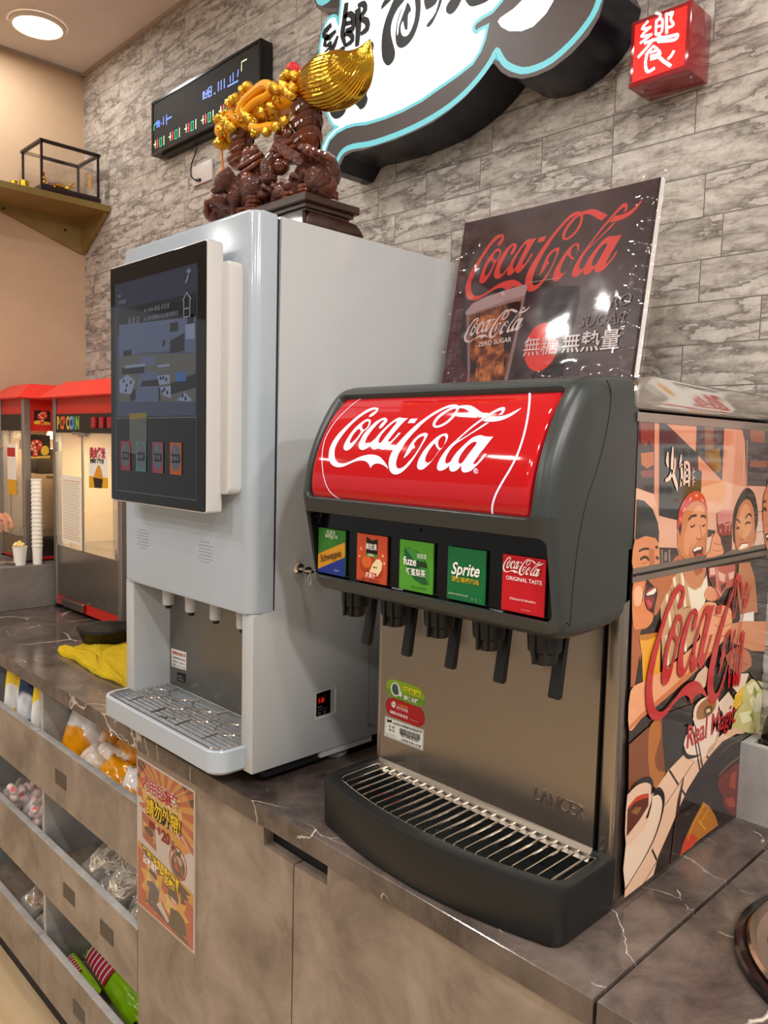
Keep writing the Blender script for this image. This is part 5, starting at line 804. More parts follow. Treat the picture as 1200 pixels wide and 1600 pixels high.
 ('g#1c1210', [sk(l, .0042, 0) for l in ([(1.1375,1.2095),(1.1714,1.1768)], [(1.1837,1.1659),(1.2014,1.1490)], [(1.2645,1.2017),(1.2809,1.1887)], [(1.0948,1.0986),(1.1128,1.0750)])]+[sk(l, .0016, 0) for l in ([(1.2247,1.1995),(1.1292,1.1557)], [(1.1137,1.0737),(1.0740,1.0533)])]),
 ('g#201615', [[(1.4553,1.1898),(1.4100,1.1856),(1.4126,1.0477),(1.1931,1.0522),(1.1038,1.0538),(1.1171,1.0806),(1.1590,1.1175),(1.1946,1.1490),(1.2416,1.1767),(1.2875,1.1946),(1.3316,1.2054),(1.3905,1.2044)]]), ('g#403230', [sk([(1.4024,1.1992),(1.3373,1.2017),(1.2878,1.1923),(1.2465,1.1753)], .004)]), ('g#6a4a30', [sk([(1.4038,1.1895),(1.3547,1.1905),(1.3194,1.1828)], .0018), sk([(1.4116,1.1572),(1.3599,1.1549),(1.3245,1.1467)], .0045)]),
 ('g#6c1f18', [[(1.4106,1.1457),(1.3613,1.1454),(1.3228,1.1404),(1.3278,1.1232),(1.3489,1.1032),(1.3541,1.0856),(1.4142,1.0483),(1.4137,1.0883)]], 3), ('g#9a3a20', [[(1.3789,1.1359),(1.4011,1.1343),(1.4005,1.1017),(1.3712,1.1150)], [(1.3579,1.0959),(1.3969,1.0887),(1.4057,1.0671),(1.3769,1.0762)]]),
 ('g#b56f1c', [[(1.1916,1.0538),(1.2080,1.0779),(1.2374,1.1004),(1.2684,1.1189),(1.2924,1.1048),(1.3213,1.0777),(1.3357,1.0567),(1.2573,1.0566)]]), ('g#c83c1a', [[(1.1915,1.0543),(1.2038,1.0751),(1.2260,1.0804),(1.2567,1.0612),(1.2388,1.0532)]]), ('g#e0a838', [sk(l, .0022, 0) for l in ([(1.2741,1.1128),(1.2337,1.0929),(1.2181,1.0702)], [(1.2907,1.0987),(1.2631,1.0854)], [(1.2525,1.0933),(1.2854,1.0648)])]),
 ('g#e9cdb5', [[(1.0870,1.1886),(1.1058,1.1810),(1.1175,1.1674),(1.1175,1.1493),(1.1002,1.1228),(1.0643,1.0907),(1.0171,1.0686),(1.0122,1.1335),(1.0595,1.1366),(1.0837,1.1640)]], 2), ('g#160f0d', [sk([(1.0890,1.1876),(1.1051,1.1867),(1.1195,1.1748),(1.1238,1.1594),(1.1168,1.1374),(1.0974,1.1118),(1.0644,1.0897),(1.0166,1.0658)], [.010, .012, .010, .007, .004, .003, .002, .002], 2)]),
 ('g#e3bea2', [[(1.0096,1.2099),(1.0324,1.2164),(1.0587,1.2164),(1.0781,1.2089),(1.0847,1.1913),(1.0808,1.1728),(1.0549,1.1439),(1.0129,1.1333)]], 3), ('g#5a2513', [[(1.0118,1.1886),(1.0309,1.1940),(1.0533,1.1948),(1.0738,1.1906),(1.0741,1.1729),(1.0495,1.1593),(1.0130,1.1465)]]), ('g#c23f22', [[(1.0123,1.1903),(1.0235,1.1943),(1.0361,1.1981),(1.0531,1.1968),(1.0720,1.1927),(1.0735,1.1858),(1.0501,1.1900),(1.0312,1.1910),(1.0152,1.1865)]]), ('g#8a5a26', [[(1.0213,1.1799),(1.0358,1.1829),(1.0552,1.1768),(1.0409,1.1698)]]), ('g#160f0d', [sk([(1.0095,1.2118),(1.0322,1.2183),(1.0567,1.2174),(1.0755,1.2112),(1.0836,1.2014),(1.0819,1.1882)], [.005, .006, .008, .009, .007, .003], 2)]),
 ('g#ecd3be', [[(1.2093,1.2758),(1.2167,1.2616),(1.1886,1.2517),(1.1818,1.2348),(1.1931,1.2153),(1.2244,1.2017),(1.2628,1.1968),(1.3008,1.2065),(1.3127,1.2301),(1.3075,1.2665),(1.2585,1.2646)]], 3), ('g#c9a084', [[(1.2758,1.2086),(1.2999,1.2134),(1.3120,1.2347),(1.3143,1.2186),(1.2966,1.2010),(1.2630,1.1950)]]), ('g#160f0d', [sk([(1.1817,1.2359),(1.1877,1.2230),(1.2023,1.2133),(1.2283,1.2074),(1.2472,1.2063)], [.004, .007, .007, .004, .001], 2), sk([(1.3049,1.2671),(1.3200,1.2571),(1.3233,1.2453),(1.3114,1.2392)], [.002, .007, .006, .002], 2)]),
 ('g#e9cdb5', [[(1.2100,1.2777),(1.2128,1.2917),(1.2349,1.2995),(1.2732,1.2989),(1.2991,1.2902),(1.3048,1.2715),(1.2935,1.2587),(1.2545,1.2586),(1.2253,1.2658)]], 2), ('g#9a6432', [[(1.2205,1.2743),(1.2246,1.2891),(1.2494,1.2964),(1.2787,1.2945),(1.2936,1.2870),(1.2917,1.2722),(1.2682,1.2645),(1.2346,1.2662)]], 2), ('g#5a3c18', [[(1.2512,1.2833),(1.2758,1.2800),(1.2824,1.2678),(1.2582,1.2668),(1.2478,1.2734)]], 2), ('g#d8c890', [[(1.2567,1.2778),(1.2714,1.2767),(1.2721,1.2711),(1.2599,1.2717)]]),
 ('g#2e1512', [sk([(1.2075,1.2617),(1.2487,1.1769)], .0035, 0), sk([(1.2176,1.2614),(1.2580,1.1786)], .0035, 0)]), ('g#3c1a16', [sk([(1.1880,1.1844),(1.1766,1.1513),(1.1685,1.1102),(1.1602,1.0526)], [.002, .010, .008, .006], 0)]),
], SPM, cm, h0=.0006)
def sidelogo(a, b):
    u, v = 1.5261*a+.0366*b+2.4802, -.0499*a+1.8868*b+1.1321
    if u > 1.335: u = 1.335+(u-1.335)*.34
    return u, v
art('side_wordmark', [('g#b9171b', logo_items(sidelogo))], SPM, low, h0=.0038)
letters('slogan', [('g#b9262b', along('Real Magic', [(1.1912,1.2303),(1.3784,1.2298)], .052, bold=.012))], SPM, low, h0=.0041)
# ================================================================ cola poster board on top of the dispenser
PK = .897; PB = Vector((-1.1446, 1.2751, 1.7668)); PU = Vector((0.0, 0.17056, 0.98535)); PN = Vector((0, -PU.z, PU.y)); PH = 0.4602
def pm(u, v, h): return PB+Vector((u*PK, 0, 0))+PU*(v*PK)+PN*h
def slab(u0, u1, v0, v1, h0, h1, bm=None):
    bm = bm or new(); return loops(bm, [[pm(a, b, h) for a, b in rct(u0, u1, v0, v1)] for h in (h0, h1)])
po = thing('poster_board', 'dark zero sugar cola poster board in a clear sleeve, standing on the soda fountain', 'poster', (-.92, 1.28, 1.795))
pbm = obj('board', slab(0, .502, .0345, PH, -.010, 0), 'paper_white', po)
MT['cola_liquid'] = mat('cola_liquid', '#2a0d08', .3, col2='#c2682a', ns=(34, 6), ramp=(.46, .70)); MT['cola_ice'] = mat('cola_ice', '#5a1a0c', .3, col2='#e08a48', ns=(60, 6), ramp=(.42, .72))
MT['poster_dark'] = mat('poster_dark', '#2c2024', .3, col2='#4a3438', ns=(7, 3))
MT['poster_red'] = mat('poster_red', '#d33f36', .4)
PL = lambda l: l
art('poster_print', [('poster_dark', [rct(0, .499, .036, PH)]), ('#52242a', [[(0, .036), (.12, .036), (.05, .12), (.01, .36), (0, PH-.08)]]), ('#191214', [rct(.4925, .499, .036, PH)]),
  ('#33323a', [[(.255, .245), (.262, .262), (.30, .268), (.345, .262), (.352, .235), (.34, .10), (.33, .04), (.28, .04)]]), ('#241c20', [[(.265, .228), (.345, .225), (.335, .06), (.29, .06)]]),
  ('poster_red', logo_items(lambda a, b: (1.2786*a+.1053*b+1.2261, .0695*a+1.393*b+.2374))),
  ('#a88c8c', [[(.042, .236), (.060, .256), (.100, .268), (.150, .276), (.205, .283), (.212, .279), (.210, .258), (.150, .250), (.090, .238), (.05, .226)]]), ('#8d6f70', [[(.046, .228), (.09, .238), (.15, .250), (.21, .258), (.208, .20), (.196, .078), (.19, .03), (.08, .03), (.076, .09), (.06, .17)]]),
  ('cola_liquid', [[(.055, .226), (.09, .234), (.15, .243), (.203, .248), (.196, .17), (.188, .09), (.182, .03), (.088, .03), (.082, .10), (.068, .17)]]), ('cola_ice', [[(.09, .225), (.13, .22), (.15, .19), (.17, .15), (.18, .09), (.17, .04), (.10, .04), (.10, .10), (.085, .16)]]),
  ('#d7c6c4', logo_items(lambda a, b: (.5329*a+.0002*b+.5517, .0584*a+.5242*b+.1822))),
  ('#d8372c', [elp(.272, .137, .043, .053, 40)]), ('#e8594a', [elp(.282, .155, .025, .028, 30)])], pm, pbm, h0=.0006)
letters('poster_writing', [('#cfc0c0', text('無糖', .046, (.272, .122), 'CENTER', bold=.0)), ('#e4dcdc', text('無熱量', .0455, (.3255, .123), bold=.008)),
  ('#d2c6c8', text('ZERO', .034, (.382, .208), bold=.012, shear=.2)), ('#d2c6c8', text('SUGAR', .034, (.358, .172), bold=.012, shear=.2)), ('#a99a9c', text('®', .014, (.462, .245))),
  ('#e8d8d4', text('ZERO SUGAR', .0155, (.098, .149), bold=.01, rot=.06)),
  ('#6a4c50', text('無', .030, (.012, .222))), ('#6a4c50', text('糖', .030, (.012, .188))), ('#6a4c50', text('無', .030, (.012, .145))), ('#6a4c50', text('熱', .030, (.012, .112))), ('#6a4c50', text('量', .030, (.012, .080)))], pm, pbm, h0=.0032)
letters('outline_fill', [('poster_dark', text('ZERO', .034, (.3828, .2083), bold=-.008, shear=.2)), ('poster_dark', text('SUGAR', .034, (.3588, .1723), bold=-.008, shear=.2))], pm, pbm, h0=.0038)
# clear sleeve: rippled film in front
bm = new(); NX, NZ = 60, 56; rr = random.Random(4); grid = []
for j in range(NZ+1):
    row = []
    for i in range(NX+1):
        u = -.010+i/NX*.524; v = .036+j/NZ*(PH-.028)
        e_ = max(0, 1-min(i, NX-i)/9)+max(0, 1-j/8); h = .0080+e_*.0060*(math.sin(j*1.05+i*.33)+math.sin(j*.53-i*.8))*.8+.0012*math.sin(i*.22+j*.11)
        row.append(bm.verts.new(pm(u, v, max(.0056, h))))
    grid.append(row)
for j in range(NZ):
    for i in range(NX): bm.faces.new((grid[j][i], grid[j][i+1], grid[j+1][i+1], grid[j+1][i]))
obj('clear_sleeve', bm, 'sleeve', po, smooth=80)
bm = new(); f = loops(bm, [[pm(a, b, h) for a, b in [(.494, .036), (.542, .036), (.534, .25), (.524, .25), (.507, .25)]] for h in (-.0115, -.0108)])
obj('sleeve_flap', bm, 'sleeve_flat', po)
obj('easel_strut', loops(new(), [[Vector((x, y, z)) for y, z in ((1.318, 2.02), (1.326, 2.02), (1.405, 1.7955), (1.395, 1.7955))] for x in (-.96, -.88)]), 'paper_white', po)
# notice on the wall beside the dispenser (seen in the polished lid and side)
no = obj('wall_notice', B(-.455, -.20, YW-.004, YW-.001, 1.58, 1.84), 'paper_white'); tag(no, 'white opening hours notice on the brick wall right of the soda fountain', 'notice'); rebase(no, (-.33, YW, 1.58))
NF = plane_map(1, YW-.004, -1)
art('notice_print', [('#c02820', [rct(-.45, -.205, 1.708, 1.735)]), ('#e0a82a', [rct(-.44, -.36, 1.60, 1.64), elp(-.25, 1.82, .02, .012)])], NF, no)
letters('notice_writing', [('#c02820', text('20:50', .055, (-.445, 1.755), bold=.03)), ('#f0e8e0', text('收鍋通知', .022, (-.43, 1.712), bold=.03)), ('#202020', text('為維護用餐品質', .018, (-.44, 1.685), bold=.02)), ('#c02820', text('麵鍋請洗機台', .018, (-.44, 1.66), bold=.02)), ('#202020', text('生活都有提供', .018, (-.44, 1.812), bold=.02)), ('#202020', text('煮洗機台', .016, (-.34, 1.612), bold=.02))], NF, no, h0=.0012)
# ================================================================ signs on the wall
sg = thing('wall_sign', 'large glowing cloud-shaped shop sign with black brush characters high on the brick wall', 'sign', (-1.4, YW, 2.4))
BF = 1.372; SFm = plane_map(1, BF, -1)
OUT = [(-1.6307,2.3904),(-1.6023,2.3913),(-1.5859,2.4073),(-1.5752,2.4208),(-1.5452,2.4243),(-1.5024,2.4193),(-1.4611,2.4179),(-1.3964,2.4156),(-1.3302,2.4186),(-1.2719,2.4243),(-1.2206,2.4371),(-1.1757,2.4535),(-1.1405,2.4732)]+[(-1.1216,2.4872),(-1.1078,2.4990),(-1.1010,2.4995),(-1.0815,2.4759),(-1.0587,2.4588),(-1.0258,2.4455),(-0.9942,2.4415),(-0.9537,2.4435),(-0.9105,2.4581),(-0.8741,2.4803),(-0.8526,2.5057),(-0.8442,2.5333),(-0.8377,2.5612),(-0.8630,2.6165),(-0.9807,2.6873),(-1.1445,2.7456)]+[(-1.2537,2.7307),(-1.4390,2.7981),(-1.5960,2.8476),(-1.7047,2.8672),(-1.7041,2.8419),(-1.6977,2.8253),(-1.6798,2.8100),(-1.6505,2.7944),(-1.6219,2.7850),(-1.6093,2.7722),(-1.6061,2.7787),(-1.6219,2.7825),(-1.6445,2.7852),(-1.6671,2.7718),(-1.6810,2.7480),(-1.6862,2.7210),(-1.6873,2.6962),(-1.6781,2.6357),(-1.6590,2.5798),(-1.6494,2.5447),(-1.6343,2.5192),(-1.6224,2.5036),(-1.6393,2.4935),(-1.6535,2.4808),(-1.6634,2.4614),(-1.6665,2.4439),(-1.6568,2.4307),(-1.6284,2.4098)]
MT['sign_side'] = mat('sign_side', '#10121c', .25, spec=.5)
bm = loops(new(), [[Vector((x, y, z)) for x, z in OUT] for y in (YW-.002, BF)], capa=False, capb=False)
obj('sign_return', bm, 'sign_side', sg, smooth=30)
bm = new(); fill(bm, [OUT], plane_map(1, YW-.003, -1), 0); obj('back_board', bm, 'sign_side', sg, recalc=False)
INN = offset(OUT, .010)
W1 = [(-1.6551,2.4340),(-1.6529,2.4589),(-1.6389,2.4790),(-1.6079,2.4916),(-1.5691,2.4951),(-1.5366,2.4925),(-1.4941,2.4842),(-1.4280,2.4802),(-1.3699,2.4809),(-1.3100,2.4868),(-1.2573,2.4985),(-1.2027,2.5099),(-1.1624,2.5215),(-1.1434,2.5392),(-1.1325,2.5592),(-1.1275,2.5780),(-1.1450,2.5774),(-1.1527,2.5733),(-1.1631,2.5826),(-1.1656,2.5938),(-1.1580,2.6031),(-1.1385,2.6080),(-1.1116,2.6102),(-1.0895,2.6223),(-1.0789,2.6356),(-1.2531,2.7152),(-1.5957,2.8372),(-1.5967,2.7962),(-1.6019,2.7668),(-1.6062,2.7422),(-1.6127,2.7549),(-1.6204,2.7716),(-1.6330,2.7770),(-1.6471,2.7756),(-1.6583,2.7671),(-1.6710,2.7447),(-1.6773,2.7182),(-1.6766,2.6929),(-1.6680,2.6327),(-1.6514,2.5777),(-1.6438,2.5504),(-1.6329,2.5296),(-1.6187,2.5108),(-1.5941,2.4980),(-1.6137,2.4953),(-1.6391,2.4845),(-1.6577,2.4637),(-1.6605,2.4407)]
W2 = [(-1.0952,2.5811),(-1.0888,2.5865),(-1.0541,2.5928),(-1.0332,2.6019),(-1.0131,2.6191),(-0.9771,2.6137),(-0.9535,2.5889),(-0.9576,2.5725),(-0.9742,2.5542),(-1.0041,2.5402),(-1.0329,2.5409),(-1.0657,2.5524),(-1.0857,2.5676)]
W3 = [(-1.6981,2.8391),(-1.6920,2.8304),(-1.6742,2.8198),(-1.6512,2.8193),(-1.6371,2.8229),(-1.6405,2.8434),(-1.6987,2.8632)]
RP = [(-1.6109,2.3979),(-1.6013,2.4180),(-1.5811,2.4346),(-1.5456,2.4374),(-1.5028,2.4312),(-1.4614,2.4272),(-1.3967,2.4262),(-1.3306,2.4290),(-1.2723,2.4360),(-1.2210,2.4470),(-1.1761,2.4633),(-1.1409,2.4829)]+[(-1.1192,2.4986),(-1.1056,2.5117),(-1.0960,2.5241),(-1.0876,2.5120),(-1.0769,2.4958),(-1.0625,2.4820),(-1.0292,2.4625),(-0.9949,2.4570),(-0.9546,2.4608),(-0.9116,2.4790),(-0.8798,2.5016),(-0.8604,2.5238),(-0.8528,2.5517),(-0.8614,2.5854)]
fc = art('sign_face', [('sign_rim', [OUT]), ('sign_brown', [INN]), ('glow_cyan', [offset(W1, -.008)]), ('glow_white', [W1]), ('glow_cyan', [W3, stroke([(a, b, 0) for a, b in RP], .0135, 2)]), ('glow_white', [W2])], SFm, sg, h0=.0005)
QQ = [[(-1.3695,2.7272),(-1.3925,2.7131),(-1.4087,2.6962),(-1.4152,2.6756),(-1.4121,2.6550),(-1.4040,2.6328),(-1.3986,2.6148),(-1.4029,2.5999),(-1.4172,2.5929),(-1.4296,2.5984),(-1.4416,2.6153),(-1.4460,2.6432),(-1.4445,2.6724),(-1.4355,2.6990),(-1.4216,2.7202),(-1.4078,2.7379),(-1.3961,2.7465)],
 [(-1.4500,2.7316),(-1.4478,2.7410),(-1.4348,2.7494),(-1.4080,2.7445),(-1.4367,2.7337)],
 [(-1.3760,2.7136),(-1.3873,2.7000),(-1.3939,2.6846),(-1.3984,2.6635),(-1.3970,2.6387),(-1.3855,2.6226),(-1.3655,2.6187),(-1.3427,2.6288),(-1.3262,2.6517),(-1.3189,2.6837),(-1.3223,2.7163),(-1.3393,2.7225),(-1.3350,2.6926),(-1.3386,2.6655),(-1.3525,2.6448),(-1.3664,2.6414),(-1.3784,2.6503),(-1.3824,2.6677),(-1.3747,2.6786),(-1.3689,2.6599),(-1.3599,2.6553),(-1.3587,2.6867),(-1.3497,2.6931),(-1.3539,2.7057),(-1.3621,2.7150),(-1.3687,2.7046),(-1.3864,2.6755),(-1.3896,2.6573),(-1.3927,2.6518),(-1.3943,2.6685),(-1.3893,2.6894)],
 [(-1.3072,2.7076),(-1.3040,2.6816),(-1.2950,2.6768),(-1.2732,2.6798),(-1.2686,2.6935)], [(-1.2598,2.6903),(-1.2725,2.6611),(-1.2981,2.6446),(-1.2957,2.6382),(-1.2869,2.6383),(-1.2754,2.6473),(-1.2578,2.6712),(-1.2529,2.6878)], [(-1.2404,2.6619),(-1.2386,2.6492),(-1.2248,2.6413),(-1.2084,2.6475),(-1.1948,2.6651),(-1.2094,2.6719),(-1.2261,2.6735)], [(-1.1864,2.6575),(-1.1715,2.6388),(-1.1514,2.6331),(-1.1241,2.6320),(-1.1168,2.6409),(-1.1847,2.6658)],
 [(-1.4846,2.6684),(-1.4769,2.6649),(-1.4730,2.6553),(-1.4776,2.6417),(-1.4845,2.6349),(-1.4875,2.6466)], [(-1.5095,2.5584),(-1.5050,2.5810),(-1.4898,2.5917),(-1.4810,2.5897),(-1.4792,2.5818),(-1.4823,2.5675),(-1.4952,2.5502),(-1.4906,2.5360),(-1.4994,2.5215),(-1.5161,2.5185),(-1.5281,2.5293),(-1.5519,2.5532),(-1.5333,2.5584)], [(-1.6352,2.5535),(-1.6095,2.5446),(-1.5789,2.5451),(-1.5716,2.5396),(-1.5713,2.5307),(-1.5864,2.5208),(-1.6116,2.5211),(-1.6308,2.5362)],
 [(-1.6133,2.6799),(-1.5915,2.6921),(-1.5775,2.6841),(-1.5828,2.6789),(-1.5474,2.6709),(-1.5209,2.6692),(-1.5260,2.6640),(-1.5687,2.6640)]]
QS = [pill(q, 3) for q in QQ]
gly = [sk(l, [v*1.55 for v in w_] if isinstance(w_, list) else w_*1.4, 3) for l, w_ in (([(-1.5769,2.7925),(-1.5802,2.7730),(-1.5848,2.7471),(-1.5896,2.7210),(-1.5776,2.6876)], [.010, .012, .012, .012, .006]), ([(-1.5853,2.7610),(-1.5635,2.7603),(-1.5497,2.7452),(-1.5516,2.7220),(-1.5788,2.7260)], [.006, .010, .012, .012, .006]), ([(-1.5793,2.7424),(-1.5559,2.7378)], .008), ([(-1.5840,2.7174),(-1.5621,2.7135),(-1.5508,2.6943),(-1.5777,2.6893)], [.006, .010, .010, .006]), ([(-1.5344,2.7636),(-1.5304,2.7215),(-1.5342,2.6735)], [.014, .014, .010]), ([(-1.5346,2.7704),(-1.5135,2.7663),(-1.5068,2.7504),(-1.5230,2.7376),(-1.5007,2.7215),(-1.4986,2.7040),(-1.5218,2.6983)], [.006, .010, .011, .008, .011, .012, .006]),
  ([(-1.6336,2.7596),(-1.6550,2.7518),(-1.6617,2.7434),(-1.6430,2.7283)], [.008, .012, .012, .008]), ([(-1.6150,2.7382),(-1.6430,2.7300),(-1.6589,2.7229),(-1.6311,2.7102)], [.006, .012, .013, .008]), ([(-1.6079,2.7236),(-1.6252,2.7013),(-1.6535,2.6962),(-1.6305,2.6882)], [.006, .012, .012, .008]))]
art('brush_characters', [('#0a0a0e', QS+gly)], SFm, fc, h0=.0020)
bm = new()
for p in [(-1.4277,2.3998),(-1.2822,2.4048)]: pass
for x, z in ((-1.43, 2.405), (-1.20, 2.475), (-.995, 2.525)): lathe(bm, [(.006, 0), (.006, .003)], (x, 1.44, z), 10, axis=(0, 0, -1))
bm.free()
# small square sign
rb_ = thing('wall_sign', 'small red box sign with one white glowing character, right of the big cloud sign', 'sign', (-.753, YW, 2.43))
RQ = [(-0.8127,2.3801),(-0.6935,2.3786),(-0.6974,2.5116),(-0.8158,2.5162)]
BX0, BX1, BZ0, BZ1 = -.813, -.694, 2.379, 2.500
obj('box_case', box(B(BX0, BX1, 1.42, YW-.001, BZ0, BZ1, .003, 2), BX0, BX0+.001, 1.43, 1.44, BZ0+.01, BZ0+.011), 'red_box', rb_)
fr_ = obj('lit_face', B(BX0+.009, BX1-.009, 1.4185, 1.4205, BZ0+.009, BZ1-.009), 'glow_red', rb_)
CH = [([(-0.7769,2.4899),(-0.7892,2.4800),(-0.7728,2.4764)], 0.005), ([(-0.7707,2.4781),(-0.7901,2.4668),(-0.7711,2.4631)], 0.005), ([(-0.7678,2.4639),(-0.7802,2.4585),(-0.7920,2.4548)], 0.005), ([(-0.7635,2.4993),(-0.7526,2.4918),(-0.7565,2.4864)], 0.0045), ([(-0.7606,2.4859),(-0.7608,2.4597)], 0.005), ([(-0.7614,2.4843),(-0.7497,2.4833),(-0.7493,2.4614),(-0.7608,2.4597)], 0.005), ([(-0.7599,2.4733),(-0.7494,2.4720)], 0.0042), ([(-0.7570,2.4584),(-0.7461,2.4491)], 0.0045), ([(-0.7419,2.4917),(-0.7390,2.4542)], 0.0055), ([(-0.7409,2.4876),(-0.7295,2.4881),(-0.7329,2.4774),(-0.7266,2.4656),(-0.7371,2.4640)], 0.005), ([(-0.7832,2.4519),(-0.7587,2.4514),(-0.7316,2.4473),(-0.7181,2.4454),(-0.7230,2.4385),(-0.7542,2.4458)], 0.0058), ([(-0.7651,2.4535),(-0.7771,2.4423),(-0.7949,2.4300)], 0.006), ([(-0.7631,2.4416),(-0.7725,2.4351),(-0.7794,2.4289)], 0.005), ([(-0.7644,2.4408),(-0.7555,2.4327)], 0.0045), ([(-0.7710,2.4308),(-0.7541,2.4300),(-0.7510,2.4188),(-0.7695,2.4190)], 0.0052), ([(-0.7698,2.4244),(-0.7529,2.4236)], 0.004), ([(-0.7761,2.4317),(-0.7786,2.4142),(-0.7734,2.3981),(-0.7591,2.4006)], 0.0058), ([(-0.7526,2.4182),(-0.7416,2.4065),(-0.7273,2.3938)], 0.006), ([(-0.7231,2.4200),(-0.7276,2.4125),(-0.7347,2.4080)], 0.0055)]
art('brush_character', [('glow_letter', [sk(l, w_, 3) for l, w_ in CH])], plane_map(1, 1.4185, -1), fr_, h0=.0006)
obj('cable', tube(new(), spline([(BX0, 1.455, BZ0+.075), (BX0-.012, 1.46, BZ0+.082), (BX0-.022, 1.45, BZ0+.078)], 5), .002, 6), '#a9b8a0', rb_)
obj('case_screw', lathe(lathe(new(), [(.0035, -.001), (.003, .002)], (BX0+.014, 1.45, BZ0), 10, axis=(0, 0, -1)), [(.0035, -.001), (.003, .002)], (BX1-.010, 1.45, BZ0), 10, axis=(0, 0, -1)), 'chrome', rb_)
# LED board
lb = thing('led_board', 'black LED message board with coloured dots on the wall left of the cloud sign', 'led display', (-2.4, YW, 2.71))
ly = 1.458; lx0, lx1, lz0, lz1 = -2.733, -2.062, 2.712, 2.900
obj('case', B(lx0, lx1, ly, YW-.002, lz0, lz1, .002, 2), 'black_plastic', lb)
obj('bezel', loops(new(), [[Vector((x, y, z)) for x, z in l] for l, y in ((rct(lx0, lx1, lz0, lz1), ly+.001), (rct(lx0, lx1, lz0, lz1), ly-.004), (rct(lx0+.010, lx1-.010, lz0+.009, lz1-.009), ly-.004), (rct(lx0+.010, lx1-.010, lz0+.009, lz1-.009), ly-.001))], capa=False, capb=False), 'aluminium_dark' if 'aluminium_dark' in MT else mat('aluminium_dark', '#28282c', .25, .6), lb)
lf = obj('led_face', B(lx0+.010, lx1-.010, ly-.0015, ly+.001, lz0+.009, lz1-.009), 'led_face', lb)
LFm = plane_map(1, ly-.0015, -1)
def px(l, w=.0042): return [sk(q, w, 0) for q in l]
lay = []
def plus101(x, z):
    s = .0042
    lay.append(('led_pale', px([[(x, z+.016), (x, z-.012)], [(x-.012, z+.002), (x+.006, z+.002)]])))
    lay.append(('led_red', px([[(x+.014, z+.018), (x+.014, z-.014)], [(x+.020, z+.012), (x+.018, z-.014)]], .005)))
    lay.append(('led_green', px([[(x+.032, z-.014), (x+.032, z+.014), (x+.046, z+.014), (x+.046, z-.014), (x+.031, z-.014)]], .005)))
    lay.append(('led_pale', px([[(x+.062, z+.016), (x+.062, z-.016)]], .005)))
for k in range(6): plus101(-2.708+k*.107, 2.747)
b = -2.716; lay.append(('led_green', px([[(b, 2.798), (b, 2.815), (b+.02, 2.822)]], .006)))
lay.append(('led_blue', px([[(b+.022, 2.802), (b+.022, 2.826)], [(b+.030, 2.802), (b+.030, 2.826)], [(b+.018, 2.814), (b+.044, 2.814)], [(b+.040, 2.80), (b+.040, 2.824)], [(b+.054, 2.806), (b+.054, 2.812)], [(b+.068, 2.800), (b+.068, 2.828)], [(b+.090, 2.795), (b+.09, 2.83)], [(b+.085, 2.813), (b+.125, 2.813)]], .006)))
b = -2.386; lay.append(('led_blue', px([[(b, 2.812), (b, 2.838)], [(b+.008, 2.838), (b+.008, 2.814), (b+.024, 2.814), (b+.024, 2.838)], [(b+.014, 2.826), (b+.05, 2.826)], [(b+.034, 2.812), (b+.034, 2.84), (b+.05, 2.84), (b+.05, 2.812), (b+.034, 2.812)], [(b+.066, 2.812), (b+.074, 2.812)], [(b+.092, 2.812), (b+.092, 2.842)], [(b+.108, 2.812), (b+.108, 2.842)], [(b+.126, 2.812), (b+.126, 2.842)], [(b+.144, 2.812), (b+.204, 2.812)], [(b+.16, 2.82), (b+.16, 2.84)], [(b+.176, 2.818), (b+.176, 2.845)], [(b+.20, 2.825), (b+.205, 2.845)]], .0055)))
lay.append(('led_pale', px([[(b+.222, 2.835), (b+.222, 2.862), (b+.25, 2.862)]], .0045)))
art('led_dots', lay, LFm, lf, h0=.0004, step=.00003)
obj('mounting_bracket', box(B(lx0+.05, lx1-.03, ly+.01, YW-.002, lz0-.010, lz0), lx1, lx1+.004, ly+.008, ly+.03, lz0+.02, lz1-.02), 'black_plastic', lb)
obj('side_screw', lathe(new(), [(.004, 0), (.003, .003)], (lx1, ly+.02, lz1-.03), 10, axis=(1, 0, 0)), 'chrome', lb)
bm = tube(new(), spline([(-2.478, YW-.012, 2.705), (-2.482, YW-.012, 2.68), (-2.515, YW-.010, 2.645), (-2.520, YW-.010, 2.61), (-2.495, YW-.012, 2.588), (-2.478, YW-.012, 2.583)], 6), .0022, 6)
tube(bm, [(-2.482, YW-.012, 2.584), (-2.455, YW-.014, 2.578)], .0055, 8); tube(bm, spline([(-2.50, YW-.01, 2.90), (-2.49, YW-.01, 2.915), (-2.46, YW-.01, 2.918), (-2.45, YW-.01, 2.902)], 5), .002, 6)
obj('power_lead', bm, 'black_plastic', lb)
pl_ = obj('wall_socket', B(-2.515, -2.39, YW-.009, YW-.0005, 2.568, 2.636, .003, 2), 'plug_white'); tag(pl_, 'white blank socket plate on the brick wall below the LED board', 'wall socket'); rebase(pl_, (-2.45, YW, 2.57))
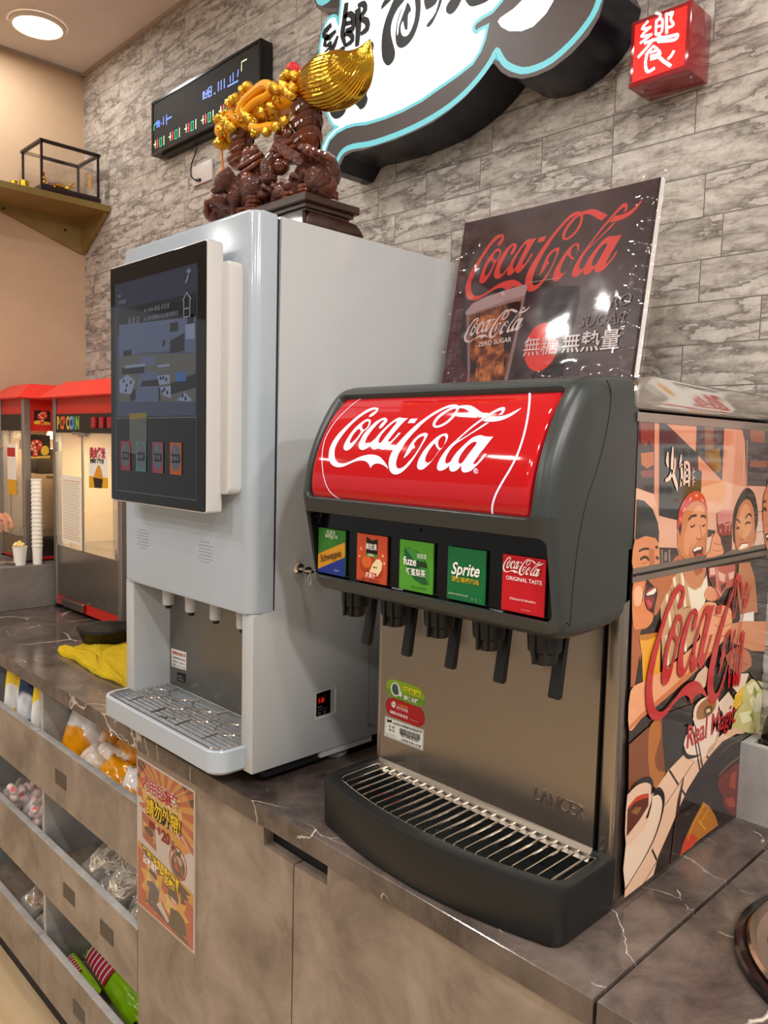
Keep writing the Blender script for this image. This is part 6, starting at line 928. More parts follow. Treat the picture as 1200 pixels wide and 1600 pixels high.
# ================================================================ notice taped to the cabinet door
pa = thing('paper_notice', 'orange and white printed takeaway warning sheet taped to the left cabinet door', 'notice', (-1.48, .818, .64))
PF = plane_map(1, .8165, -1)
psh = obj('sheet', B(-1.6035, -1.3595, .8165, .8178, .643, .9875), 'paper_white', pa)
x0, x1, z0, z1 = -1.600, -1.363, .647, .984
def pq(l): return [(x0+a*(x1-x0), z0+b*(z1-z0)) for a, b in l]
rays = []
for k in range(30):
    a = k*2*PI/30; c = (.5, .80); rays.append([(c[0]+.05*math.cos(a), c[1]+.04*math.sin(a)), (max(0, min(1, c[0]+.8*math.cos(a))), max(.60, min(1, c[1]+.5*math.sin(a)))), (max(0, min(1, c[0]+.8*math.cos(a+.11))), max(.60, min(1, c[1]+.5*math.sin(a+.11))))])
def star(cx, cy, r1, r2, n): return [(cx+(r1 if k % 2 else r2)*math.cos(PI*k/n), cy+(r1 if k % 2 else r2)*.75*math.sin(PI*k/n)) for k in range(2*n)]
art('sheet_print', [('#e2ddd8', [pq(full)]), ('#e2a23a', [pq([(0, 1), (1, 1), (1, .66), (.75, .68), (.5, .72), (.2, .70), (0, .76)])]), ('#c9512c', [pq(r) for r in rays]+[pq([(0, 1), (.2, 1), (0, .86)]), pq([(1, 1), (.8, 1), (1, .88)])]), ('#efc766', [pq(elp(.45, .80, .36, .11))]), ('#e2ddd8', [pq([(0, .70), (.2, .66), (.6, .64), (1, .60), (1, .38), (0, .38)])]),
  ('#e3a126', [pq([(.14, .70), (.20, .715), (.90, .635), (.92, .60), (.86, .57), (.15, .655)])]),
  ('#b5332a', [pq([(.08, .66), (.32, .635), (.36, .45), (.10, .48)])]), ('#e9b84a', [pq([(.10, .60), (.32, .57), (.33, .49), (.12, .52)]), pq(elp(.22, .55, .09, .03))]), ('#a83226', [pq([(.13, .545), (.31, .52), (.29, .485), (.16, .495)])]),
  ('#1f1c1c', [pq(elp(.745, .47, .12, .075)), pq([(.70, .53), (.69, .58), (.74, .555), (.80, .58), (.79, .53)])]), ('#c8b8a8', [pq(elp(.745, .50, .07, .03))]), ('#b5332a', [pq(elp(.73, .46, .05, .03)), [pq(elp(.745, .485, .155, .105, 36)), pq(elp(.745, .485, .135, .092, 36))], pq([(.62, .555), (.645, .57), (.87, .415), (.845, .40)])]),
  ('#e3a126', [pq([(0, .44), (1, .36), (1, .26), (0, .38)])]), ('#c8452a', [pq([(0, .40), (.3, .36), (1, .28), (1, 0), (0, 0)])]), ('#241f1c', [pq([(.06, .435), (.84, .36), (.96, .34), (.88, .32), (.94, .30), (.84, .28), (.9, .24), (.78, .235), (.18, .325), (.08, .36), (.12, .38)])]), ('#7c2a24', [pq([(.12, .385), (.82, .305), (.80, .255), (.14, .33)])]),
  ('#efb02c', [pq(star(.30, .20, .16, .25, 9)), pq(star(.74, .16, .12, .20, 9))]), ('#f4d468', [pq(elp(.30, .20, .14, .09)), pq(elp(.60, .17, .12, .06))]),
  ('#1d1b1b', [pq([(.12, .06), (.95, .005), (.92, .03), (.6, .075), (.3, .085)])]),
  ('#26335c', [pq([(.17, .20), (.30, .235), (.42, .20), (.40, .13), (.36, .04), (.30, .04), (.28, .10), (.24, .05), (.19, .07), (.21, .13)])]), ('#d8a07c', [pq(elp(.30, .265, .065, .035)), pq(elp(.20, .16, .03, .018)), pq(elp(.42, .22, .03, .02))]), ('#1c2038', [pq([(.21, .285), (.26, .315), (.36, .30), (.38, .27), (.34, .26), (.24, .275)])]),
  ('#1d1c1e', [pq([(.62, .16), (.76, .175), (.86, .15), (.90, .06), (.84, .045), (.82, .01), (.74, .01), (.70, .06), (.66, .04), (.60, .07)]), pq(elp(.67, .245, .09, .05))]), ('#d8a07c', [pq(elp(.68, .205, .06, .025)), pq(elp(.50, .18, .05, .035))]), ('#cfc8c0', [pq([(.36, .10), (.44, .14), (.60, .06), (.56, .04)]), pq([(.62, .235), (.72, .225), (.71, .215), (.62, .222)])])], PF, psh, h0=.0004)
def fitted(s, x_, w_, z_, h_, **k):
    vs_, fs_ = text(s, h_, (0, 0), **k); m_ = max(v[0] for v in vs_); return ([(x_+v[0]/m_*w_, z_+v[1]) for v in vs_], fs_)
tw_ = [('#efe6e0', fitted('內用包裝麵', x0+.026, .160, .924, .036, bold=.06)), ('#1c1a18', fitted('請勿外帶!', x0+.044, .146, .876, .040, bold=.07)), ('#8c2f24', fitted('外帶一包', x0+.055, .050, .846, .018, bold=.03)), ('#8c2f24', fitted('20', x0+.108, .036, .836, .034, bold=.04)), ('#8c2f24', fitted('元', x0+.148, .016, .836, .018, bold=.03))]
letters('sheet_writing', tw_, PF, psh, h0=.0022)
letters('sheet_writing', [('#a9252f', fitted('內用包裝麵', x0+.027, .158, .925, .036, bold=.02)), ('#e8bf2a', fitted('請勿外帶!', x0+.0455, .143, .877, .040, bold=.015)), ('#e8c23c', fitted('若發現未經同意偷竊者', x0+.026, .158, .7765, .0185, bold=.03, rot=-.09)), ('#e8e0dc', fitted('店家有權', x0+.028, .070, .757, .021, bold=.03, rot=-.08)), ('#e8c23c', fitted('移送處理!', x0+.102, .078, .750, .021, bold=.03, rot=-.08))], PF, psh, h0=.0026)
obj('tape_sleeve', B(-1.6055, -1.350, .8148, .8152, .64, 1.003), 'sleeve_flat', pa)
# ================================================================ right hand items
bx = obj('utensil_box', loops(new(), [[Vector((x, y, z)) for x, y in l] for l, z in ((rct(-.5265, -.24, 1.413, 1.498), CZ+.0005), (rct(-.5265, -.24, 1.413, 1.498), 1.184), (rct(-.510, -.256, 1.4295, 1.4815), 1.184), (rct(-.510, -.256, 1.4295, 1.4815), CZ+.02))]), ['grey_laminate_pale'], smooth=25)
tag(bx, 'open grey stone-look box on the worktop against the fountain\'s printed side', 'box'); rebase(bx, (-.38, 1.45, CZ+.0005))
bo = thing('sauce_bottle', 'dark glass bottle standing in the grey stone-look box', 'bottle', (-.487, 1.455, CZ+.02))
obj('glass_body', lathe(new(), [(.018, CZ+.021), (.02, CZ+.03), (.02, 1.19), (.017, 1.215), (.009, 1.24), (.008, 1.27)], (-.487, 1.455, 0), 24), mat('bottle_glass', '#1b1410', .08, coat=.5), bo)
obj('cap', lathe(new(), [(.0095, 1.27), (.0095, 1.29)], (-.487, 1.455, 0), 16), 'black_plastic', bo)
rc = thing('soup_cooker', 'round stainless cooker top with black rim set in the right worktop', 'cooker', (-.197, 1.122, CZ))
def ring(prof, c=(-.197, 1.122, CZ), n=72): return lathe(new(), prof, c, n, cap=False)
obj('outer_rim', ring([(.2005, .0005), (.2005, .008), (.198, .011), (.190, .012), (.186, .009), (.186, .001)]), mat('rim_black', '#0c0c0e', .15, coat=.5), rc)
obj('flange', ring([(.1855, .002), (.1855, .014), (.182, .018), (.176, .018), (.173, .013), (.160, .010), (.156, .012), (.150, .022), (.140, .026), (.135, .024), (.131, .014), (.110, .012)]), mat('warm_steel', '#c9b5a6', .16, 1.0), rc)
obj('lid', lathe(new(), [(.112, .013), (.11, .022), (.09, .030), (.03, .040), (.001, .041)], (-.197, 1.122, CZ), 60), 'warm_steel', rc)
# ================================================================ towel and strainer basket left of the white dispenser
TW = [(-2.3531,0.9449),(-2.3751,0.9566),(-2.3716,0.9695),(-2.3460,0.9750),(-2.3508,0.9951),(-2.3723,1.0264),(-2.3617,1.0441),(-2.3461,1.0634),(-2.3465,1.0902),(-2.3484,1.1181),(-2.3519,1.1493),(-2.3347,1.1706),(-2.2165,1.1341),(-2.0289,1.0451),(-1.8770,0.9601),(-1.8705,0.9374),(-1.9213,0.9383),(-1.9623,0.9369),(-2.0073,0.9320),(-2.0588,0.9293),(-2.1284,0.9337),(-2.2073,0.9408),(-2.2638,0.9407),(-2.2929,0.9354),(-2.3220,0.9368)]
bm = new(); cxx = sum(p[0] for p in TW)/len(TW); cyy = sum(p[1] for p in TW)/len(TW)
TWs = [tuple(q)[:2] for q in spline([(a, b, 0) for a, b in TW], 3, True)]
rt = random.Random(2); Ls = []
for f_, z in ((1.0, CZ+.001), (1.01, CZ+.006), (.99, CZ+.012), (.95, CZ+.015), (.88, CZ+.017), (.8, CZ+.016), (.7, CZ+.019), (.6, CZ+.017), (.45, CZ+.019), (.3, CZ+.018), (.15, CZ+.018)):
    Ls.append([Vector((cxx+(a-cxx)*f_+rt.uniform(-.002, .002), cyy+(b-cyy)*f_+rt.uniform(-.002, .002), z+(.003*math.sin(a*40+b*30)+rt.uniform(-.0015, .0015) if z > CZ+.01 else 0))) for a, b in TWs])
tw = obj('towel', loops(bm, Ls), 'yellow_towel', smooth=80); tag(tw, 'folded fluffy yellow towel on the worktop beside the white dispenser', 'towel'); rebase(tw, (cxx, cyy, CZ+.001))
sb = thing('strainer_basket', 'black ribbed oval plastic strainer on the worktop in front of the red popcorn maker', 'basket', (-2.350, 1.092, CZ))
bc = (-2.350, 1.092, CZ)
obj('bowl', lathe(new(), [(.058, .001), (.064, .004), (.082, .050), (.087, .054), (.086, .058), (.080, .056), (.060, .012)], bc, 40), 'black_plastic', sb)
bm = new()
for k in range(13):
    t = -.072+k*.012; r_ = math.sqrt(max(0, .080**2-t*t)); tube(bm, [(bc[0]+t, bc[1]-r_, CZ+.056), (bc[0]+t, bc[1], CZ+.061), (bc[0]+t, bc[1]+r_, CZ+.056)], .0026, 6)
obj('ribs', bm, 'black_plastic', sb)
rd = obj('card_reader', prism(new(), circ(.925, 1.697, .044, 28, .085), 0, WX0-.070, WX0-.030, .010, 3, endonly=True), 'black_plastic', wm, 'rounded black card reader')  # unidentified rounded black object, joined to the dispenser by an added arm
obj('reader_arm', B(WX0-.035, WX0-.0005, .905, .945, 1.675, 1.715, .004, 2), 'black_plastic', rd)
# ================================================================ popcorn makers and the raised block
bk = obj('raised_block', B(XW+.001, -3.03, .86, 1.492, CZ+.0005, 1.207, .001, 1), 'grey_laminate'); tag(bk, 'grey stone-look raised block in the corner holding cups and the far popcorn maker', 'block'); rebase(bk, (-3.2, 1.2, CZ+.0005))
def popcorn_maker(label, x0, x1, y0, y1, zs, side):
    zb, zf, zr, zs_, zg, zk, zh, zc = zs
    t = thing('popcorn_maker', label, 'popcorn machine', ((x0+x1)/2, (y0+y1)/2, zb))
    pw = .026
    for a, b in ((x0, y0), (x1-pw, y0), (x0, y1-pw), (x1-pw, y1-pw)):
        obj('corner_post', B(a, a+pw, b, b+pw, zf, zh, .002, 1), 'aluminium', t); obj('foot', B(a+.002, a+pw-.002, b+.002, b+pw-.002, zb+.0005, zf), 'black_plastic', t)
    obj('base', B(x0+.004, x1-.004, y0+.006, y1-.004, zf, zr), 'red_paint', t)
    obj('lower_panel', B(x0+.006, x1-.006, y0+.004, y1-.006, zr, zs_), 'steel', t)
    if not side: obj('crumb_drawer', B(x0+.085, x0+.27, y0-.010, y0+.004, zf+.006, zr-.002, .002, 1), 'steel', t)
    obj('shelf', B(x0+.01, x1-.01, y0+.01, y1-.01, zs_, zs_+.004), 'steel', t)
    obj('back_panel', B(x0+pw, x1-pw, y1-.012, y1-.006, zs_, zg), 'warm_inside', t)
    sw = B(x0+.002, x0+.005, y0+pw, y1-pw, zs_, zg); obj('side_wall', sw, 'warm_inside' if not side else 'glass', t)
    obj('side_wall', B(x1-.005, x1-.002, y0+pw, y1-pw, zs_, zg), 'glass', t)
    xm = (x0+x1)/2-.03
    for a, b in ((x0+pw, xm-.001), (xm+.001, x1-pw)):
        g = obj('glass_door', B(a, b, y0+.006, y0+.009, zs_+.003, zg), 'hazy_glass', t)
        obj('door_edge', B(b-.003 if a < xm-.1 else a, b if a < xm-.1 else a+.003, y0+.0045, y0+.0105, zs_+.003, zg), 'aluminium', g)
        obj('hinge', box(B(a-.006 if a < xm-.05 else b-.018, a+.018 if a < xm-.05 else b+.006, y0-.002, y0+.006, zs_+.008, zs_+.045, .002, 1), a-.006 if a < xm-.05 else b-.018, a+.018 if a < xm-.05 else b+.006, y0-.002, y0+.006, zg-.07, zg-.035, .002, 1), 'chrome', g)
    obj('control_strip', B(x0+pw-.001, x1-pw+.001, y0+.002, y0+.012, zg, zk), 'black_plastic', t)
    obj('head', B(x0+.004, x1-.004, y0+.008, y1-.004, zk if not side else zg, zh), 'red_paint', t)
    ov, ovf = (.035 if side else .058), .034; cb = [(x0-ov, y0-ovf), (x1+ov, y0-ovf), (x1+ov, y1+.01), (x0-ov, y1+.01)]; ct = offset(cb, .075)
    ct = [(a, min(b, YW-.04)) for a, b in ct]
    obj('canopy', loops(new(), [L3(offset(cb, .004), zh-.004), L3(cb, zh), L3(ct, zc)]), 'red_canopy', t, smooth=20)
    l = obj('warming_bulb', lathe(new(), [(.012, zg-.03), (.016, zg-.015), (.010, zg)], ((x0+x1)/2+.05, (y0+y1)/2, 0), 16), 'bulb', t)
    area_lamp('cabinet_lamp', ((x0+x1)/2, (y0+y1)/2, zg-.012), .16, 2.2 if not side else 1.4, (1, .78, .48))
    return t
ZB = (CZ, 1.060, 1.098, 1.282, 1.708, 1.775, 1.836, 1.896)
XB0, XB1 = -3.008, -2.452
pb = popcorn_maker('red and steel popcorn maker with warm lit glass doors behind the yellow towel', XB0, XB1, 1.195, 1.455, ZB, False)
BFm = plane_map(1, 1.197, -1)
cols = ['#e8b23a', '#d8762c', '#d04a28', '#e0a848', '#6fa8b8', '#4a88a8', '#8ab84a']
letters('popcorn_lettering', [(c, text(ch, .062, (XB0+.042+k*.0272, 1.722), bold=.05, sx=.62)) for k, (ch, c) in enumerate(zip('POPCORN', cols))], BFm, pb, h0=.0006)
obj('rocker_switches', box(box(B(-2.66, -2.63, 1.188, 1.198, 1.725, 1.762, .002, 1), -2.60, -2.57, 1.188, 1.198, 1.725, 1.762, .002, 1), -2.54, -2.51, 1.188, 1.198, 1.725, 1.762, .002, 1), mat('switch_red', '#a01820', .3), pb)
obj('door_latch', box(B(-2.815, -2.755, 1.186, 1.198, 1.700, 1.710, .001, 1), -2.745, -2.70, 1.182, 1.198, 1.694, 1.708, .001, 1), 'aluminium', pb)
GF = plane_map(1, 1.2005, -1)
st = art('popcorn_sticker', [('#eee6dc', [[(-2.7024,1.6577),(-2.5512,1.6580),(-2.5561,1.5230),(-2.7050,1.5167)]]), ('#e0a21c', [[(-2.7043,1.5583),(-2.5556,1.5581),(-2.5561,1.5230),(-2.7050,1.5167)]]), ('#1c1a1a', [[(-2.6710,1.5548),(-2.5949,1.5527),(-2.6034,1.5203),(-2.6601,1.5193)]]), ('#d8902a', [[(-2.6677,1.5564),(-2.6509,1.5787),(-2.6343,1.5972),(-2.6182,1.5978),(-2.6025,1.5771),(-2.5933,1.5542)]])], GF, pb, h0=.0006)
letters('sticker_words', [('#c0282c', text('黃金爆米', .040, ([(-2.6964,1.6246)])[0], bold=.05, sx=.75)), ('#2a2422', text('免費招待 現爆現吃', .016, ([(-2.6934,1.6059)])[0], bold=.04, sx=.8))], GF, pb, h0=.0016)
ls = []
q0, q1 = [(-2.9288,1.5327),(-2.7777,1.3197)]
for k in range(26):
    z = q0[1]+(q1[1]-q0[1])*k/25; ls.append(rct(q0[0], q1[0]-(k % 3)*.008, z-.0022, z+.0022))
art('usage_sheet', [('#efe4d2', [rct(q0[0]-.012, q1[0]+.012, q1[1]-.015, q0[1]+.02)]), ('#d9b8a0', ls[:1]+ls[20:]), ('#d6c8b4', ls[1:20])], GF, pb, h0=.0006)
ZA = (1.207, 1.214, 1.225, 1.30, 1.712, 1.775, 1.836, 1.892)
XA0, XA1 = -3.385, -3.110
pa2 = popcorn_maker('far red popcorn maker on the raised block, its red side showing a dotted letter', XA0, XA1, 1.128, 1.40, ZA, True)
PSm = plane_map(0, XA1-.004, 1)
yy = lambda p: p
def pside(name, h, quads): return art(name, quads, PSm, pa2, h0=h)
pside('side_sign', .0010, [('#17141a', [[(1.1684,1.7909),(1.2296,1.7896),(1.2290,1.7363),(1.1677,1.7383)]]), ('#e8b83a', [[(1.1678,1.7484),(1.1806,1.7529),(1.2291,1.7465),(1.2290,1.7363),(1.1677,1.7383)]]), ('#d8281e', [[(1.1890,1.7797),(1.2012,1.7896),(1.2133,1.7877),(1.2193,1.7789),(1.2171,1.7625),(1.2069,1.7580),(1.2067,1.7416),(1.1905,1.7390),(1.1927,1.7534),(1.1807,1.7610),(1.1809,1.7753)]]), ('#e8c8a0', [elp(q[0], q[1], .004, .004, 8) for q in [(1.1889,1.7736),(1.1970,1.7800),(1.2071,1.7804),(1.2111,1.7704),(1.2008,1.7618),(1.1928,1.7656),(1.1987,1.7516)]])])
pside('lower_sign', .0010, [('#17141a', [[(1.1371,1.6998),(1.2285,1.6972),(1.2275,1.6126),(1.1357,1.6080)]]), ('#e8c45a', [[(1.1361,1.6303),(1.1588,1.6142),(1.2276,1.6188),(1.2274,1.6084),(1.1357,1.6068)]]), ('#efc63a', [[(1.1912,1.6390),(1.1974,1.6534),(1.2117,1.6577),(1.2218,1.6476),(1.2236,1.6311),(1.2153,1.6207),(1.2010,1.6194),(1.1930,1.6267)]]), ('#d8281e', [[(1.1536,1.6690),(1.1677,1.6794),(1.1857,1.6778),(1.1976,1.6678),(1.1974,1.6473),(1.1831,1.6389),(1.1808,1.6184),(1.1687,1.6110),(1.1589,1.6183),(1.1630,1.6326),(1.1492,1.6405),(1.1475,1.6547)]]), ('#17141a', [[(1.1734,1.6633),(1.1802,1.6634),(1.1813,1.6552),(1.1753,1.6519)]]), ('#e8c8a0', [elp(q[0], q[1], .005, .005, 8) for q in [(1.1554,1.6548),(1.1635,1.6651),(1.1775,1.6715),(1.1894,1.6594),(1.1692,1.6489),(1.1592,1.6427),(1.1711,1.6367),(1.1729,1.6245)]])])
ke = obj('kettle', B(-3.30, -3.14, 1.19, 1.36, 1.545, 1.645, .012, 3), mat('kettle_steel', '#4a4240', .2, .9), pa2)
obj('kettle_handle', tube(new(), [(-3.135, 1.22, 1.535), (-3.125, 1.27, 1.53), (-3.125, 1.31, 1.48)], .006, 6), 'brass' if 'brass' in MT else mat('brass', '#8a7a3a', .3, .8), pa2)
art('door_sticker', [('#eee6dc', [rct(-3.30, -3.205, 1.46, 1.66)]), ('#c0282c', [rct(-3.30, -3.215, 1.61, 1.645)]), ('#e0a21c', [rct(-3.30, -3.205, 1.46, 1.52)])], plane_map(1, 1.133, -1), pa2, h0=.0006)
# cups on the block
c1 = thing('popcorn_cup', 'white paper cup heaped with yellow popcorn on the raised block', 'cup', (-3.062, 1.090, 1.2075))
obj('cup', lathe(new(), [(.019, 1.208), (.0255, 1.276), (.0275, 1.278), (.0255, 1.2795), (.018, 1.212)], (-3.062, 1.090, 0), 28), 'cup_paper', c1)
bm = new(); rp_ = random.Random(6)
for k in range(34): 
    a = rp_.uniform(0, 2*PI); r = rp_.uniform(0, .019); ball(bm, (-3.062+r*math.cos(a), 1.090+r*math.sin(a), 1.280+rp_.uniform(0, .018)*(1-r/.03)), rp_.uniform(.004, .0075), 1, noise=.5, seed=k)
po_ = obj('popcorn', bm, mat('popcorn_yellow', '#f0cf6a', .7, col2='#f6e6b0', ns=(60, 2)), c1, smooth=70); po_['kind'] = 'stuff'
prev = None
for k in range(17):
    z = 1.2075+k*.0158
    if prev is None:
        prev = obj('paper_cup', lathe(new(), [(.0165, 1.2078), (.0185, 1.275), (.0205, 1.2755), (.0208, 1.279), (.0185, 1.279), (.0160, 1.212)], (-3.050, 1.150, 0), 24), 'cup_paper'); rebase(prev, (-3.050, 1.150, 1.2075)); c = prev
        tag(c, 'plain white paper cup in the tall nested stack beside the popcorn cup', 'cup', 'nested paper cups in the stack')
    else:
        c = prev.copy(); COL.objects.link(c); c.location = Vector((-3.050, 1.150, z))*U
    c['label'] = 'lowest white paper cup of the tall nested stack' if k == 0 else 'topmost white paper cup of the tall nested stack' if k == 16 else 'white paper cup between the lowest and topmost of the tall nested stack'
bm = tube(new(), spline([(-3.10, 1.02, 1.213), (-3.075, 1.06, 1.222), (-3.06, 1.085, 1.214)], 5), .005, 8); tube(bm, spline([(-3.12, 1.05, 1.213), (-3.09, 1.065, 1.214), (-3.055, 1.068, 1.214)], 5), .0045, 8)
tg = obj('serving_tongs', bm, 'chrome'); tag(tg, 'small chrome tongs lying on the raised block in front of the popcorn cup', 'tongs'); rebase(tg, (-3.08, 1.05, 1.208))
# ---------------------------------------------------------------- remeshed organic forms
def blob(parts, vox=.004, smooth=2):
    """one continuous skin grown over overlapping balls and tapered limbs"""
    bm = new()
    for p in parts:
        if p[0] == 'b': ball(bm, p[1], p[2], 2, p[3] if len(p) > 3 else (1, 1, 1))
        else: tube(bm, spline(p[1], 4), [p[2][0]+(p[2][-1]-p[2][0])*i/(max(1, (len(p[1])-1)*4)) if len(p[2]) == 2 else p[2][min(len(p[2])-1, int(round(i/((len(p[1])-1)*4)*(len(p[2])-1))))] for i in range((len(p[1])-1)*4+1)], 10)
    me = bpy.data.meshes.new('skin'); bm.to_mesh(me); bm.free(); o = bpy.data.objects.new('skin', me); COL.objects.link(o)
    m = o.modifiers.new('r', 'REMESH'); m.mode = 'VOXEL'; m.voxel_size = vox
    s = o.modifiers.new('s', 'SMOOTH'); s.iterations = smooth; s.factor = .5
    dg = bpy.context.evaluated_depsgraph_get(); dg.update(); e2 = bpy.data.meshes.new_from_object(o.evaluated_get(dg))
    out = new(); out.from_mesh(e2); bpy.data.objects.remove(o); bpy.data.meshes.remove(me); bpy.data.meshes.remove(e2); return out
hp_ = thing('person', 'person mostly out of frame, bare hand reaching in at the left edge', 'person', (-3.22, .60, .0))
H0 = Vector((-3.135, 1.035, 1.375))
fing = []
for k, (dx, dy, ln) in enumerate(((.034, .030, .044), (.032, .010, .054), (.026, -.011, .054), (.016, -.031, .044))):
    b_ = H0+Vector((.012, dy*1.0, .012)); fing.append(('t', [b_-Vector((.02, 0, -.008)), b_+Vector((dx*.5, .004, -.004)), b_+Vector((dx*.9, .008, -ln*.55)), b_+Vector((dx*.95, .010, -ln*1.05))], [.0092, .0072]))
obj('hand', blob([('b', H0+Vector((-.020, 0, .010)), .026, (1.3, 1.35, .50)), ('t', [H0+Vector((-.03, -.02, .01)), H0+Vector((-.055, -.10, .01)), H0+Vector((-.09, -.24, .03))], [.021, .030]), ('t', [H0+Vector((-.02, -.018, 0)), H0+Vector((.0, -.032, -.018)), H0+Vector((.010, -.030, -.040))], [.011, .008])]+fing, .0032, 3), 'skin', hp_, smooth=80)
obj('sleeve', tube(new(), spline([H0+Vector((-.075, -.19, .022)), H0+Vector((-.10, -.30, .06)), H0+Vector((-.09, -.42, .10))], 5), [.038]+[.05]*9+[.056], 16), 'cloth_dark', hp_)
hp_.location = Vector((H0.x-.09, H0.y-.42, 1.40))*U
for c in hp_.children: c.data.transform(Matrix.Translation(Vector((-3.22, .60, 0))*U-hp_.location))
# ================================================================ corner shelf with the glass case
sh = thing('wall_shelf', 'gold-brown wall shelf with slanted brackets high on the beige wall, holding a glass case', 'shelf', (XW, 1.2, 2.47))
obj('board', B(XW+.001, -3.153, .55, YW-.002, 2.603, 2.628, .001, 1), 'shelf_gold', sh)
obj('wall_plate', prism(new(), [(.60, 2.603), (1.496, 2.603), (1.496, 2.474), (1.48, 2.470), (1.14, 2.583), (.60, 2.595)], 0, XW+.001, XW+.014), 'shelf_gold', sh)
obj('end_bracket', prism(new(), [(XW+.002, 2.603), (-3.175, 2.603), (-3.175, 2.594), (XW+.02, 2.474), (XW+.002, 2.470)], 1, YW-.022, YW-.004), 'shelf_gold', sh)
obj('bolt', lathe(lathe(new(), [(.006, 0), (.005, .004)], (XW+.014, 1.165, 2.590), 10, axis=(1, 0, 0)), [(.006, 0), (.005, .004)], (XW+.014, 1.41, 2.555), 10, axis=(1, 0, 0)), 'dark_frame', sh)
gc = thing('display_case', 'small dark-framed glass case with a gold figurine inside, on the gold corner shelf', 'display case', (-3.25, 1.34, 2.6285))
kx0, kx1, ky0, ky1, kz0, kz1 = -3.355, -3.160, 1.224, 1.455, 2.6285, 2.810
obj('plinth', box(B(kx0-.004, kx1+.004, ky0-.004, ky1+.004, kz0, kz0+.018, .002, 1), kx0, kx1, ky0, ky1, kz0+.018, kz0+.024, .001, 1), 'dark_frame', gc)
for a, b in ((kx0, ky0), (kx1-.008, ky0), (kx0, ky1-.008), (kx1-.008, ky1-.008)): obj('post', B(a, a+.008, b, b+.008, kz0+.022, kz1), 'dark_frame', gc)
tb = new()
for q in ((kx0-.004, kx1+.004, ky0-.004, ky0+.010), (kx0-.004, kx1+.004, ky1-.010, ky1+.004), (kx0-.004, kx0+.010, ky0, ky1), (kx1-.010, kx1+.004, ky0, ky1)): box(tb, *q, kz1-.002, kz1+.010, .002, 1)
obj('top_frame', tb, 'dark_frame', gc)
for q in ((kx0+.008, kx1-.008, ky0+.003, ky0+.0045), (kx0+.008, kx1-.008, ky1-.0045, ky1-.003)): obj('pane', B(*q, kz0+.024, kz1-.002), 'glass', gc)
for q in ((kx0+.003, kx0+.0045), (kx1-.0045, kx1-.003)): obj('pane', B(*q, ky0+.008, ky1-.008, kz0+.024, kz1-.002), 'glass', gc)
obj('paper_charm', B(-3.25, -3.225, ky1-.0062, ky1-.005, 2.70, 2.76), '#c8882a', gc)
fg = thing('gold_figurine', 'tiny gold ornament with red beads on a dark stand inside the glass case', 'figurine', (-3.26, 1.33, kz0+.0245))
obj('stand', box(box(B(-3.285, -3.225, 1.245, 1.415, kz0+.0245, kz0+.034, .001, 1), -3.280, -3.230, 1.255, 1.405, kz0+.034, kz0+.042, .001, 1), -3.2245, -3.2235, 1.30, 1.35, kz0+.027, kz0+.033), 'dark_frame', fg)
bm = new(); rg = random.Random(9); zz = kz0+.042
ball(bm, (-3.255, 1.272, zz+.013), .015, 2, (1, 1, .9)); ball(bm, (-3.255, 1.270, zz+.030), .011, 2); ball(bm, (-3.255, 1.268, zz+.044), .007, 2)
tube(bm, spline([(-3.255, 1.28, zz+.012), (-3.255, 1.31, zz+.016), (-3.255, 1.345, zz+.016), (-3.255, 1.37, zz+.008)], 5), .009, 8)
ball(bm, (-3.255, 1.365, zz+.012), .014, 2, noise=.3)
for k in range(9): a = k*.35; tube(bm, spline([(-3.255, 1.372, zz+.018), (-3.255+.006*math.cos(a*3), 1.378+.010*math.sin(a), zz+.030), (-3.255+.014*math.cos(a*3), 1.383+.022*math.sin(a*1.7), zz+.038+.004*(k % 3))], 3), .0012, 5)
for k in range(12): ball(bm, (-3.245+rg.uniform(-.01, .01), 1.27+rg.uniform(0, .11), zz+rg.uniform(.003, .02)), rg.uniform(.003, .006), 1)
obj('gold_body', bm, 'gold', fg, smooth=70)
bm = new(); ball(bm, (-3.246, 1.268, zz+.050), .004, 1); ball(bm, (-3.244, 1.262, zz+.030), .0035, 1); ball(bm, (-3.247, 1.270, zz+.045), .003, 1); obj('red_beads', bm, 'ruby', fg)
for i, (x, y, r) in enumerate(((-3.178, 1.168, .017), (-3.205, 1.140, .013))):
    c = obj('brass_cup', lathe(new(), [(r, 2.6285), (r, 2.6285+.022), (r*.88, 2.6285+.022), (r*.88, 2.634)], (x, y, 0), 24), 'gold_rough'); rebase(c, (x, y, 2.6285)); tag(c, ('wider brass cup on the gold corner shelf nearest the glass case', 'smaller brass cup on the gold corner shelf, left of the wider one')[i], 'cup')
# ================================================================ carved ornament on the white dispenser
og = thing('carved_ornament', 'carved brown wood ornament of toads carrying a golden brush, on top of the white dispenser', 'ornament', (-1.33, .99, 2.0965))
obj('base_plate', box(box(B(-1.475, -1.170, .925, 1.062, 2.134, 2.150, .002, 1), -1.468, -1.178, .933, 1.052, 2.126, 2.134), -1.462, -1.184, .938, 1.046, 2.121, 2.127), 'wood_dark', og)
fp = [(.940, 2.0968), (1.088, 2.0968), (1.083, 2.108), (1.068, 2.120), (1.04, 2.1225), (.952, 2.1225), (.943, 2.112)]
obj('base_foot', prism(prism(new(), fp, 0, -1.455, -1.185, .003, 2), [(.936, 2.0968), (.944, 2.0968), (.944, 2.122), (.936, 2.122)], 0, -1.45, -1.19), 'wood_dark', og)
P2 = lambda l, y=.99: [Vector((a, y, b)) for a, b in l]
SC = .00032    # drawing units per crop pixel on the ornament
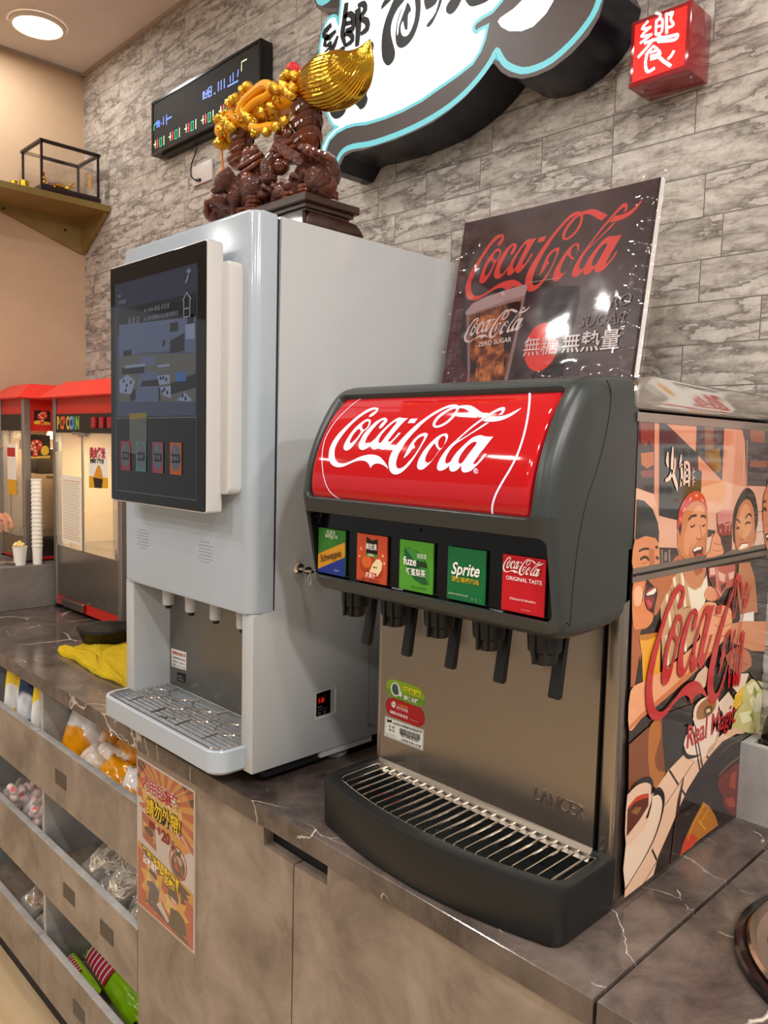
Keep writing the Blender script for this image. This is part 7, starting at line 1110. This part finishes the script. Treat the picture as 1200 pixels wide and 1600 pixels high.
# coin stacks and cloud scroll carving
bm = new(); ro = random.Random(12)
for (x, y) in ((-1.205, .955), (-1.225, .985), (-1.20, 1.01), (-1.24, 1.03), (-1.245, .95), (-1.40, .95), (-1.43, .975), (-1.36, .945)):
    for k in range(ro.choice((2, 3, 4))): lathe(bm, [(.0155, 2.1505+k*.0075), (.017, 2.153+k*.0075), (.0155, 2.157+k*.0075)], (x+ro.uniform(-.002, .002), y, 0), 16)
obj('coin_stacks', bm, 'carved_smooth', og, smooth=30)
q = [(-1.5448,2.1822),(-1.5213,2.2031),(-1.4808,2.2015),(-1.4474,2.2101),(-1.4092,2.1965),(-1.3776,2.1990),(-1.3416,2.1830),(-1.3068,2.1818),(-1.2778,2.1731),(-1.2498,2.1814),(-1.2135,2.1849),(-1.1869,2.1819)]
bm = new()
for k, (x, z) in enumerate(q): ball(bm, (x, .968+.02*math.sin(k*2), max(2.155, z)), .015+.005*(k % 3), 2, (1.2, 1, .8), noise=.1, seed=k)
for k in range(len(q)-1):
    a, b = q[k], q[k+1]; tube(bm, spline([(a[0], .955, a[1]), ((a[0]+b[0])/2, .945, (a[1]+b[1])/2+.012), (b[0], .955, b[1])], 4), .006, 8)
obj('cloud_carving', bm, 'carved_wood', og, smooth=70)
qm = [(-1.5269,2.2012),(-1.4922,2.2070),(-1.4527,2.1901),(-1.4147,2.1949),(-1.3776,2.1817),(-1.3420,2.1865),(-1.3070,2.1709),(-1.2783,2.1795),(-1.2407,2.1663),(-1.2047,2.1701),(-1.1785,2.1702),(-1.5506,2.1961),(-1.5155,2.2210),(-1.4700,2.2305),(-1.3677,2.2064)]
obj('carved_mound', blob([('b', (x, .985+.012*math.sin(k*1.7), max(2.158, z)), .024+.004*(k % 3), (1.1, 1, .9)) for k, (x, z) in enumerate(qm)], .0035, 2), 'carved_wood', og, smooth=80)
def toad(pts, y, s, m1='warty_wood', m2='carved_smooth'):
    """pts: body, head, front leg top and foot, in ornament space"""
    bd, hdp, l0, l1 = pts
    body_ = blob([('b', (bd[0], y, bd[1]), .046*s, (1.15, .9, .82)), ('b', (bd[0]+.012, y-.004, bd[1]+.012), .036*s, (1.1, .9, .8)), ('b', (hdp[0], y-.008, hdp[1]), .034*s, (1.15, 1.0, .78)),
      ('t', [(l0[0], y-.030, l0[1]), ((l0[0]+l1[0])/2-.006, y-.044, (l0[1]+l1[1])/2), (l1[0], y-.040, l1[1])], [.021*s, .013*s]), ('b', (l1[0], y-.046, l1[1]-.002), .015*s, (1.4, 1, .5)),
      ('b', (bd[0]+.035*s, y-.028, bd[1]-.020*s), .028*s, (1.2, .8, 1)), ('b', (bd[0]-.030*s, y-.026, bd[1]-.022*s), .024*s, (1, .8, 1))], .0035, 2)
    t_ = obj('toad', body_, m1, og, smooth=80)
    bm = new()
    for e in (-1, 1):
        ball(bm, (hdp[0]+.004+e*.013*s, y-.022*s, hdp[1]+.022*s), .0115*s, 2); tube(bm, [(hdp[0]+.004+e*.013*s+.011*s*math.cos(a), y-.026*s, hdp[1]+.022*s+.012*s*math.sin(a)) for a in [i*PI/6 for i in range(0, 8)]], .0028, 6)
    tube(bm, spline([(hdp[0]-.036*s, y-.020, hdp[1]-.004), (hdp[0]-.012, y-.040*s, hdp[1]-.008), (hdp[0]+.020*s, y-.036*s, hdp[1]-.002), (hdp[0]+.042*s, y-.018, hdp[1]+.012)], 5), .005*s, 8)
    tube(bm, spline([(hdp[0]-.034*s, y-.020, hdp[1]-.016), (hdp[0]-.010, y-.038*s, hdp[1]-.022), (hdp[0]+.024*s, y-.034*s, hdp[1]-.014), (hdp[0]+.040*s, y-.018, hdp[1])], 5), .0055*s, 8)
    ball(bm, (hdp[0]+.004, y-.030, hdp[1]-.036*s), .019*s, 2, (1.1, .8, .9)); obj('toad_face', bm, m2, t_, smooth=70); return t_
q1 = [(-1.4042,2.2193),(-1.3890,2.2545),(-1.4369,2.2412),(-1.4697,2.2146)]; toad(q1, .978, .95)
q2 = [(-1.2139,2.2014),(-1.2941,2.2641),(-1.3081,2.2448),(-1.3049,2.2042)]; toad(q2, .990, 1.02)
bm = new(); qc = [(-1.2669,2.2523),(-1.2527,2.2434),(-1.2387,2.2346),(-1.2226,2.2254),(-1.2067,2.2163)]
for k, (x, z) in enumerate(qc): lathe(bm, [(.004, -.0018), (.0105, -.0018), (.0115, 0), (.0105, .0018), (.004, .0018)], (x, .938, z), 18, axis=(.85, -.5, -.1))
qb = [(-1.1933,2.2239),(-1.1757,2.2172),(-1.1584,2.2092),(-1.1414,2.2013),(-1.1712,2.2081),(-1.1887,2.2162)]
for k, (x, z) in enumerate(qb): tube(bm, spline([(x-.012, .955, z), (x, .940, z+.010), (x+.012, .955, z)], 3), .006, 8)
obj('coin_string', bm, 'carved_wood', og, smooth=40)
# stacked leaf supports
def support(base, top, rad, n):
    g = obj('leaf_support', tube(new(), [(base[0], .99, base[1]), (top[0], .99, top[1])], rad*.62, 14), 'carved_smooth', og)
    for k in range(n):
        t = (k+.05)/n; x = base[0]+(top[0]-base[0])*t; z = base[1]+(top[1]-base[1])*t; h = (top[1]-base[1])/n*1.30
        bm = new(); rings = []
        for j in range(6):
            u = j/5; r = rad*(.52+.50*math.sin(u*1.45)); rings.append([Vector((x+r*math.cos(a), .99+r*.9*math.sin(a), z+h*u*(.78+.22*math.cos(a*2+.6)))) for a in [2*PI*i/28 for i in range(28)]])
        inner = [v+(Vector((x, .99, v.z))-v)*.10 for v in rings[-1]]; rings += [inner, [v+Vector((0, 0, -h*.4)) for v in inner]]
        obj('leaf_cup', loops(bm, rings, capa=True, capb=False), 'carved_smooth', g, smooth=60)
qs = [(-1.4751,2.2698),(-1.4634,2.3406),(-1.2514,2.2537),(-1.2467,2.3412)]
support(qs[0], qs[1], .030, 3); support(qs[2], qs[3], .034, 3)
# brush
sp_ = P2([(-1.5573,2.3611),(-1.5250,2.3686),(-1.4794,2.3676),(-1.4247,2.3667),(-1.3726,2.3674),(-1.3228,2.3694),(-1.2797,2.3700),(-1.2428,2.3663)])
bm = tube(new(), spline(sp_, 5), [.006, .016, .019, .0205, .022, .024, .0255, .027, .028, .029, .030, .030, .030, .029, .029, .0285, .028, .028, .0275, .027, .027, .027, .027, .027, .027, .0275, .028, .0285, .029, .0295, .030, .0305, .031, .031, .031, .031], 24)
br = obj('brush_handle', bm, 'yellow_enamel', og, smooth=60)
qh = spline(P2([(-1.2519,2.3670),(-1.2248,2.3665),(-1.1984,2.3642),(-1.1725,2.3606),(-1.1473,2.3583),(-1.1249,2.3594),(-1.1070,2.3656),(-1.0916,2.3774),(-1.0823,2.3896),(-1.0743,2.4033)]), 5)
rad = []; N_ = len(qh); bp_s = [(0, .030), (.12, .040), (.25, .0475), (.40, .0480), (.52, .0440), (.64, .0360), (.76, .0240), (.87, .0130), (1, .0008)]
def interp(t, T):
    for (a, ra), (b, rb2) in zip(T, T[1:]):
        if a <= t <= b: return ra+(rb2-ra)*(t-a)/(b-a)
    return T[-1][1]
bm = new(); rings = []; up = None; NF_ = 240
for i, p in enumerate(qh):
    t = (qh[min(i+1, N_-1)]-qh[max(i-1, 0)]).normalized()
    if up is None: up = t.orthogonal().normalized()
    up = (up-t*up.dot(t)).normalized(); w_ = t.cross(up); r = interp(i/(N_-1), bp_s)
    rings.append([p+(up*math.cos(a)+w_*math.sin(a))*r*(1+.030*math.cos(40*a)) for a in [2*PI*k/NF_ for k in range(NF_)]])
obj('brush_head', loops(bm, rings), 'gold', og, smooth=75)
# dragon wrapped round the handle
bm = new(); rd_ = random.Random(21); sps = spline(sp_, 10)
for k in range(210):
    t = rd_.uniform(.06, .97); p = sps[int(t*(len(sps)-1))]; a = t*16+rd_.uniform(-.9, .9); r = .030
    ball(bm, p+Vector((math.sin(a)*.3*r, -abs(math.cos(a))*r*.9 if rd_.random() < .75 else math.cos(a)*r, math.sin(a)*r)), rd_.uniform(.0035, .0075), 1, noise=.35, seed=k)
path = []
for k in range(60):
    t = .10+.80*k/59; p = sps[int(t*(len(sps)-1))]; a = -t*15+.6; path.append(p+Vector((0, -math.cos(a)*.034, math.sin(a)*.034)))
tube(bm, path, [.010+.003*math.sin(k*.9) for k in range(60)], 10)
qd = [(-1.4625,2.3920),(-1.4516,2.3949),(-1.4352,2.3947),(-1.4139,2.4048),(-1.3981,2.4060),(-1.4733,2.3588),(-1.4647,2.3476),(-1.4508,2.3410),(-1.2690,2.3685),(-1.2617,2.3555),(-1.2500,2.3467),(-1.2457,2.3590),(-1.2764,2.3871),(-1.2648,2.3891),(-1.2417,2.3794),(-1.3706,2.3088),(-1.3301,2.3014),(-1.2960,2.3012),(-1.2723,2.3061),(-1.3162,2.3430),(-1.3458,2.3425),(-1.2974,2.3712),(-1.3072,2.3796)]
for k, (x, z) in enumerate(qd): ball(bm, (x, .955, z), .0105, 2, noise=.25, seed=k)
obj('gold_dragon', bm, 'gold_lump', og, smooth=60)
for pts_, w_ in (([(-1.4310,2.3631),(-1.4125,2.3815),(-1.3863,2.3886),(-1.3557,2.3940),(-1.3356,2.3924),(-1.3157,2.3795)], .011), ([(-1.4174,2.3565),(-1.3912,2.3668),(-1.3654,2.3712),(-1.3352,2.3711),(-1.3205,2.3754)], .009), ([(-1.3853,2.3248),(-1.3594,2.3152),(-1.3341,2.3115),(-1.3094,2.3066)], .010)):
    obj('enamel_flame', tube(new(), spline(P2(pts_, .957), 5), w_*.9, 10), 'yellow_enamel', og)
qr = ([(-1.2739,2.4045)])[0]
obj('red_ball', ball(new(), (qr[0], .975, qr[1]), .0165, 3), 'ruby', og)
bm = new()
for k in range(14): a = k*2*PI/14; ball(bm, (qr[0]+.017*math.cos(a), .975+.017*math.sin(a), qr[1]-.012), .006, 1)
obj('ball_setting', bm, 'gold_lump', og, smooth=60)
qt = [(-1.5392,2.3426),(-1.5371,2.3201),(-1.5351,2.2976),(-1.5349,2.2755)]
bm = tube(new(), P2(qt, .985), .0022, 6); k0 = qt[-1]
for k in range(4): a = k*PI/2+.4; tube(bm, [Vector((k0[0]-.004+.012*math.cos(a)+.009*math.cos(b), .985, k0[1]-.012+.010*math.sin(a)+.009*math.sin(b))) for b in [i*PI/5 for i in range(10)]], .0018, 6, closed=True)
tube(bm, [(k0[0]-.004, .985, k0[1]-.02), (k0[0]-.006, .985, k0[1]-.042)], .0028, 6); lathe(bm, [(.004, -.040), (.008, -.046), (.009, -.050), (.011, -.080)], (k0[0]-.006, .985, k0[1]), 12)
obj('tassel', bm, 'tassel', og)
# ================================================================ packets in the bins
def pillow(c, s, rot=(0, 0, 0), seed=0, crease=.10, n=18):
    """a filled packet: crimped ends, wrinkled sides"""
    rn = random.Random(seed); ph = [rn.uniform(0, 6) for _ in range(6)]; fr2 = [rn.uniform(3, 9) for _ in range(6)]
    R = Matrix.Rotation(rot[2], 3, 'Z') @ Matrix.Rotation(rot[1], 3, 'Y') @ Matrix.Rotation(rot[0], 3, 'X'); bm = new(); G = []
    for side in (1, -1):
        g = []
        for j in range(n+1):
            row = []
            for i in range(n+1):
                u = -1+2*i/n; v = -1+2*j/n; th = (max(0, 1-abs(u)**2.6)**.55)*(max(0, 1-abs(v)**5)**.6)
                wr = crease*(math.sin(fr2[0]*u+fr2[1]*v+ph[0])+.7*math.sin(fr2[2]*u*1.7-fr2[3]*v+ph[1])+.5*math.sin(9*v+ph[2]+fr2[4]*u))
                e = .04*math.sin(14*u+ph[3])*(abs(v) > .9); p = Vector((u*(1-.06*abs(v)**2), v+e, side*th*(1+wr)))
                row.append(Vector((p.x*s[0], p.y*s[1], p.z*s[2])))
            g.append(row)
        G.append(g)
    V = [[[None]*(n+1) for _ in range(n+1)] for _ in range(2)]
    for sd in range(2):
        for j in range(n+1):
            for i in range(n+1):
                V[sd][j][i] = V[0][j][i] if (sd == 1 and (i in (0, n) or j in (0, n))) else bm.verts.new(R @ G[sd][j][i]+Vector(c))
    for sd in range(2):
        for j in range(n):
            for i in range(n):
                q_ = [V[sd][j][i], V[sd][j][i+1], V[sd][j+1][i+1], V[sd][j+1][i]]
                if len(set(q_)) > 2:
                    try: bm.faces.new(q_ if sd == 0 else q_[::-1])
                    except ValueError: pass
    return bm
mat('pack_orange', '#f5a012', .18, col2='#f7ece0', ns=(9, 2), ramp=(.56, .60), coat=.5)
mat('pack_cream', '#e6cdb6', .25, col2='#f4ece4', ns=(10, 3), ramp=(.4, .6), coat=.4)
mat('pack_white', '#f4ece6', .2, col2='#f5a012', ns=(8, 2), ramp=(.50, .53), coat=.5)
mat('pack_green', '#9ccf1c', .2, col2='#7ab010', ns=(8, 2), coat=.5)
mat('pack_yellow', '#f2cf1a', .25, col2='#e8e6e2', ns=(12, 2), ramp=(.5, .52), coat=.4)
mat('pack_navy', '#22355c', .25, col2='#dfe2e6', ns=(10, 2), ramp=(.5, .55), coat=.4)
mat('fish_ball', '#f0d6cc', .4, col2='#e0504a', ns=(30, 2), ramp=(.60, .64))
mat('noodle_pale', '#efe0c4', .5); mat('noodle_brown', '#b08a5a', .5)
BINS = {}
def settle(t, c0, zt):
    """rest a packet on its bin's floor, clear of the divider, the front plank and the back"""
    fl = {(XM, .872): .104, (XB, .872): .089, (XM, .574): .080, (XB, .574): .080, (XM, .275): .128, (XB, .275): .066}[(c0, zt)]; c1 = XA if c0 == XM else XM
    ms = [t] if t.type == 'MESH' else [c for c in t.children if c.type == 'MESH']
    P = [v.co+t.location for m in ms for v in m.data.vertices]; lo = [min(p[i] for p in P)/U for i in range(3)]; hi = [max(p[i] for p in P)/U for i in range(3)]
    d = Vector((max(0, c0+.0135-lo[0])-max(0, hi[0]-c1+.0200), max(0, .8400-lo[1])-max(0, hi[1]-1.150), zt-fl+.0008-lo[2])); t.location += d*U
def bag(label, m, c, s, rot=(0, 0, 0), seed=0, group='snack packets in the top right bin', cat='packet', stripe=None):
    o = obj('food_packet', pillow(c, s, rot, seed), m, smooth=70); rebase(o, c); tag(o, label, cat, group); settle(o, XM if c[0] > XM else XB, .872); return o
G1 = 'bread packets in the top right bin'
def at_y(P, y): return (P[0], y, P[1])
bag('white and orange bread packet standing furthest left in the top right bin', 'pack_white', at_y([(-2.1606,0.8410)][0], .93), (.062, .085, .034), (1.25, .15, .5), 1, G1)
bag('cream bread packet at the front left of the top right bin', 'pack_cream', at_y([(-1.9937,0.8350)][0], .88), (.055, .048, .028), (.9, .3, -.2), 2, G1)
bag('bright orange bread packet at the back of the top right bin', 'pack_orange', at_y([(-2.1212,0.8437)][0], .98), (.075, .085, .030), (1.2, -.2, .1), 3, G1)
bag('beige bread packet in the middle of the top right bin', 'pack_cream', at_y([(-1.9698,0.8471)][0], .915), (.050, .055, .028), (1.0, .2, .35), 4, G1)
bag('orange and white bread packet at the back right of the top right bin', 'pack_orange', at_y([(-1.9391,0.8467)][0], .965), (.080, .078, .030), (1.1, .12, -.25), 5, G1)
bag('orange bread packet near the front right end of the top right bin', 'pack_orange', at_y([(-1.8694,0.8354)][0], .885), (.060, .055, .030), (.85, .1, .25), 6, G1)
bag('white bread packet squeezed against the right end of the top right bin', 'pack_white', at_y([(-1.7589,0.8469)][0], .88), (.042, .060, .028), (1.0, .1, .7), 7, G1)
def noodle_bag(label, c, s, rot, seed, m, group, coils=26):
    t = thing('noodle_bag', label, 'bag', c, group); rn = random.Random(seed)
    bm = new()
    for k in range(coils):
        r = rn.uniform(.35, .8); a0 = rn.uniform(0, 6); pts = [Vector((c[0]+s[0]*r*math.cos(a0+b), c[1]+s[1]*r*math.sin(a0+b), c[2]+rn.uniform(-.5, .5)*s[2]+.004*math.sin(b*3))) for b in [i*.5 for i in range(rn.randint(6, 12))]]
        tube(bm, pts, .0026, 5)
    nd = obj('noodles', bm, m, t, smooth=60); nd['kind'] = 'stuff'
    obj('clear_wrap', pillow(c, s, rot, seed, .16), 'clear_bag', t, smooth=75); settle(t, XM if c[0] > XM else XB, .574 if c[2] > .4 else .275); return t
G2_ = 'noodle bags in the middle right bin'
noodle_bag('clear bag of pale noodles at the left of the middle right bin', (-1.985, .945, .530), (.065, .085, .034), (.35, 0, .3), 11, 'noodle_pale', G2_)
noodle_bag('clear bag of pale noodles at the back middle of the middle right bin', (-1.885, .985, .560), (.060, .085, .036), (.5, 0, -.2), 12, 'noodle_pale', G2_)
noodle_bag('clear bag of pale noodles in the centre front of the middle right bin', (-1.845, .895, .545), (.060, .060, .032), (.3, .1, .1), 13, 'noodle_pale', G2_)
noodle_bag('clear bag of pale noodles leaning at the right of the middle right bin', (-1.725, .960, .580), (.065, .095, .036), (.55, 0, .15), 14, 'noodle_pale', G2_)
noodle_bag('clear bag of pale noodles at the front right corner of the middle right bin', (-1.690, .885, .545), (.055, .055, .030), (.3, 0, 0), 15, 'noodle_pale', G2_)
def striped(label, c, s, rot, seed):
    t = thing('snack_bag', label, 'packet', c, 'green snack bags in the bottom right bin'); bm = pillow(c, s, rot, seed, .08)
    obj('green_wrapper', bm, 'pack_green', t, smooth=70)
    R = Matrix.Rotation(rot[2], 3, 'Z') @ Matrix.Rotation(rot[1], 3, 'Y') @ Matrix.Rotation(rot[0], 3, 'X')
    def mp_(u, v, h):
        th = (max(0, 1-abs(u/s[0])**2.6)**.55)*(max(0, 1-abs(v/s[1])**5)**.6)*s[2]*1.12; return R @ Vector((u, v, th+h))+Vector(c)
    quads = []
    for k in range(7):
        for j in range(10):
            u0, u1 = -s[0]*.78+j*s[0]*.156, -s[0]*.78+(j+1)*s[0]*.156; v0 = s[1]*(-.05+.125*k); quads.append([(u0, v0), (u1, v0), (u1, v0+s[1]*.08), (u0, v0+s[1]*.08)])
    art('red_stripes', [('#b5203a', quads)], mp_, t, h0=.002); art('pale_stripes', [('#f0e0e0', [[(a, b+s[1]*.085) for a, b in q_[:2]]+[(a, b+s[1]*.035) for a, b in q_[2:]] for q_ in quads])], mp_, t, h0=.002); settle(t, XM, .275); return t
striped('longer green snack bag with red stripes in the bottom right bin, behind', (-2.010, .955, .20), (.042, .175, .022), (.06, -.75, 1.45), 21)
striped('shorter green snack bag with red stripes in the bottom right bin, nearer its front', (-2.075, .880, .22), (.034, .100, .020), (.05, -.75, 1.5), 22)
G3 = 'sauce packets in the top left bin'
for k, (x, y, m, lb_) in enumerate(((-2.30, .900, 'pack_yellow', 'yellow and white sauce packet nearest the divider in the top left bin'), (-2.355, .925, 'pack_navy', 'navy and white sauce packet second from the divider in the top left bin'), (-2.41, .89, 'pack_navy', 'navy and white sauce packet third from the divider in the top left bin'), (-2.465, .92, 'pack_yellow', 'yellow and white sauce packet fourth from the divider in the top left bin'), (-2.52, .90, 'pack_yellow', 'yellow and white sauce packet fifth from the divider in the top left bin'))):
    bag(lb_, m, (x, y, .885), (.055, .095, .016), (1.45, .1, 1.35), 30+k, G3)
G4 = 'fish ball bags in the middle left bin'
for k, (x, y, lb_) in enumerate(((-2.275, .93, 'clear bag of pink and white fish balls nearest the divider in the middle left bin'), (-2.36, .895, 'clear bag of pink and white fish balls second from the divider, middle left bin'), (-2.44, .94, 'clear bag of pink and white fish balls third from the divider, middle left bin'), (-2.53, .90, 'clear bag of pink and white fish balls furthest left in the middle left bin'))):
    t = thing('fish_ball_bag', lb_, 'bag', (x, y, .56), G4); bm = new(); rn = random.Random(40+k)
    for j in range(22): ball(bm, (x+rn.uniform(-.026, .026), y+rn.uniform(-.045, .045), .545+rn.uniform(-.02, .045)), .013, 2)
    nb = obj('fish_balls', bm, 'fish_ball', t, smooth=60); nb['kind'] = 'stuff'; obj('clear_wrap', pillow((x, y, .56), (.044, .070, .046), (.3, 0, .0), 44+k, .14), 'clear_bag', t, smooth=75); settle(t, XB, .574)
G5 = 'brown noodle bags in the bottom left bin'
noodle_bag('clear bag of brown dried noodles nearest the divider in the bottom left bin', (-2.275, .925, .265), (.050, .085, .034), (.35, 0, .2), 51, 'noodle_brown', G5, 40)
noodle_bag('clear bag of brown dried noodles further left in the bottom left bin', (-2.40, .92, .265), (.055, .085, .036), (.35, 0, -.1), 52, 'noodle_brown', G5, 40)
